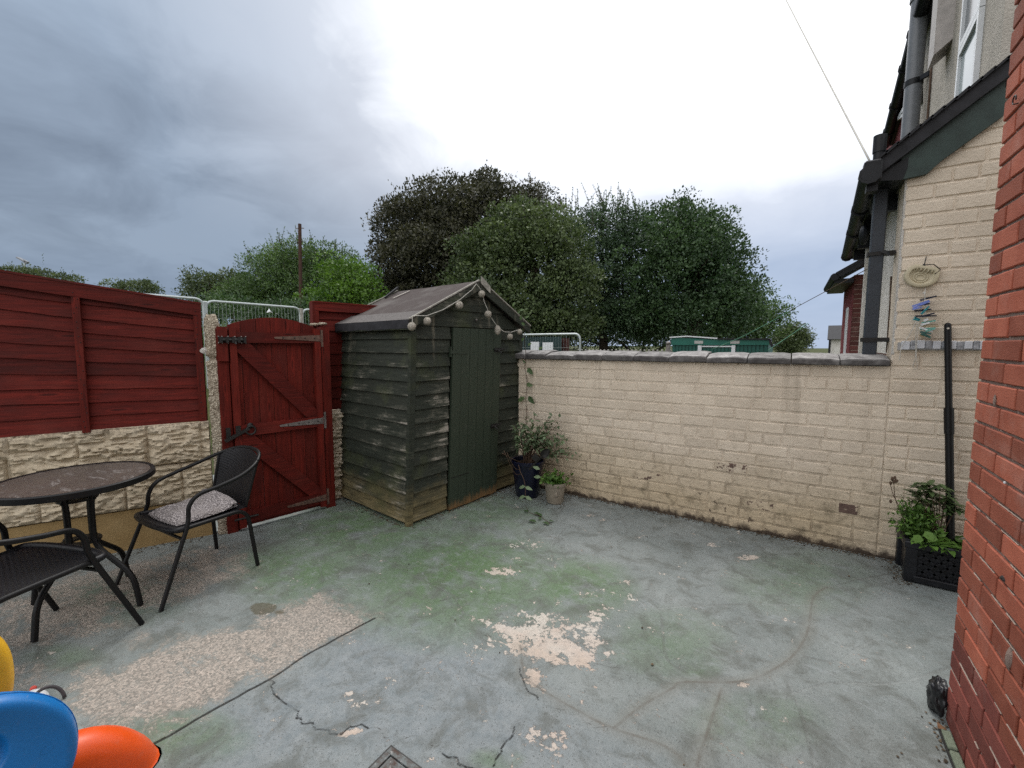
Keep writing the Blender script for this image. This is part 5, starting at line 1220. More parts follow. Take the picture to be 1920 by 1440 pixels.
for z_ in (0.63, 0.38):
    b = MB(); b.lathe([(0.035, 0), (0.088, 0), (0.088, 0.012), (0.035, 0.012), (0.035, 0)], (0, 0, z_), 28)
    for k in range(4):
        a = R(34 + 90 * k + (6 if k % 2 else -2)); b.tube([(0.085 * math.cos(a), 0.085 * math.sin(a), z_ + .006), (0.105 * math.cos(a), 0.105 * math.sin(a), z_ + .006)], 0.006, 6)
    b.build('ring', M_black, tb, smooth=35)
tb.location = TC; tb.rotation_euler = (R(0), R(0), 0)

# ================================================================== TOY, SHOE-LIKE TOY, DRAIN
toy = thing('plastic_toy', "moulded plastic children's toy with blue, orange and yellow rounded panels, cut off by the corner", 'plastic toy', (-1.75, 0.1, 0))
def rplate(b, cy, cz, ay, az, x0, x1, rnd, pw=2.0, n=56, hole=None, zmin=0.0, slant=0.0, inset=0.022):
    """rounded-edge elliptical plate; x1 is the face turned to the yard, with a soft raised rim round a shallow panel"""
    rings = []
    prof = [(x0, 1 - rnd * 1.0 / ay)] + [(x0 + (x1 - x0) * (0.5 - 0.5 * math.cos(math.pi * t)), 1 - rnd / ay * (1 - math.sin(math.pi * t))) for t in np.linspace(0.12, 0.88, 7)] + [(x1, 1 - rnd * 1.15 / ay), (x1, 1 - (rnd + 0.012) / ay), (x1 - 0.006, 1 - (rnd + inset) / ay), (x1 - 0.007, 0.5)]
    if hole is None: prof = prof + [(x1 - 0.007, 0.0)]
    for (x, k) in prof:
        rg = []
        for i in range(n):
            t = 2 * math.pi * i / n; c_, s_ = math.cos(t), math.sin(t)
            y = cy + ay * k * math.copysign(abs(c_) ** (2 / pw), c_); z = cz + az * k * math.copysign(abs(s_) ** (2 / pw), s_)
            rg.append((x + slant * (z - cz), y, max(zmin, z)))
        rings.append(rg)
    m_ = len(rings)
    if hole is not None:
        hy, hz, hr, hs = hole
        for (x, k) in ((x1 - 0.008, 1.16), (x1 - 0.014, 1.04), (x1 - 0.05, 0.95)):
            rings.append([(x, hy + hr * k * math.cos(2 * math.pi * i / n), max(zmin, hz + hr * hs * k * math.sin(2 * math.pi * i / n))) for i in range(n)])
        del rings[m_ - 1]; rings.append([(x1 - 0.055, hy, hz)] * n)
    vs = [v for r_ in rings for v in r_]
    b.add(vs, [(i * n + k, i * n + (k + 1) % n, (i + 1) * n + (k + 1) % n, (i + 1) * n + k) for i in range(len(rings) - 1) for k in range(n)])
    if hole is None: b.f.append(tuple(range(n))[::-1])
b = MB(); rplate(b, 0.015, 0.325, 0.279, 0.252, -1.815, -1.74, 0.022, 2.1, hole=(0.083, 0.405, 0.070, 1.0)); pan = b.build('side_panel', M_blue, toy, smooth='all')
q = PX(88, 1405, -1.747); b = MB(); b.lathe([(0.0, 0.0), (0.011, 0.0), (0.014, 0.0015), (0.017, 0.0)], (0, 0, 0), 24, 0.8); b.v = [(-1.7475 + z, q.y + x, q.z + y) for x, y, z in b.v]; b.build('dimple', M_blue, pan, smooth='all')
b = MB(); b.tube([(-1.7775, 0.015 + 0.2795 * math.copysign(abs(math.cos(t)) ** (2 / 2.1), math.cos(t)), 0.325 + 0.2525 * math.copysign(abs(math.sin(t)) ** (2 / 2.1), math.sin(t))) for t in np.linspace(0, 2 * math.pi, 80)], 0.0016, 5, cap=False); b.build('mould_seam', M_blue, pan, smooth='all')
b = MB(); b.box((-2.05, -0.30, 0.0), (-1.76, 0.20, 0.10), bev=0.03); b.build('base', M_blue, toy)
b = MB(); rplate(b, 0.24, -0.085, 0.285, 0.325, -1.99, -1.83, 0.075, 2.0, inset=0.16); b.build('chute', M_orange, toy, smooth='all')
b = MB(); rplate(b, 0.045, 0.475, 0.168, 0.205, -2.09, -2.0, 0.035, 2.3, zmin=0.0, inset=0.05); b.box((-2.07, -0.05, 0.0), (-2.02, 0.1, 0.30)); b.build('step_panel', M_yellow, toy, smooth='all')
# small grey and white thing behind it
q = G(80, 1318)
sh = thing('small_toy', 'small white and dark grey rounded object on the ground behind the blue toy panel', 'small toy', q)
b = MB(); b.ball((q.x - 0.03, q.y - 0.02, 0.0), 0.075, 16, 10, (0.95, 0.62, 0.62)); b.v = [(x, y, max(0.001, z)) for x, y, z in b.v]; b.build('body', M_upvc, sh, smooth='all')
b = MB(); b.tube([q + Vector((0.040 - 0.030 * math.sin(t), 0.006 + 0.052 * math.cos(t), 0.066 * math.sin(t))) for t in np.linspace(0, math.pi, 18)], 0.0065, 8); b.build('rim', plain('dark_grey_rubber', (0.05, 0.045, 0.05), 0.6), sh, smooth='all')
b = MB(); q2 = G(63, 1296); b.ball((q2.x, q2.y, 0.012), 0.012, 8, 6); b.build('tab', plain('coral_red_plastic', (0.6, 0.08, 0.06)), sh, smooth='all')
# drain cover let into the paving
dr = thing('drain_cover', 'rusty square drain cover in a metal frame, at the bottom edge of the yard', 'drain cover', (-1.03, 0.85, 0))
def mat_drain():
    m, nt, out = newmat('rusty_painted_iron'); p = pos(nt); n = noi(nt, p, 22.0, 6.0, 0.7)
    c = mix(nt, ramp(nt, n, 0.4, 0.6), (0.075, 0.045, 0.035), (0.16, 0.18, 0.18)); c = mix(nt, ramp(nt, noi(nt, p, 55.0, 4.0), 0.6, 0.7), c, (0.40, 0.39, 0.37))
    finish(nt, out, c, 0.75, 0.3, 0.2, n, 0.6, 0.006); return m
M_drain = mat_drain()
x0, x1, y0, y1 = -1.185, -0.875, 0.69, 0.995
b = MB()
for lo, hi in (((x0, y1 - 0.022), (x1, y1)), ((x0, y0), (x1, y0 + 0.022)), ((x0, y0 + 0.023), (x0 + 0.022, y1 - 0.023)), ((x1 - 0.022, y0 + 0.023), (x1, y1 - 0.023))): b.box((*lo, -0.02), (*hi, 0.005))
b.build('frame', M_drain, dr)
b = MB(); b.box((x0 + 0.027, y0 + 0.027, -0.02), (x1 - 0.027, y1 - 0.027, 0.0025))
b.box((x0 + 0.06, y0 + 0.06, 0.0015), (x1 - 0.06, y1 - 0.06, 0.005), bev=0.003); b.build('plate', M_drain, dr)
b = MB(); b.bar((x0 - 0.004, y0, 0.0025), (x0 - 0.004, y1 + 0.006, 0.0025), 0.007, 0.002); b.bar((x0, y1 + 0.003, 0.0025), (x1, y1 + 0.003, 0.0025), 0.005, 0.002); b.build('gap', M_iron, dr)

# ================================================================== POTS AND PLANTS
def leaf_mesh(b, tints, p, dirv, up_, L, Wd, t, bend=0.25, n=3):
    """a pointed-oval leaf of real area, slightly folded and drooping; adds quads"""
    dirv = dirv.normalized(); side_ = dirv.cross(up_); side_ = side_.normalized() if side_.length > 1e-5 else dirv.orthogonal().normalized(); nrm = side_.cross(dirv)
    o = len(b.v); ks = [0.0, 0.35, 0.72, 1.0]; ws = [0.10, 1.0, 0.72, 0.0]
    for k, w in zip(ks, ws):
        c = p + dirv * (L * k) - nrm * (bend * L * k * k)
        if w == 0: b.v.append(tuple(c))
        else:
            for sgn in (-1, 0, 1): b.v.append(tuple(c + side_ * (sgn * Wd * w / 2) + nrm * (abs(sgn) * Wd * 0.14 * w)))
    b.f += [(o + 3 * i + j, o + 3 * i + j + 1, o + 3 * i + j + 4, o + 3 * i + j + 3) for i in range(2) for j in range(2)] + [(o + 6, o + 7, o + 9), (o + 7, o + 8, o + 9)]
    tints += [t] * 10
def leaf_obj(b, tints, name, mat, parent, **tags):
    o = b.build(name, mat, parent, smooth='all', fix=False, **tags)
    a = o.data.attributes.new('tint', 'FLOAT', 'POINT'); a.data.foreach_set('value', np.array(tints, np.float32)); return o
def rdir(): 
    v = Vector((random.gauss(0, 1), random.gauss(0, 1), random.gauss(0, 1))); return v.normalized()
M_leafS = mat_leaf('grey_green_shrub_leaf', (0.055, 0.085, 0.040), (0.20, 0.27, 0.15), 0.2)
M_leafB = mat_leaf('bright_herb_leaf', (0.045, 0.10, 0.018), (0.14, 0.26, 0.05), 0.25)
M_leafL = mat_leaf('laurel_leaf', (0.045, 0.075, 0.028), (0.13, 0.19, 0.075), 0.15, 0.4)
M_leafV = mat_leaf('bindweed_leaf', (0.05, 0.095, 0.035), (0.13, 0.19, 0.09), 0.25)
p1_ = Vector((-2.165, 3.62, 0))
pot = thing('plant_pot', 'large dark navy glazed pot beside the shed, holding a leggy shrub', 'plant pot', p1_)
b = MB(); b.lathe([(0.0, 0.005), (0.11, 0.0), (0.118, 0.012), (0.158, 0.33), (0.172, 0.335), (0.176, 0.365), (0.168, 0.37), (0.156, 0.36), (0.150, 0.31), (0.0, 0.31)], p1_, 36); b.build('pot', M_navy, pot, smooth=40)
b = MB(); b.grid(lambda u, v: p1_ + Vector((0.15 * u * math.cos(6.2832 * v), 0.15 * u * math.sin(6.2832 * v), 0.318 + 0.012 * mnoise.noise((u * 5, v * 9, 1)))), 6, 24); b.build('compost', M_soilm, pot, smooth='all')
p2_ = Vector((-1.845, 3.60, 0))
pot2 = thing('plant_pot', 'small taupe plastic pot with a raised round badge, in front of the cream wall', 'plant pot', p2_)
b = MB(); b.lathe([(0.0, 0.003), (0.075, 0.0), (0.080, 0.008), (0.098, 0.17), (0.106, 0.172), (0.108, 0.196), (0.102, 0.20), (0.094, 0.19), (0.092, 0.17), (0.0, 0.17)], p2_, 32); b.build('pot', M_taupe, pot2, smooth=40)
dcam = (Vector((0.3, 0, 0)) - p2_).normalized()
b = MB(); c0 = p2_ + Vector((dcam.x, dcam.y, 0)) * 0.088 + Vector((0, 0, 0.10)); b.ball(tuple(c0), 0.028, 14, 8, (0.8, 0.3, 1)); b.build('badge', M_taupe, pot2, smooth='all')
b = MB(); b.grid(lambda u, v: p2_ + Vector((0.092 * u * math.cos(6.2832 * v), 0.092 * u * math.sin(6.2832 * v), 0.178)), 4, 20); b.build('compost', M_soilm, pot2)
# shrub: stems to measured leaf masses
shb = thing('potted_shrub', 'leggy grey-green shrub growing from the navy pot against the cream wall', 'shrub', p1_ + Vector((0, 0, 0.31)))
base = p1_ + Vector((0.0, 0.0, 0.31)); b = MB(); lb = MB(); tl = []
tips = []
def W_(px, py, dd=0.0): 
    q = AT(px, py, 4.22 + dd); return q
for (px, py, rx, ry, n_, dd) in ((1000, 795, 34, 26, 10, 0), (975, 800, 18, 22, 5, -.05), (1035, 805, 26, 22, 8, .05), (1040, 825, 20, 16, 5, 0), (1062, 820, 14, 20, 4, .05), (1070, 845, 14, 10, 4, .02), (1084, 855, 8, 10, 3, .02), (990, 822, 26, 14, 5, -.05), (1015, 782, 30, 12, 5, 0.05), (1048, 790, 10, 14, 2, .05)):
    for _ in range(n_):
        tips.append(W_(px + random.uniform(-rx, rx) * .8, py + random.uniform(-ry, ry) * .8, dd + random.uniform(-.12, .06)))
for tp in tips:
    tp.y = min(tp.y, 3.85)
    r0 = base + Vector((random.uniform(-.03, .03), random.uniform(-.03, .03), 0)); mid = r0.lerp(tp, 0.55) + Vector((random.uniform(-.05, .02), random.uniform(-.04, .0), 0.05))
    pts = bez([r0, r0.lerp(mid, .5) + Vector((0, 0, .03)), mid, tp], 5); b.tube(pts, 0.0042, 5, taper=0.0012)
    for i in range(13):
        t = random.uniform(0.55, 1.02); q = pts[min(int(t * (len(pts) - 1)), len(pts) - 1)] + rdir() * 0.012
        L = random.uniform(0.028, 0.055); leaf_mesh(lb, tl, q, rdir() + Vector((0.1, -0.3, 0.15)), Vector((0, -.3, 1)) + rdir() * .5, L, L * 0.55, random.random() ** 1.2, 0.3)
for (a, e) in (((968, 890), (945, 845)), ((968, 880), (950, 848)), ((960, 860), (942, 850))): b.tube(bez([base, W_(*a, -.1), W_(*e, -.2)], 4), 0.0028, 5)
b.build('stems', M_stem, shb, smooth='all'); leaf_obj(lb, tl, 'foliage', M_leafS, shb)
hrb = thing('potted_herb', 'bushy bright green herb growing in the small taupe pot', 'plant', p2_ + Vector((0, 0, 0.18)))
lb = MB(); tl = []; b = MB()
for _ in range(46):
    tp = p2_ + Vector((random.gauss(0, .065), random.gauss(-.01, .06), random.uniform(0.20, 0.315))); r0 = p2_ + Vector((random.uniform(-.05, .05), random.uniform(-.05, .05), .18)); b.tube([r0, r0.lerp(tp, .5) + Vector((0, 0, .02)), tp], 0.0018, 4)
    for i in range(9):
        q = r0.lerp(tp, random.uniform(.3, 1.05)) + rdir() * .015; L = random.uniform(.022, .045); leaf_mesh(lb, tl, q, rdir() + Vector((0, -.25, .1)), Vector((0, -.2, 1)) + rdir() * .6, L, L * .7, random.random(), .35)
b.build('stems', M_leafB, hrb); leaf_obj(lb, tl, 'foliage', M_leafB, hrb)
# climbing stem with paired leaves, and a trailing shoot
vine = thing('climbing_stem', 'thin climbing stem with paired oval leaves up the cream wall next to the shed', 'climber', W_(985, 775))
b = MB(); vp = [PY(x, y, 3.855) for x, y in ((987, 800), (987, 770), (986, 745), (988, 715), (984, 690), (986, 665))] + [Vector((PY(986, 650, 3.84).x, 3.82, 1.50)), AT(982, 612, 4.25)]
b.tube(bez(vp, 6), 0.0028, 6); b.build('stem', M_stem, vine)
def big_leaf(root, px, py, ang, L, y=3.845, mat=M_leafV):
    lb = MB(); tl = []; q = PY(px, py, y); leaf_mesh(lb, tl, q, Vector((math.cos(ang), -0.35, math.sin(ang))), Vector((0, -1, .3)), L, L * .58, random.random(), .35); return leaf_obj(lb, tl, 'leaf', mat, root)
for px, py, an, L in ((989, 690, -.7, .095), (987, 720, -.1, .08), (984, 745, 3.6, .095), (991, 743, -.75, .10), (985, 681, 2.2, .04)): big_leaf(vine, px, py, an, L)
for px, py, an in ((990, 648, .6), (978, 640, .9), (1010, 655, .5), (984, 610, 2.4), (970, 590, .8), (962, 575, 1.2), (975, 582, .2), (985, 596, .4), (978, 600, 1.8)): big_leaf(vine, px, py, an, .05, 3.80)
tr = thing('trailing_shoot', 'bare trailing shoot with paired leaves hanging down over the navy pot', 'plant', p1_ + Vector((0.05, -0.2, 0)))
b = MB(); tp = [AT(x, y, 3.98) for x, y in ((972, 872), (976, 885), (982, 899), (985, 915), (985, 932))] ; b.tube(bez(tp, 5), 0.003, 5); b.build('stem', M_stem, tr)
for px, py, an in ((985, 913, .15), (985, 912, 3.2), (985, 931, .1), (985, 931, 3.2), (1012, 880, 2.6), (1014, 895, 2.9)):
    lb = MB(); tl = []; leaf_mesh(lb, tl, AT(px, py, 3.97), Vector((math.cos(an), -.2, math.sin(an) - .2)) , Vector((0, -.8, .6)), .075, .035, .9, .3); leaf_obj(lb, tl, 'leaf', M_leafS, tr)
fs = thing('fallen_sprig', 'fallen green leafy sprig lying on the paving in front of the pots', 'leaves', G(1005, 965))
b = MB(); b.tube([G(985, 948) + Vector((0, 0, .004)), G(992, 962) + Vector((0, 0, .006)), G(1012, 968) + Vector((0, 0, .004)), G(1034, 984) + Vector((0, 0, .003))], 0.002, 5); b.build('stem', M_stem, fs)
for px, py, an, L in ((990, 962, 2.8, .06), (1000, 964, .2, .07), (1008, 965, -.5, .07), (1005, 981, 3.1, .08), (1018, 981, -.2, .07), (1028, 979, .5, .05), (1012, 972, -1, .05)):
    lb = MB(); tl = []; q = G(px, py) + Vector((0, 0, .010)); leaf_mesh(lb, tl, q, Vector((math.cos(an), math.sin(an), .1)), Vector((0, 0, 1)), L, L * .6, .2, .15); leaf_obj(lb, tl, 'leaf', M_leafV, fs)
# spoon-shaped black garden tool in the pot
tw = thing('garden_trowel', 'black plastic trowel stuck upright in the navy pot', 'trowel', p1_ + Vector((.05, -.05, .31)))
q0, q1 = AT(1000, 872, 4.05), AT(1020, 852, 4.0); dr_ = (q1 - q0).normalized()
b = MB(); b.tube([q0 - dr_ * .06, q1 - dr_ * 0.02], 0.010, 8); b.build('handle', M_iron, tw, smooth=40)
sd_ = dr_.cross(Vector((0.4, -.9, 0.1))).normalized(); nn_ = sd_.cross(dr_)
b = MB(); b.grid(lambda u, v: q1 + dr_ * (0.095 * v - .025) + sd_ * ((u - .5) * 0.075 * math.sin(math.pi * min(1, .12 + v * .80)) ** .6) + nn_ * (0.016 * (2 * u - 1) ** 2), 10, 12); b.build('blade', M_iron, tw, smooth='all')
b = MB(); q3 = AT(1004, 858, 4.02); b.add([q3 + dr_ * a + sd_ * c_ + nn_ * e for a in (-.03, .03) for c_ in (-.028, .028) for e in (-.004, .004)], [(0, 1, 3, 2), (4, 6, 7, 5), (0, 4, 5, 1), (2, 3, 7, 6), (0, 2, 6, 4), (1, 5, 7, 3)]); o = b.build('solar_light', M_iron); o['label'] = 'small black square plate beside the trowel in the navy pot'; o['category'] = 'solar light'

# planter trough on the right
pl = thing('planter_trough', 'black trough planter with lattice relief panel, against the cream wall by the brick corner', 'planter', (0.95, 3.7, 0))
M_trough = plain('black_trough_plastic', (0.010, 0.011, 0.014), 0.45, 0.4, var=0.5, scale=20)
px0, px1, py0, py1, pz = 0.672, 1.27, 3.572, 3.862, 0.265
b = MB()
b.box((px0 + .02, py0 + .02, 0.01), (px1 - .02, py1 - .02, 0.235))
b.box((px0, py0, 0), (px0 + .06, py0 + .05, pz - .02), bev=.006); b.box((px1 - .06, py0, 0), (px1, py0 + .05, pz - .02), bev=.006); b.box((px0, py1 - .05, 0), (px0 + .06, py1, pz - .02), bev=.006)
b.build('body', M_trough, pl)
b = MB(); b.box((px0 - .008, py0 - .008, pz - .045), (px1 + .008, py0 + .03, pz), bev=.006); b.box((px0 - .008, py0 + .031, pz - .045), (px0 + .03, py1, pz), bev=.006); b.box((px0 + .04, py0 - .004, 0.004), (px1 - .04, py0 + .03, 0.045), bev=.005); b.build('rim', M_trough, pl)
b = MB()
for i in range(-3, 12):
    for sgn in (-1, 1):
        xa = px0 + .06 + i * 0.055; xb = xa + sgn * 0.17
        pts = [(xa, .048), (xb, .215)]
        (ax_, az_), (bx_, bz_) = pts
        lo, hi = px0 + .062, px1 - .062
        def clipx(ax, az, bx, bz):
            t0, t1 = 0, 1; dx_ = bx - ax
            if dx_ != 0:
                ta, tb2 = sorted(((lo - ax) / dx_, (hi - ax) / dx_)); t0, t1 = max(0, ta), min(1, tb2)
            return (t0, t1)
        t0, t1 = clipx(ax_, az_, bx_, bz_)
        if t1 - t0 > .05: b.bar((ax_ + (bx_ - ax_) * t0, py0 + .017, az_ + (bz_ - az_) * t0), (ax_ + (bx_ - ax_) * t1, py0 + .017, az_ + (bz_ - az_) * t1), 0.013, 0.010, (0, 1, 0))
b.build('lattice', M_trough, pl)
b = MB(); b.grid(lambda u, v: Vector((px0 + .03 + (px1 - px0 - .06) * u, py0 + .03 + (py1 - py0 - .04) * v, .24 + .012 * mnoise.noise((u * 6, v * 4, 2)))), 12, 6); b.build('compost', M_soilm, pl)
def plant_root(name, label, q): return thing(name, label, 'plant', q)
pA = plant_root('parsley_plant', 'feathery green plant with a dry flower stalk at the left end of the black trough', Vector((.73, 3.74, .25)))
lb = MB(); tl = []; b = MB()
for _ in range(110):
    tp = Vector((random.gauss(.755, .06), random.uniform(3.60, 3.82), random.uniform(.30, .50))); r0 = Vector((.74 + random.uniform(-.04, .04), 3.72 + random.uniform(-.06, .05), .24)); b.tube([r0, r0.lerp(tp, .5) + Vector((0, 0, .03)), tp], .0018, 4)
    for i in range(11):
        q = r0.lerp(tp, random.uniform(.4, 1.05)) + rdir() * .02; L = random.uniform(.018, .036); leaf_mesh(lb, tl, q, rdir() + Vector((-.1, -.2, .2)), Vector((0, -.3, 1)) + rdir() * .7, L, L * .5, random.random(), .3)
b.build('stems', M_leafB, pA); leaf_obj(lb, tl, 'foliage', M_leafB, pA)
b = MB(); b.tube(bez([Vector((.70, 3.72, .3)), PY(1680, 940, 3.72), PY(1676, 908, 3.72), PY(1673, 898, 3.72)], 5), .0022, 5); b.tube(bez([Vector((.70, 3.72, .34)), PY(1676, 930, 3.72), PY(1669, 905, 3.72)], 5), .002, 5)
for px, py in ((1673, 898), (1678, 896), (1670, 906), (1676, 903), (1681, 902), (1670, 940)): b.ball(tuple(PY(px, py, 3.72)), .009, 7, 5, (1, 1, 1.4), .2)
b.build('flower_stalk', M_stem, pA)
pB = plant_root('laurel_sapling', 'dark green sapling with whorls of long narrow leaves in the middle of the black trough', Vector((.86, 3.74, .25)))
lb = MB(); tl = []; b = MB(); r0 = Vector((.845, 3.70, .24))
for px, py, n_ in ((1727, 905, 12), (1745, 908, 12), (1763, 907, 12), (1715, 918, 10), (1735, 922, 12), (1755, 924, 12), (1775, 930, 12), (1785, 942, 10), (1745, 938, 10), (1725, 935, 8), (1795, 950, 8), (1770, 945, 8)):
    tp = PY(px, py, 3.70 + random.uniform(-.05, .06)); b.tube(bez([r0, r0.lerp(tp, .5) + Vector((0, 0, .01)), tp], 5), .003, 5, taper=.0015)
    for i in range(int(n_ * 1.7)):
        a = random.uniform(0, 6.28); L = random.uniform(.05, .085); leaf_mesh(lb, tl, tp + Vector((0, 0, -random.uniform(0, .05))), Vector((math.cos(a), math.sin(a), random.uniform(-.2, .5))), Vector((0, 0, 1)), L, L * .36, random.random() * .8, .25)
b.build('stems', M_stem, pB); leaf_obj(lb, tl, 'foliage', M_leafL, pB)
pC = plant_root('leafy_seedlings', 'low bright green strap-leaved plants along the front edge of the black trough', Vector((.9, 3.64, .25)))
lb = MB(); tl = []
for _ in range(40):
    r0 = Vector((random.uniform(.72, 1.12), random.uniform(3.60, 3.78), .245))
    for i in range(9):
        a = random.uniform(0, 6.28); L = random.uniform(.06, .115); leaf_mesh(lb, tl, r0, Vector((math.cos(a), math.sin(a) - .4, random.uniform(.3, 1.1))), Vector((0, 0, 1)), L, L * random.uniform(.26, .45), random.random(), .45)
leaf_obj(lb, tl, 'foliage', M_leafB, pC)
for px, py in ((1711, 1020), (1724, 1015), (1752, 1014), (1735, 1008)):
    lb = MB(); tl = []; q = PY(px, py - 12, 3.60); leaf_mesh(lb, tl, q, Vector((random.uniform(-.5, .5), -.5, -.5)), Vector((0, -1, .4)), .065, .052, .95, .1); leaf_obj(lb, tl, 'leaf', M_leafB, pC)
# telescopic black pole
po = thing('telescopic_pole', 'black telescopic pole standing in the trough and leaning on the cream wall', 'pole', (0.9, 3.72, 0.25))
a, e = Vector((0.905, 3.715, 0.25)), PY(1777, 610, 3.84); dv = e - a
b = MB(); b.tube([a, a + dv * .56], .0205, 14); b.build('lower_tube', M_black, po, smooth=40)
b = MB(); b.tube([a + dv * .50, a + dv * .62], .0245, 14); b.build('clamp', M_black, po, smooth=40)
b = MB(); b.tube([a + dv * .60, e - dv * .0], .0175, 14); b.ball(tuple(e), .0175, 12, 8); b.build('upper_tube', M_black, po, smooth=40)
b = MB(); q = e - dv.normalized() * .02; b.tube([q + Vector((-.002, -.020, 0)), q + Vector((-.002, -.016, 0))], .006, 10); b.build('hanging_hole', M_offw, po)

# ================================================================== THINGS HUNG ON THE GABLE
ph = thing('peg_holder', 'cream moulded plastic horseshoe-shaped holder hung tilted on the gable by a wire', 'wall holder', PY(1727, 520, 3.85))
Cc = PY(1727, 517, 3.86); ut = Vector((math.cos(R(-17)), 0, math.sin(R(-17)))); vt = Vector((-ut.z, 0, ut.x))
M_hold = plain('yellowed_cream_plastic', (0.52, 0.46, 0.32), 0.5, 0.4, var=0.12, scale=14)
def hs(t, k):      # horseshoe outline: round bottom, straight sides, flat open top
    a = math.pi + math.pi * t
    return Cc + ut * (0.086 * k * math.cos(a)) + vt * (0.075 * k * math.sin(a))
def outline(k, topz):
    pts = [Cc + ut * (-0.050 * k) + vt * topz * k, Cc + ut * (-0.077 * k) + vt * topz * .62 * k] + [hs(t, k) for t in np.linspace(0, 1, 22)] + [Cc + ut * (0.080 * k) + vt * topz * .62 * k, Cc + ut * (0.062 * k) + vt * topz * k]
    return pts
b = MB(); rings = []
for k, y, tz in ((1.0, 0.012, .062), (1.02, -0.004, .063), (0.97, -0.020, .062), (0.86, -0.024, .06), (0.74, -0.022, .058), (0.70, -0.012, .056), (0.62, -0.008, .05)):
    rings.append([p + Vector((0, y, 0)) for p in outline(k, tz)])
n_ = len(rings[0]); vs = [v for r_ in rings for v in r_]
b.add(vs, [(i * n_ + j, i * n_ + j + 1, (i + 1) * n_ + j + 1, (i + 1) * n_ + j) for i in range(len(rings) - 1) for j in range(n_ - 1)] + [tuple((len(rings) - 1) * n_ + j for j in range(n_))])
b.f += [(i * n_, (i + 1) * n_, (i + 1) * n_ + n_ - 1, i * n_ + n_ - 1) for i in range(len(rings) - 1)]
b.build('tray', M_hold, ph, smooth=50)
b = MB(); cd = Cc + vt * -0.012 + Vector((0, -.009, 0))
for r_ in (0.036, 0.022): b.tube([cd + ut * (r_ * math.cos(t)) + vt * (r_ * 0.85 * math.sin(t)) for t in np.linspace(0, 6.2832, 24)], 0.004, 6, cap=False)
b.build('dish', M_hold, ph, smooth='all')
for i in range(5):
    b = MB(); s = -0.036 + i * 0.019; b.tube([Cc + ut * s + vt * 0.022 + Vector((0, -.012, 0)), Cc + ut * s + vt * 0.05 + Vector((0, -.018, 0))], 0.0055, 6); b.build('rib', M_hold, ph, smooth='all')
b = MB(); b.tube([Cc + ut * -.02 + vt * .062 + Vector((0, -.015, 0)), Cc + ut * .03 + vt * .078 + Vector((0, -.02, 0)), Cc + ut * .075 + vt * .052 + Vector((0, -.02, 0)), Cc + ut * .058 + vt * .02 + Vector((0, -.022, 0))], .003, 6)
b.tube([Cc + ut * -.045 + vt * .04 + Vector((0, -.02, 0)), Cc + ut * -.012 + vt * .068 + Vector((0, -.014, 0)), PY(1737, 481, 3.87)], .003, 6); b.ball(tuple(Cc + ut * -.012 + vt * .066 + Vector((0, -.014, 0))), .008, 8, 6)
b.build('wire_hanger', M_iron, ph)
pg = thing('peg_bundle', 'bundle of blue, navy, teal and white plastic clothes pegs hanging below the cream holder', 'clothes pegs', PY(1732, 600, 3.84))
pcols = {'n': plain('navy_peg_plastic', (0.018, 0.024, 0.045), 0.4), 'b': plain('lavender_peg_plastic', (0.17, 0.23, 0.58), 0.4), 't': plain('teal_peg_plastic', (0.03, 0.26, 0.30), 0.4), 'g': plain('sea_green_peg_plastic', (0.16, 0.40, 0.34), 0.4), 'w': M_upvc, 'd': plain('bottle_green_peg_plastic', (0.03, 0.10, 0.085), 0.4), 'k': plain('tan_peg_wood', (0.42, 0.33, 0.2), 0.6)}
for (x0_, y0_, x1_, y1_, w, c_) in ((1725, 563, 1756, 555, 4, 'n'), (1711, 576, 1743, 564, 7, 'b'), (1726, 572, 1744, 569, 4, 'n'), (1714, 583, 1746, 580, 4, 'n'), (1727, 589, 1742, 574, 3.5, 't'), (1716, 593, 1756, 592, 3.5, 'n'), (1728, 594, 1752, 587, 3.5, 'n'), (1711, 580, 1728, 576, 3.5, 'b'), (1714, 597, 1724, 600, 7, 't'), (1732, 602, 1740, 598, 4, 'w'), (1728, 606, 1754, 601, 4, 'g'), (1727, 611, 1761, 612, 3, 'k'), (1727, 609, 1742, 605, 4, 'w'), (1725, 617, 1754, 615, 4, 'g'), (1725, 622, 1746, 626, 4, 'd'), (1727, 625, 1745, 633, 5, 'd'), (1724, 628, 1733, 633, 4, 'k'), (1725, 614, 1748, 622, 3.5, 'w'), (1736, 621, 1752, 617, 3.5, 'g')):
    yy = 3.825 + random.uniform(-.025, .02); a, e = PY(x0_, y0_, yy), PY(x1_, y1_, yy + random.uniform(-.02, .02)); b = MB(); wd = w / 300
    mid = a.lerp(e, .5); nv = (e - a).cross(Vector((0, 1, 0))).normalized()
    b.bar(a + nv * wd * .28, e + nv * wd * .12, wd * .42, .011, (0, 1, 0)); b.bar(a - nv * wd * .28, e - nv * wd * .12, wd * .42, .011, (0, 1, 0)); b.tube([mid + Vector((0, -.008, 0)), mid + Vector((0, .008, 0))], wd * .4, 6)
    b.build('peg', pcols[c_], pg)
b = MB(); b.tube([PY(1735, 541, 3.85), PY(1734, 552, 3.83), PY(1735, 590, 3.83), PY(1733, 636, 3.83)], .0022, 5)
b.tube(bez([PY(1718, 602, 3.83), PY(1704, 630, 3.83), PY(1690, 650, 3.83), PY(1687, 672, 3.835), PY(1686, 676, 3.835)], 5), .0022, 5)
b.tube(bez([PY(1720, 602, 3.83), PY(1717, 630, 3.825), PY(1716, 670, 3.835), PY(1712, 688, 3.86), PY(1720, 690, 3.86), PY(1718, 665, 3.825), PY(1722, 605, 3.83)], 5), .0018, 5)
b.ball(tuple(PY(1733, 549, 3.84)), .008, 8, 6)
b.build('cord', M_cordw, pg)
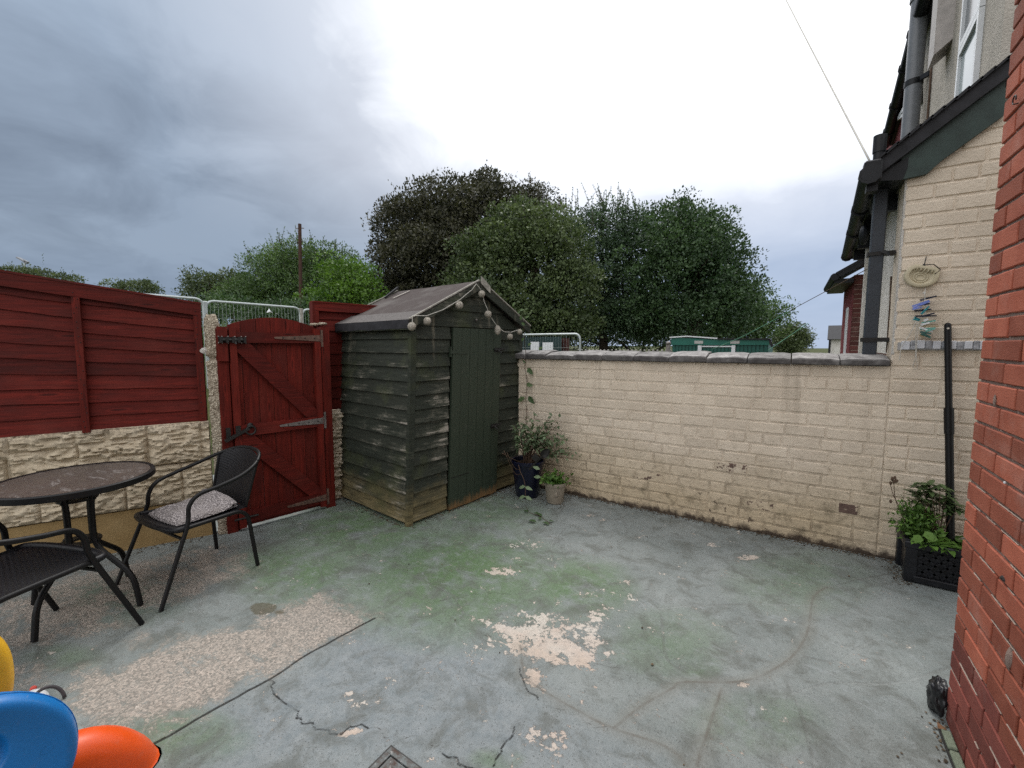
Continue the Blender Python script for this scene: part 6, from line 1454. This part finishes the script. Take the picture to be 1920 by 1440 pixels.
ts = thing('tile_strip', 'ledge of pale square tiles along the cream gable, behind the black pole', 'wall ledge', PY(1765, 645, 3.85))
za, zb2 = PY(1760, 655, 3.85).z, PY(1760, 639, 3.85).z
b = MB(); b.box((PY(1684, 650, 3.85).x, 3.858, za - .006), (PY(1850, 645, 3.85).x, 3.886, zb2 - .008)); b.build('backing', plain('grey_ledge_board', (0.34, 0.33, 0.32), .6), ts)
M_tilew = plain('pale_grey_tile', (0.60, 0.62, 0.66), .3, .5, var=.06); M_tileg = plain('mirror_grey_tile', (0.30, 0.31, 0.33), .15, .6, var=.5, scale=40)
xx = 1690; k = 0
while xx < 1846:
    w = (17, 12, 16, 14)[k % 4]; b = MB(); a_, e_ = PY(xx, 647, 3.85).x, PY(xx + w - 1, 647, 3.85).x
    b.box((a_, 3.842 + random.uniform(0, .004), za + random.uniform(-.003, .004)), (e_, 3.857, zb2 + random.uniform(-.004, .004)), bev=.003); b.build('tile', M_tilew if k % 2 == 0 else M_tileg, ts); xx += w; k += 1

# ================================================================== BEYOND THE YARD
def heras(label, a, e, ztp, zbt, curl=True):
    t = thing('mesh_fence', label, 'fence', (a.x, a.y, zbt), 'temporary mesh fence panels')
    a = Vector((a.x, a.y, 0)); e = Vector((e.x, e.y, 0)); U = (e - a)
    P = lambda s, z: a + U * s + Vector((0, 0, z))
    b = MB(); b.tube(rounded([P(0, zbt), P(0, ztp), P(1, ztp), P(1, zbt)], .12, 6), .019, 8); b.build('frame', M_galv, t, smooth=40)
    b = MB(); n = int(U.length / .055)
    for i in range(1, n): b.tube([P(i / n, zbt + .1), P(i / n, ztp - .02)], .0016, 3, cap=False)
    for k in range(1, 8): b.tube([P(0, ztp - .26 * k), P(1, ztp - .26 * k)], .0016, 3, cap=False)
    b.build('mesh', M_galv, t, kind='stuff'); return t
A0 = PX(383, 562, -7.5); A1 = PX(562, 578, -7.5); U_ = (A1 - A0); U_.z = 0
zt_ = 2.18
heras('galvanised mesh fence panel above the arched red gate, white scrap caught in it', A0 + U_ * .012, A1, zt_, 0.35)
heras('galvanised mesh fence panel just showing between the red gate post and the shed', A1 + U_ * .03, A1 + U_ * 1.05, zt_ - .02, 0.35)
heras('galvanised mesh fence panel above the end of the wide red fence panel', A0 - U_ * 1.05, A0 - U_ * .012, zt_ + .02, 0.35)
for q, lab in ((A0, 'pale clamped steel posts where two mesh panels meet, behind the concrete fence post'), (A1 + U_ * .012, 'pale weathered post where two mesh panels meet, above the red gate')):
    b = MB(); b.box((q.x - .03, q.y - .028, .2), (q.x + .03, q.y + .028, zt_ - .01), bev=.006); o = b.build('fence_post', M_galv if q is A0 else M_weath); o['label'] = lab; o['category'] = 'post'
q = PX(505, 584, -7.45); b = MB(); b.add([q + Vector((0, y, z)) for y, z in ((-.05, -.025), (.06, -.02), (.03, 0), (-.0, .05), (-.03, .01))] + [q + Vector((.03, 0, .0))], [(0, 1, 5), (1, 2, 5), (2, 3, 5), (3, 4, 5), (4, 0, 5)])
o = b.build('paper_scrap', M_upvc); o['label'] = 'white scrap of litter caught on the mesh fence above the red gate'; o['category'] = 'litter'
heras('galvanised mesh fence panel with rounded corner, beyond the cream wall next to the shed', PY(968, 627, 7.5), PY(1088, 626, 7.5), PY(1085, 626, 7.5).z, 0.0)
# telegraph pole and lamp post
q0 = AT(562, 600, 19); q1 = AT(562, 420, 19)
tp_ = thing('telegraph_pole', 'dark wooden pole rising alone in front of the green tree left of the shed', 'pole', (q0.x, q0.y, .9))
b = MB(); b.tube([(q0.x, q0.y, .6), (q1.x, q1.y, q1.z)], .085, 10, taper=.072); b.build('pole', M_polew, tp_, smooth=40)
b = MB()
for z_, l in ((q1.z - .18, .19), (q1.z - .75, .12)): b.tube([(q1.x - l * .84, q1.y - l * .5, z_), (q1.x + l * .84, q1.y + l * .5, z_)], .02, 6)
for k in range(12): b.tube([(q1.x - .1 * (-1) ** k, q1.y - .06 * (-1) ** k, q1.z - 1.6 - .28 * k), (q1.x, q1.y, q1.z - 1.6 - .28 * k)], .012, 5)
b.build('step_irons', M_zinc, tp_)
q0, q1 = AT(46, 520, 40), AT(46, 492, 40)
lp = thing('lamp_post', 'slim grey lamp post with a flat tilted head, far behind the left fence', 'street lamp', (q0.x, q0.y, 0))
b = MB(); b.tube([(q0.x, q0.y, 0), q1], .09, 8, taper=.06); b.build('post', M_galv, lp)
b = MB(); b.bar(AT(49, 491, 40), AT(34, 483, 40), .35, .12); b.bar(AT(52, 493, 40), AT(45, 489, 40), .2, .25); b.build('lamp_head', M_soil, lp)
# teal cabin
M_teal = plain('teal_cabin_paint', (0.012, 0.125, 0.092), .5, .4, var=.12, scale=4)
M_teald = plain('dark_teal_ribs', (0.008, 0.085, 0.066), .5, .4)
YT = 12.0; P_ = lambda x, y: PY(x, y, YT)
cb = thing('teal_cabin', 'teal green portable cabin with a white roof edge behind the boundary wall', 'cabin', (-1.6, YT, 0))
xa, xb_ = P_(1261, 640).x, P_(1441, 640).x; zf = P_(1300, 647).z; z1_, z2_ = P_(1260, 632).z, P_(1440, 637).z
b = MB(); b.box((xa, YT, 0), (xb_, YT + 3, zf)); b.build('wall', M_teald, cb)
for i in range(26):
    xx = xa + (xb_ - xa) * (i + .5) / 26
    b = MB(); b.box((xx - .025, YT - .02, 0), (xx + .025, YT - .001, zf)); b.build('wall_rib', M_teald, cb)
b = MB(); b.prism([Vector((xa - .02, YT - .06, zf)), Vector((xb_ + .02, YT - .06, zf)), Vector((xb_ + .02, YT - .06, z2_)), Vector((P_(1345, 636).x, YT - .06, P_(1345, 637).z)), Vector((xa - .02, YT - .06, z1_))], (0, 0, 0), (0, .055, 0)); b.build('fascia', M_teal, cb)
b = MB(); b.bar(Vector((xa - .06, YT - .08, z1_ - .01)), P_(1290, 630.5) + Vector((0, -.08, 0)), .05, .03); b.bar(P_(1290, 630.5) + Vector((0, -.08, 0)), P_(1346, 634.5) + Vector((0, -.08, 0)), .05, .03); b.build('roof_edge', M_upvc, cb)
b = MB(); b.bar(P_(1346, 635.5) + Vector((0, -.08, 0)), P_(1443, 636) + Vector((0, -.08, 0)), .06, .03); b.add([(xa - .05, YT - .1, z1_ + .005), (xb_ + .05, YT - .1, z2_ + .005), (xb_ + .05, YT + 3.1, z2_ + .005), (xa - .05, YT + 3.1, z1_ + .005)], [(0, 1, 2, 3)]); b.bar(P_(1441, 636) + Vector((.02, -.07, 0)), P_(1447, 652) + Vector((.02, -.07, 0)), .05, .05); b.build('roof', M_roofd, cb)
for x0_, x1_ in ((1303, 1319), (1370, 1387)):
    b = MB(); b.box((P_(x0_, 645).x, YT - .075, P_(x0_, 644.5).z), (P_(x1_, 645).x, YT - .061, P_(x0_, 639).z)); b.build('vent', plain('pale_vent_cover', (.42, .42, .40), .5), cb)
b = MB(); b.box((P_(1309, 650).x, YT - .05, 0), (P_(1316, 650).x, YT - .021, zf)); b.box((P_(1372, 650).x, YT - .05, 0), (P_(1379, 650).x, YT - .021, zf)); b.box((P_(1316.2, 650).x, YT - .05, zf - .05), (P_(1371.8, 650).x, YT - .021, zf - .02)); b.build('door_frame', M_upvc, cb)
# spiked rail along the back of the neighbouring yard
sp_ = thing('palisade_fence', 'dark spiked palisade fence, its pale tips showing just above the boundary wall', 'fence', (-3.5, 10.5, 0))
YP = 10.5; xa, xb_ = PY(1085, 655, YP).x, PY(1258, 655, YP).x
M_tip = plain('pale_galvanised_tip', (.40, .38, .36), .5, .4, .2)
for i in range(24):
    xx = xa + (xb_ - xa) * i / 23; b = MB(); zt2 = PY(1150, 655.5, YP).z
    b.prism([(xx - .025, YP, 0), (xx + .025, YP, 0), (xx + .025, YP, zt2 - .06), (xx, YP, zt2), (xx - .025, YP, zt2 - .06)], (0, 0, 0), (0, .015, 0)); pa_ = b.build('pale', M_iron, sp_)
    b = MB(); b.ball((xx, YP - .01, zt2 - .012), .022, 6, 5, (1.2, .5, .7)); b.build('tip', M_tip, pa_)
b = MB(); b.bar((xa, YP + .03, 1.1), (xb_, YP + .03, 1.1), .04, .05); b.build('rail', M_iron, sp_)
b = MB(); q = PY(1253, 648, YP - .1); b.box((q.x - .04, q.y - .04, 0), (q.x + .04, q.y + .04, q.z + .02)); b.ball((q.x, q.y, q.z + .05), .06, 10, 8, (1, 1, .8)); o = b.build('post', M_zinc); o['label'] = 'grey post with a rounded cap beside the left end of the teal cabin'; o['category'] = 'post'
# small things seen over the wall next to the shed
for (x0_, y0_, x1_, y1_), lab in (((995, 641, 1010, 652), 'white board nearest the shed, left of two white boards over the wall'), ((1017, 642, 1036, 652), 'wider white board, right of two white boards over the wall')):
    yy = 13.0; a, e = PY(x0_, y1_ + 6, yy), PY(x1_, y0_, yy); b = MB(); b.box((a.x, yy, a.z), (e.x, yy + .04, e.z)); b.box((a.x + .05, yy + .041, 0), (a.x + .12, yy + .1, e.z - .05)); o = b.build('sign_board', M_upvc); o['label'] = lab; o['category'] = 'board'
yy = 14.0; a, e = PY(975, 660, yy), PY(993, 637, yy); b = MB(); b.box((a.x, yy, 0), (e.x, yy + 1, e.z)); o = b.build('brick_pillar', M_dkbrick); o['label'] = 'dark red brick block seen behind the mesh panel, beside the right edge of the shed'; o['category'] = 'brick pier'
a, e = PY(1051, 660, yy), PY(1061, 634, yy); b = MB(); b.box((a.x, yy, 0), (e.x, yy + .3, e.z)); o = b.build('brick_pillar', M_dkbrick); o['label'] = 'narrow dark brick pier behind the rounded end of the mesh panel'; o['category'] = 'brick pier'
q = PY(1052, 650, 13.4); b = MB(); b.box((PY(978, 650, 13.6).x, 13.6, 0), (PY(1052, 650, 13.6).x, 13.64, PY(1000, 632, 13.6).z)); o = b.build('screen_fence', plain('dark_teal_screen', (.02, .045, .045), .7)); o['label'] = 'dark green-grey screen behind two white boards beyond the wall'; o['category'] = 'fence'
# cables and washing lines
def cable(name, label, pts, r, m, cat):
    b = MB(); b.tube(bez(pts, 10), r, 6); o = b.build(name, m, smooth='all'); o['label'] = label; o['category'] = cat
c0, c1 = Vector((0.41, 3.9, 2.70)), PY(1475, -2, 7) ; far = c0 + (c1 - c0) * 2.2
cable('overhead_cable', 'thin pale overhead cable slanting down to the black gutter of the neighbouring house', [c0, c0.lerp(far, .33) - Vector((0, 0, .02)), c0.lerp(far, .66) - Vector((0, 0, .02)), far], .006, M_cordw, 'cable')
b = MB(); b.tube(bez([c0 + Vector((0, 0, .0)), c0 + Vector((-.04, .02, -.06)), c0 + Vector((-.035, .02, -.13)), c0 + Vector((0.02, 0.02, -.16))], 5), .005, 6); o = b.build('cable_loop', M_iron); o['label'] = 'small slack black loop of cable hanging from the gutter end'; o['category'] = 'cable'
M_gline = plain('green_washing_line', (.12, .30, .20), .6)
a, m_, e = PY(1625, 505, 5.2), PY(1480, 583, 7.6), PY(1335, 655, 10.0)
cable('washing_line', 'grey washing line from the downpipe, sagging left until it crosses the trees', [a, a.lerp(m_, .5), m_], .004, M_stem, 'washing line')
cable('washing_line', 'green washing line crossing in front of the right-hand trees down to the teal cabin', [m_, PY(1440, 606, 8.3), PY(1390, 632, 9.1), e], .006, M_gline, 'washing line')
cable('washing_line', 'short green washing line in front of the smallest tree, far right', [PY(1515, 606, 9), PY(1480, 630, 9), PY(1440, 657, 9)], .006, M_gline, 'washing line')

# grit, moss and leaf crumbs gathered along the foot of the walls and the shed
rg = random.Random(8); b = MB(); tl = []
def crumb(x, y):
    r_ = rg.uniform(.002, .0065); o_ = len(b.v); an = rg.uniform(0, 6.28)
    for k in range(5): b.v.append((x + r_ * math.cos(an + k * 1.257) * rg.uniform(.6, 1.5), y + r_ * math.sin(an + k * 1.257) * rg.uniform(.6, 1.5), 0.0005))
    b.v.append((x, y, r_ * rg.uniform(.5, 1.1))); b.f += [(o_ + k, o_ + (k + 1) % 5, o_ + 5) for k in range(5)]; t_ = rg.random(); tl.extend([t_] * 6)
for _ in range(900): crumb(rg.uniform(-2.4, .66), 3.874 - abs(rg.gauss(0, .028)))
for _ in range(260): q = SC + SU * rg.uniform(-.02, 1.43) + SN * (.028 + abs(rg.gauss(0, .025))); crumb(q.x, q.y)
for _ in range(200): q = SC + SV * rg.uniform(0, 1.1) - SU * (.03 + abs(rg.gauss(0, .022))); crumb(q.x, q.y)
for _ in range(330): q = fp(rg.uniform(-.9, 1.1), .02 + abs(rg.gauss(0, .04)), 0); crumb(q.x, q.y)
for _ in range(200): crumb(XB - .004 - abs(rg.gauss(0, .03)), rg.uniform(1.7, 2.3))
for _ in range(160): crumb(rg.uniform(-2.45, -1.7), rg.uniform(3.4, 3.8))
for _ in range(30): crumb(rg.uniform(-3.2, .5), rg.uniform(1.4, 3.6))
for _ in range(120): crumb(rg.gauss(.66, .03), rg.uniform(3.5, 3.87))
db = leaf_obj(b, tl, 'debris', mat_leaf('dark_grit_and_leaf_crumbs', (.02, .016, .011), (.14, .10, .06), 0.0, .9), None); db['kind'] = 'stuff'

# grass on the bank behind the gate
b = MB(); tl = []
rg = random.Random(2)
for _ in range(5200):
    y = rg.uniform(0.5, 9); x = rg.uniform(-12.5, -8.1); z = gz(x, y); h = rg.uniform(.35, .85) * (1.0 if y < 5.2 else .7); an = rg.uniform(0, 6.28); w = rg.uniform(.008, .02); lx_, ly_ = rg.gauss(0, .18) * h, rg.gauss(0, .18) * h
    o_ = len(b.v); ca, sa = math.cos(an) * w, math.sin(an) * w
    b.v += [(x - ca, y - sa, z), (x + ca, y + sa, z), (x + lx_ * .5 + ca * .7, y + ly_ * .5 + sa * .7, z + h * .6), (x + lx_ * .5 - ca * .7, y + ly_ * .5 - sa * .7, z + h * .6), (x + lx_, y + ly_, z + h)]
    b.f += [(o_, o_ + 1, o_ + 2, o_ + 3), (o_ + 3, o_ + 2, o_ + 4)]; tl += [rg.random()] * 5
g_ = leaf_obj(b, tl, 'grass', mat_leaf('long_grass', (.06, .10, .03), (.17, .24, .09), .3), None); g_['kind'] = 'stuff'

# ================================================================== TREES
def np_leaves(pts, dirs, L, Wd, tint, rg_):
    """rhombic folded leaves: pts (n,3), dirs (n,3)"""
    n = len(pts); dirs = dirs / np.linalg.norm(dirs, axis=1, keepdims=True)
    r_ = rg_.normal(size=(n, 3)); side_ = np.cross(dirs, r_); side_ /= np.linalg.norm(side_, axis=1, keepdims=True) + 1e-9; nr = np.cross(side_, dirs)
    L = L[:, None]; Wd = Wd[:, None]
    base = pts; tip = pts + dirs * L - nr * L * .12; mid = pts + dirs * L * .45
    a = mid + side_ * Wd * .5 + nr * Wd * .12; c = mid - side_ * Wd * .5 + nr * Wd * .12
    V = np.stack([base, a, tip, c], 1).reshape(-1, 3)
    return V, np.repeat(tint, 4)
def tree(name, label, depth, base_px, lobes, mats, dens=1.0, leaf=0.17, droop=0.0, shoots=0, shoot_len=0.8, seed=1, asp=0.5, clump=0.55, group='trees beyond the yard', upr=0.25, fill=0.72):
    rg_ = np.random.default_rng(seed)
    leaf *= 0.78
    g0 = AT(base_px, 650, depth); gr_z = gz(g0.x, g0.y)
    t = thing(name, label, 'tree', (g0.x, g0.y, gr_z), group)
    Vs, Ts, limbs = [], [], []
    for (px, py, rx, ry) in lobes:
        dd = rg_.uniform(-.25, .25) * rx / F_PX * depth
        c = np.array(AT(px, py, depth + dd)); a = rx / F_PX * depth; bz = ry / F_PX * depth
        limbs.append((c, a, bz))
        ncl = int(dens * 78 * (a * a * .6 + a * bz * .8) / (clump * clump) * .16) + 8
        d_ = rg_.normal(size=(ncl, 3)); d_ /= np.linalg.norm(d_, axis=1, keepdims=True)
        rad = fill + (1.0 - fill) * rg_.random(ncl) ** .6; inn = rg_.random(ncl) < .25; rad[inn] *= rg_.uniform(.35, .9, inn.sum())
        bump_ = np.array([1 + .22 * mnoise.noise(Vector(x_) * 2.2 + Vector((seed, px, py))) for x_ in d_])
        nsub = 11; sd_ = rg_.normal(size=(nsub, 3)); sd_ /= np.linalg.norm(sd_, axis=1, keepdims=True); sd_[:, 2] = np.abs(sd_[:, 2]) * .9 - .25
        sc_ = c + sd_ * np.array([a, a, bz]) * .62; which = rg_.integers(nsub, size=ncl); sr_ = rg_.uniform(.42, .66, nsub)[which]
        cen = sc_[which] + d_ * np.array([a, a, bz]) * (rad * bump_ * sr_)[:, None]
        stint = rg_.normal(0, .16, nsub)[which]
        keep = cen[:, 2] > gr_z + .2
        cen, d_ = cen[keep], d_[keep]; ncl = len(cen)
        k = int(17 * (clump / .42) ** 2 * (.17 / leaf) ** 2 * .75) + 4
        ctint = np.clip(rg_.normal(.42, .26, ncl) + stint[keep], 0, 1)
        nu_ = rg_.normal(size=(ncl * k, 3)) + np.repeat(d_, k, 0) * .6 + np.array([0, 0, .45]); nu_ /= np.linalg.norm(nu_, axis=1, keepdims=True)
        csz = np.repeat(clump * rg_.uniform(.5, 1.45, ncl), k)[:, None]
        P_l = np.repeat(cen, k, 0) + nu_ * csz * np.array([1.0, 1.0, .72]) * (.72 + .3 * rg_.random((ncl * k, 1)))
        dirs = nu_ * .8 + rg_.normal(size=(ncl * k, 3)) * .6 + np.array([0, 0, upr - droop])
        Ll = leaf * rg_.uniform(.65, 1.25, ncl * k)
        V_, T_ = np_leaves(P_l, dirs, Ll, Ll * asp * rg_.uniform(.8, 1.25, ncl * k), np.clip(np.repeat(ctint, k) + rg_.normal(0, .15, ncl * k), 0, 1), rg_)
        Vs.append(V_); Ts.append(T_)
        # ragged sprigs standing proud of the outline
        ns = int(ncl * .30); pick = rg_.choice(ncl, ns, replace=False) if ncl else []
        for i in pick:
            L_ = rg_.uniform(.3, .8) * (leaf / .17); dv_ = d_[i] * .8 + np.array([0, 0, .5]) + rg_.normal(size=3) * .3; m_ = 9
            tt = np.linspace(.15, 1, m_)[:, None]; pp = cen[i] + dv_ * tt * L_ + rg_.normal(size=(m_, 3)) * .03
            V_, T_ = np_leaves(pp, dv_ + rg_.normal(size=(m_, 3)) * .8, np.full(m_, leaf * .85), np.full(m_, leaf * asp * .85), np.full(m_, min(1, ctint[i] + .1)), rg_); Vs.append(V_); Ts.append(T_)
    tw = MB()
    for s in range(shoots):          # long upright shoots with leaves either side
        c, a, bz = limbs[rg_.integers(len(limbs))]
        ph_ = rg_.uniform(0, 6.28); rr_ = a * rg_.uniform(.0, .85); st = c + np.array([math.cos(ph_) * rr_, math.sin(ph_) * rr_, bz * math.sqrt(max(0, 1 - (rr_ / a) ** 2)) * .9])
        for j in range(rg_.integers(1, 4)):
            L_ = shoot_len * rg_.uniform(.5, 1.25); dv_ = np.array([rg_.normal(0, .28), rg_.normal(0, .28), 1.0]); m_ = int(L_ / .055)
            tt = np.linspace(0, 1, m_)[:, None]; pp = st + dv_ * tt * L_
            V_, T_ = np_leaves(pp, dv_ * .4 + rg_.normal(size=(m_, 3)) * .9, np.full(m_, leaf) * (1.1 - .5 * tt[:, 0]), np.full(m_, leaf * .45), np.clip(rg_.normal(.5, .2, m_), 0, 1), rg_); Vs.append(V_); Ts.append(T_)
            tw.tube([st, st + dv_ * L_], .014, 4, taper=.005)
    V = np.concatenate(Vs); T_ = np.concatenate(Ts); V = V - np.array(t.location)
    me = bpy.data.meshes.new('crown'); np_mesh(me, V, np.arange(len(V)).reshape(-1, 4))
    a_ = me.attributes.new('tint', 'FLOAT', 'POINT'); a_.data.foreach_set('value', T_.astype(np.float32)); me.materials.append(mats)
    o = bpy.data.objects.new('crown', me); C.objects.link(o); o.parent = t
    top = max(l[0][2] for l in limbs); b = MB(); g = Vector((g0.x, g0.y, gr_z - .2)); fork = g + Vector((0, 0, (top - gr_z) * .35))
    b.tube(bez([g, g.lerp(fork, .5) + Vector((.05, 0, 0)), fork], 4), .24 * depth / 20, 9, taper=.16 * depth / 20); b.build('trunk', M_bark, t, smooth=40)
    b = tw
    for c, a, bz in limbs:
        c = Vector(c); b.tube(bez([fork - Vector((0, 0, .3)), fork.lerp(c, .5) + Vector((0, 0, .3)), c, c + Vector((rg_.uniform(-.4, .4) * a, rg_.uniform(-.4, .4) * a, bz * .6))], 4), .09, 6, taper=.02)
        for _ in range(4): b.tube([c, c + Vector((rg_.uniform(-.7, .7) * a, rg_.uniform(-.7, .7) * a, rg_.uniform(-.2, .75) * bz))], .035, 5, taper=.01)
    b.build('limbs', M_bark, t)
    return len(V) // 4
L_dark = mat_leaf('dark_copper_green_leaves', (0.020, 0.023, 0.013), (0.082, 0.080, 0.046), .18)
L_mid = mat_leaf('olive_green_maple_leaves', (0.034, 0.055, 0.021), (0.130, 0.172, 0.074), .22)
L_cherry = mat_leaf('cool_green_cherry_leaves', (0.024, 0.050, 0.025), (0.090, 0.142, 0.074), .2)
L_deep = mat_leaf('deep_green_leaves', (0.020, 0.046, 0.018), (0.080, 0.138, 0.056), .2)
L_left = mat_leaf('fresh_green_leaves', (0.032, 0.066, 0.018), (0.115, 0.190, 0.060), .22)
L_lime = mat_leaf('lime_green_leaves', (0.045, 0.100, 0.014), (0.130, 0.235, 0.036), .28)
L_pale = mat_leaf('dull_olive_leaves', (0.035, 0.055, 0.022), (0.120, 0.155, 0.070), .22)
nl = 0
nl += tree('copper_tree', 'broad dark coppery tree with rounded crown, tallest, behind the shed', 21, 810,
     [(860, 400, 95, 62), (780, 425, 70, 52), (915, 385, 52, 48), (750, 485, 58, 60), (830, 480, 95, 70), (735, 550, 65, 55), (820, 560, 90, 60), (700, 575, 40, 38), (880, 470, 70, 80), (905, 352, 30, 22)], L_dark, 1.0, .17, seed=11, asp=.62)
nl += tree('copper_tree', 'narrow dark tree crown peeping between the copper tree and the green maple', 23, 1000, [(1000, 385, 38, 42), (985, 400, 34, 40), (1020, 420, 35, 50)], L_dark, 1.0, .17, seed=12, shoots=8, shoot_len=.6)
nl += tree('maple_tree', 'olive green bushy maple directly behind the shed roof peak', 17, 965,
     [(985, 430, 70, 52), (930, 470, 60, 50), (1035, 470, 62, 60), (985, 500, 95, 70), (895, 520, 50, 42), (1050, 545, 60, 60), (940, 560, 85, 60), (1010, 600, 85, 55), (885, 580, 45, 45), (1060, 620, 50, 40)], L_mid, 1.0, .15, seed=13, asp=.7)
nl += tree('cherry_tree', 'tall thin-topped tree with spiky upright shoots, right of the maple', 20, 1130,
     [(1080, 440, 48, 50), (1130, 425, 42, 32), (1175, 430, 45, 38), (1110, 480, 70, 60), (1190, 470, 55, 60), (1140, 540, 95, 75), (1080, 560, 60, 70), (1160, 610, 110, 55), (1215, 530, 50, 70), (1200, 600, 70, 60)], L_cherry, .8, .16, seed=14, shoots=70, shoot_len=1.0, asp=.45)
nl += tree('lime_tree', 'large deep green round-headed tree at the right of the tree group', 18, 1300,
     [(1270, 420, 58, 42), (1320, 445, 62, 50), (1255, 480, 75, 60), (1345, 500, 58, 55), (1290, 540, 105, 75), (1370, 555, 38, 55), (1340, 600, 80, 50), (1240, 600, 80, 50)], L_deep, 1.1, .15, seed=15, asp=.6)
nl += tree('low_tree', 'lower yellowish green tree sloping away behind the right end of the teal cabin', 22, 1420, [(1400, 575, 40, 40), (1420, 610, 42, 40), (1450, 600, 24, 36), (1385, 630, 50, 26)], L_left, 1.0, .16, seed=16)
nl += tree('low_tree', 'smallest round tree at the far right end of the tree line', 30, 1487, [(1484, 630, 20, 22), (1468, 638, 24, 24), (1496, 638, 12, 18), (1482, 650, 24, 16)], L_pale, 2.2, .18, seed=17)
nl += tree('willow_tree', 'fresh green spiky-topped tree behind the dark wooden pole', 22, 560,
     [(560, 500, 62, 44), (520, 510, 52, 40), (610, 505, 60, 44), (500, 550, 60, 40), (570, 550, 90, 45), (640, 530, 40, 44), (450, 570, 40, 34), (545, 595, 120, 45)], L_left, 1.0, .17, seed=18, shoots=45, shoot_len=.7, asp=.38)
nl += tree('lime_bush', 'bright lime green bush between the wooden pole and the copper tree', 16, 640, [(655, 520, 34, 36), (630, 560, 38, 34), (665, 560, 45, 40), (645, 600, 55, 35)], L_lime, 1.1, .13, seed=19, asp=.7)
nl += tree('small_tree', 'small round grey-green tree above the concrete fence post', 27, 395, [(395, 535, 40, 30), (430, 535, 28, 24), (385, 562, 44, 28), (430, 570, 50, 30)], L_pale, .85, .19, seed=20)
nl += tree('distant_tree', 'distant tree top showing just above the middle of the wide red fence panel', 36, 268, [(275, 540, 16, 11), (230, 541, 26, 9), (290, 548, 14, 9)], L_pale, 1.0, .22, seed=21)
nl += tree('distant_tree', 'distant low tree top beside the lamp post behind the left fence', 38, 40, [(38, 514, 24, 8), (66, 519, 26, 8), (122, 525, 20, 7)], L_pale, 1.0, .22, seed=22)
nl += tree('undergrowth_bush', 'low tangle of bushes filling in under the trees behind the mesh panels and gate', 15, 560, [(440, 600, 60, 32), (520, 605, 70, 32), (600, 610, 60, 34), (690, 610, 70, 40)], L_deep, .9, .15, seed=23)
nl += tree('undergrowth_bush', 'long dark hedge of bushes under the trees behind the teal cabin', 24, 1200, [(1120, 630, 60, 35), (1220, 630, 70, 35), (1330, 630, 70, 30), (1010, 630, 60, 35)], L_deep, .9, .2, seed=24)
print('leaves', nl, 'objects', len(bpy.data.objects))
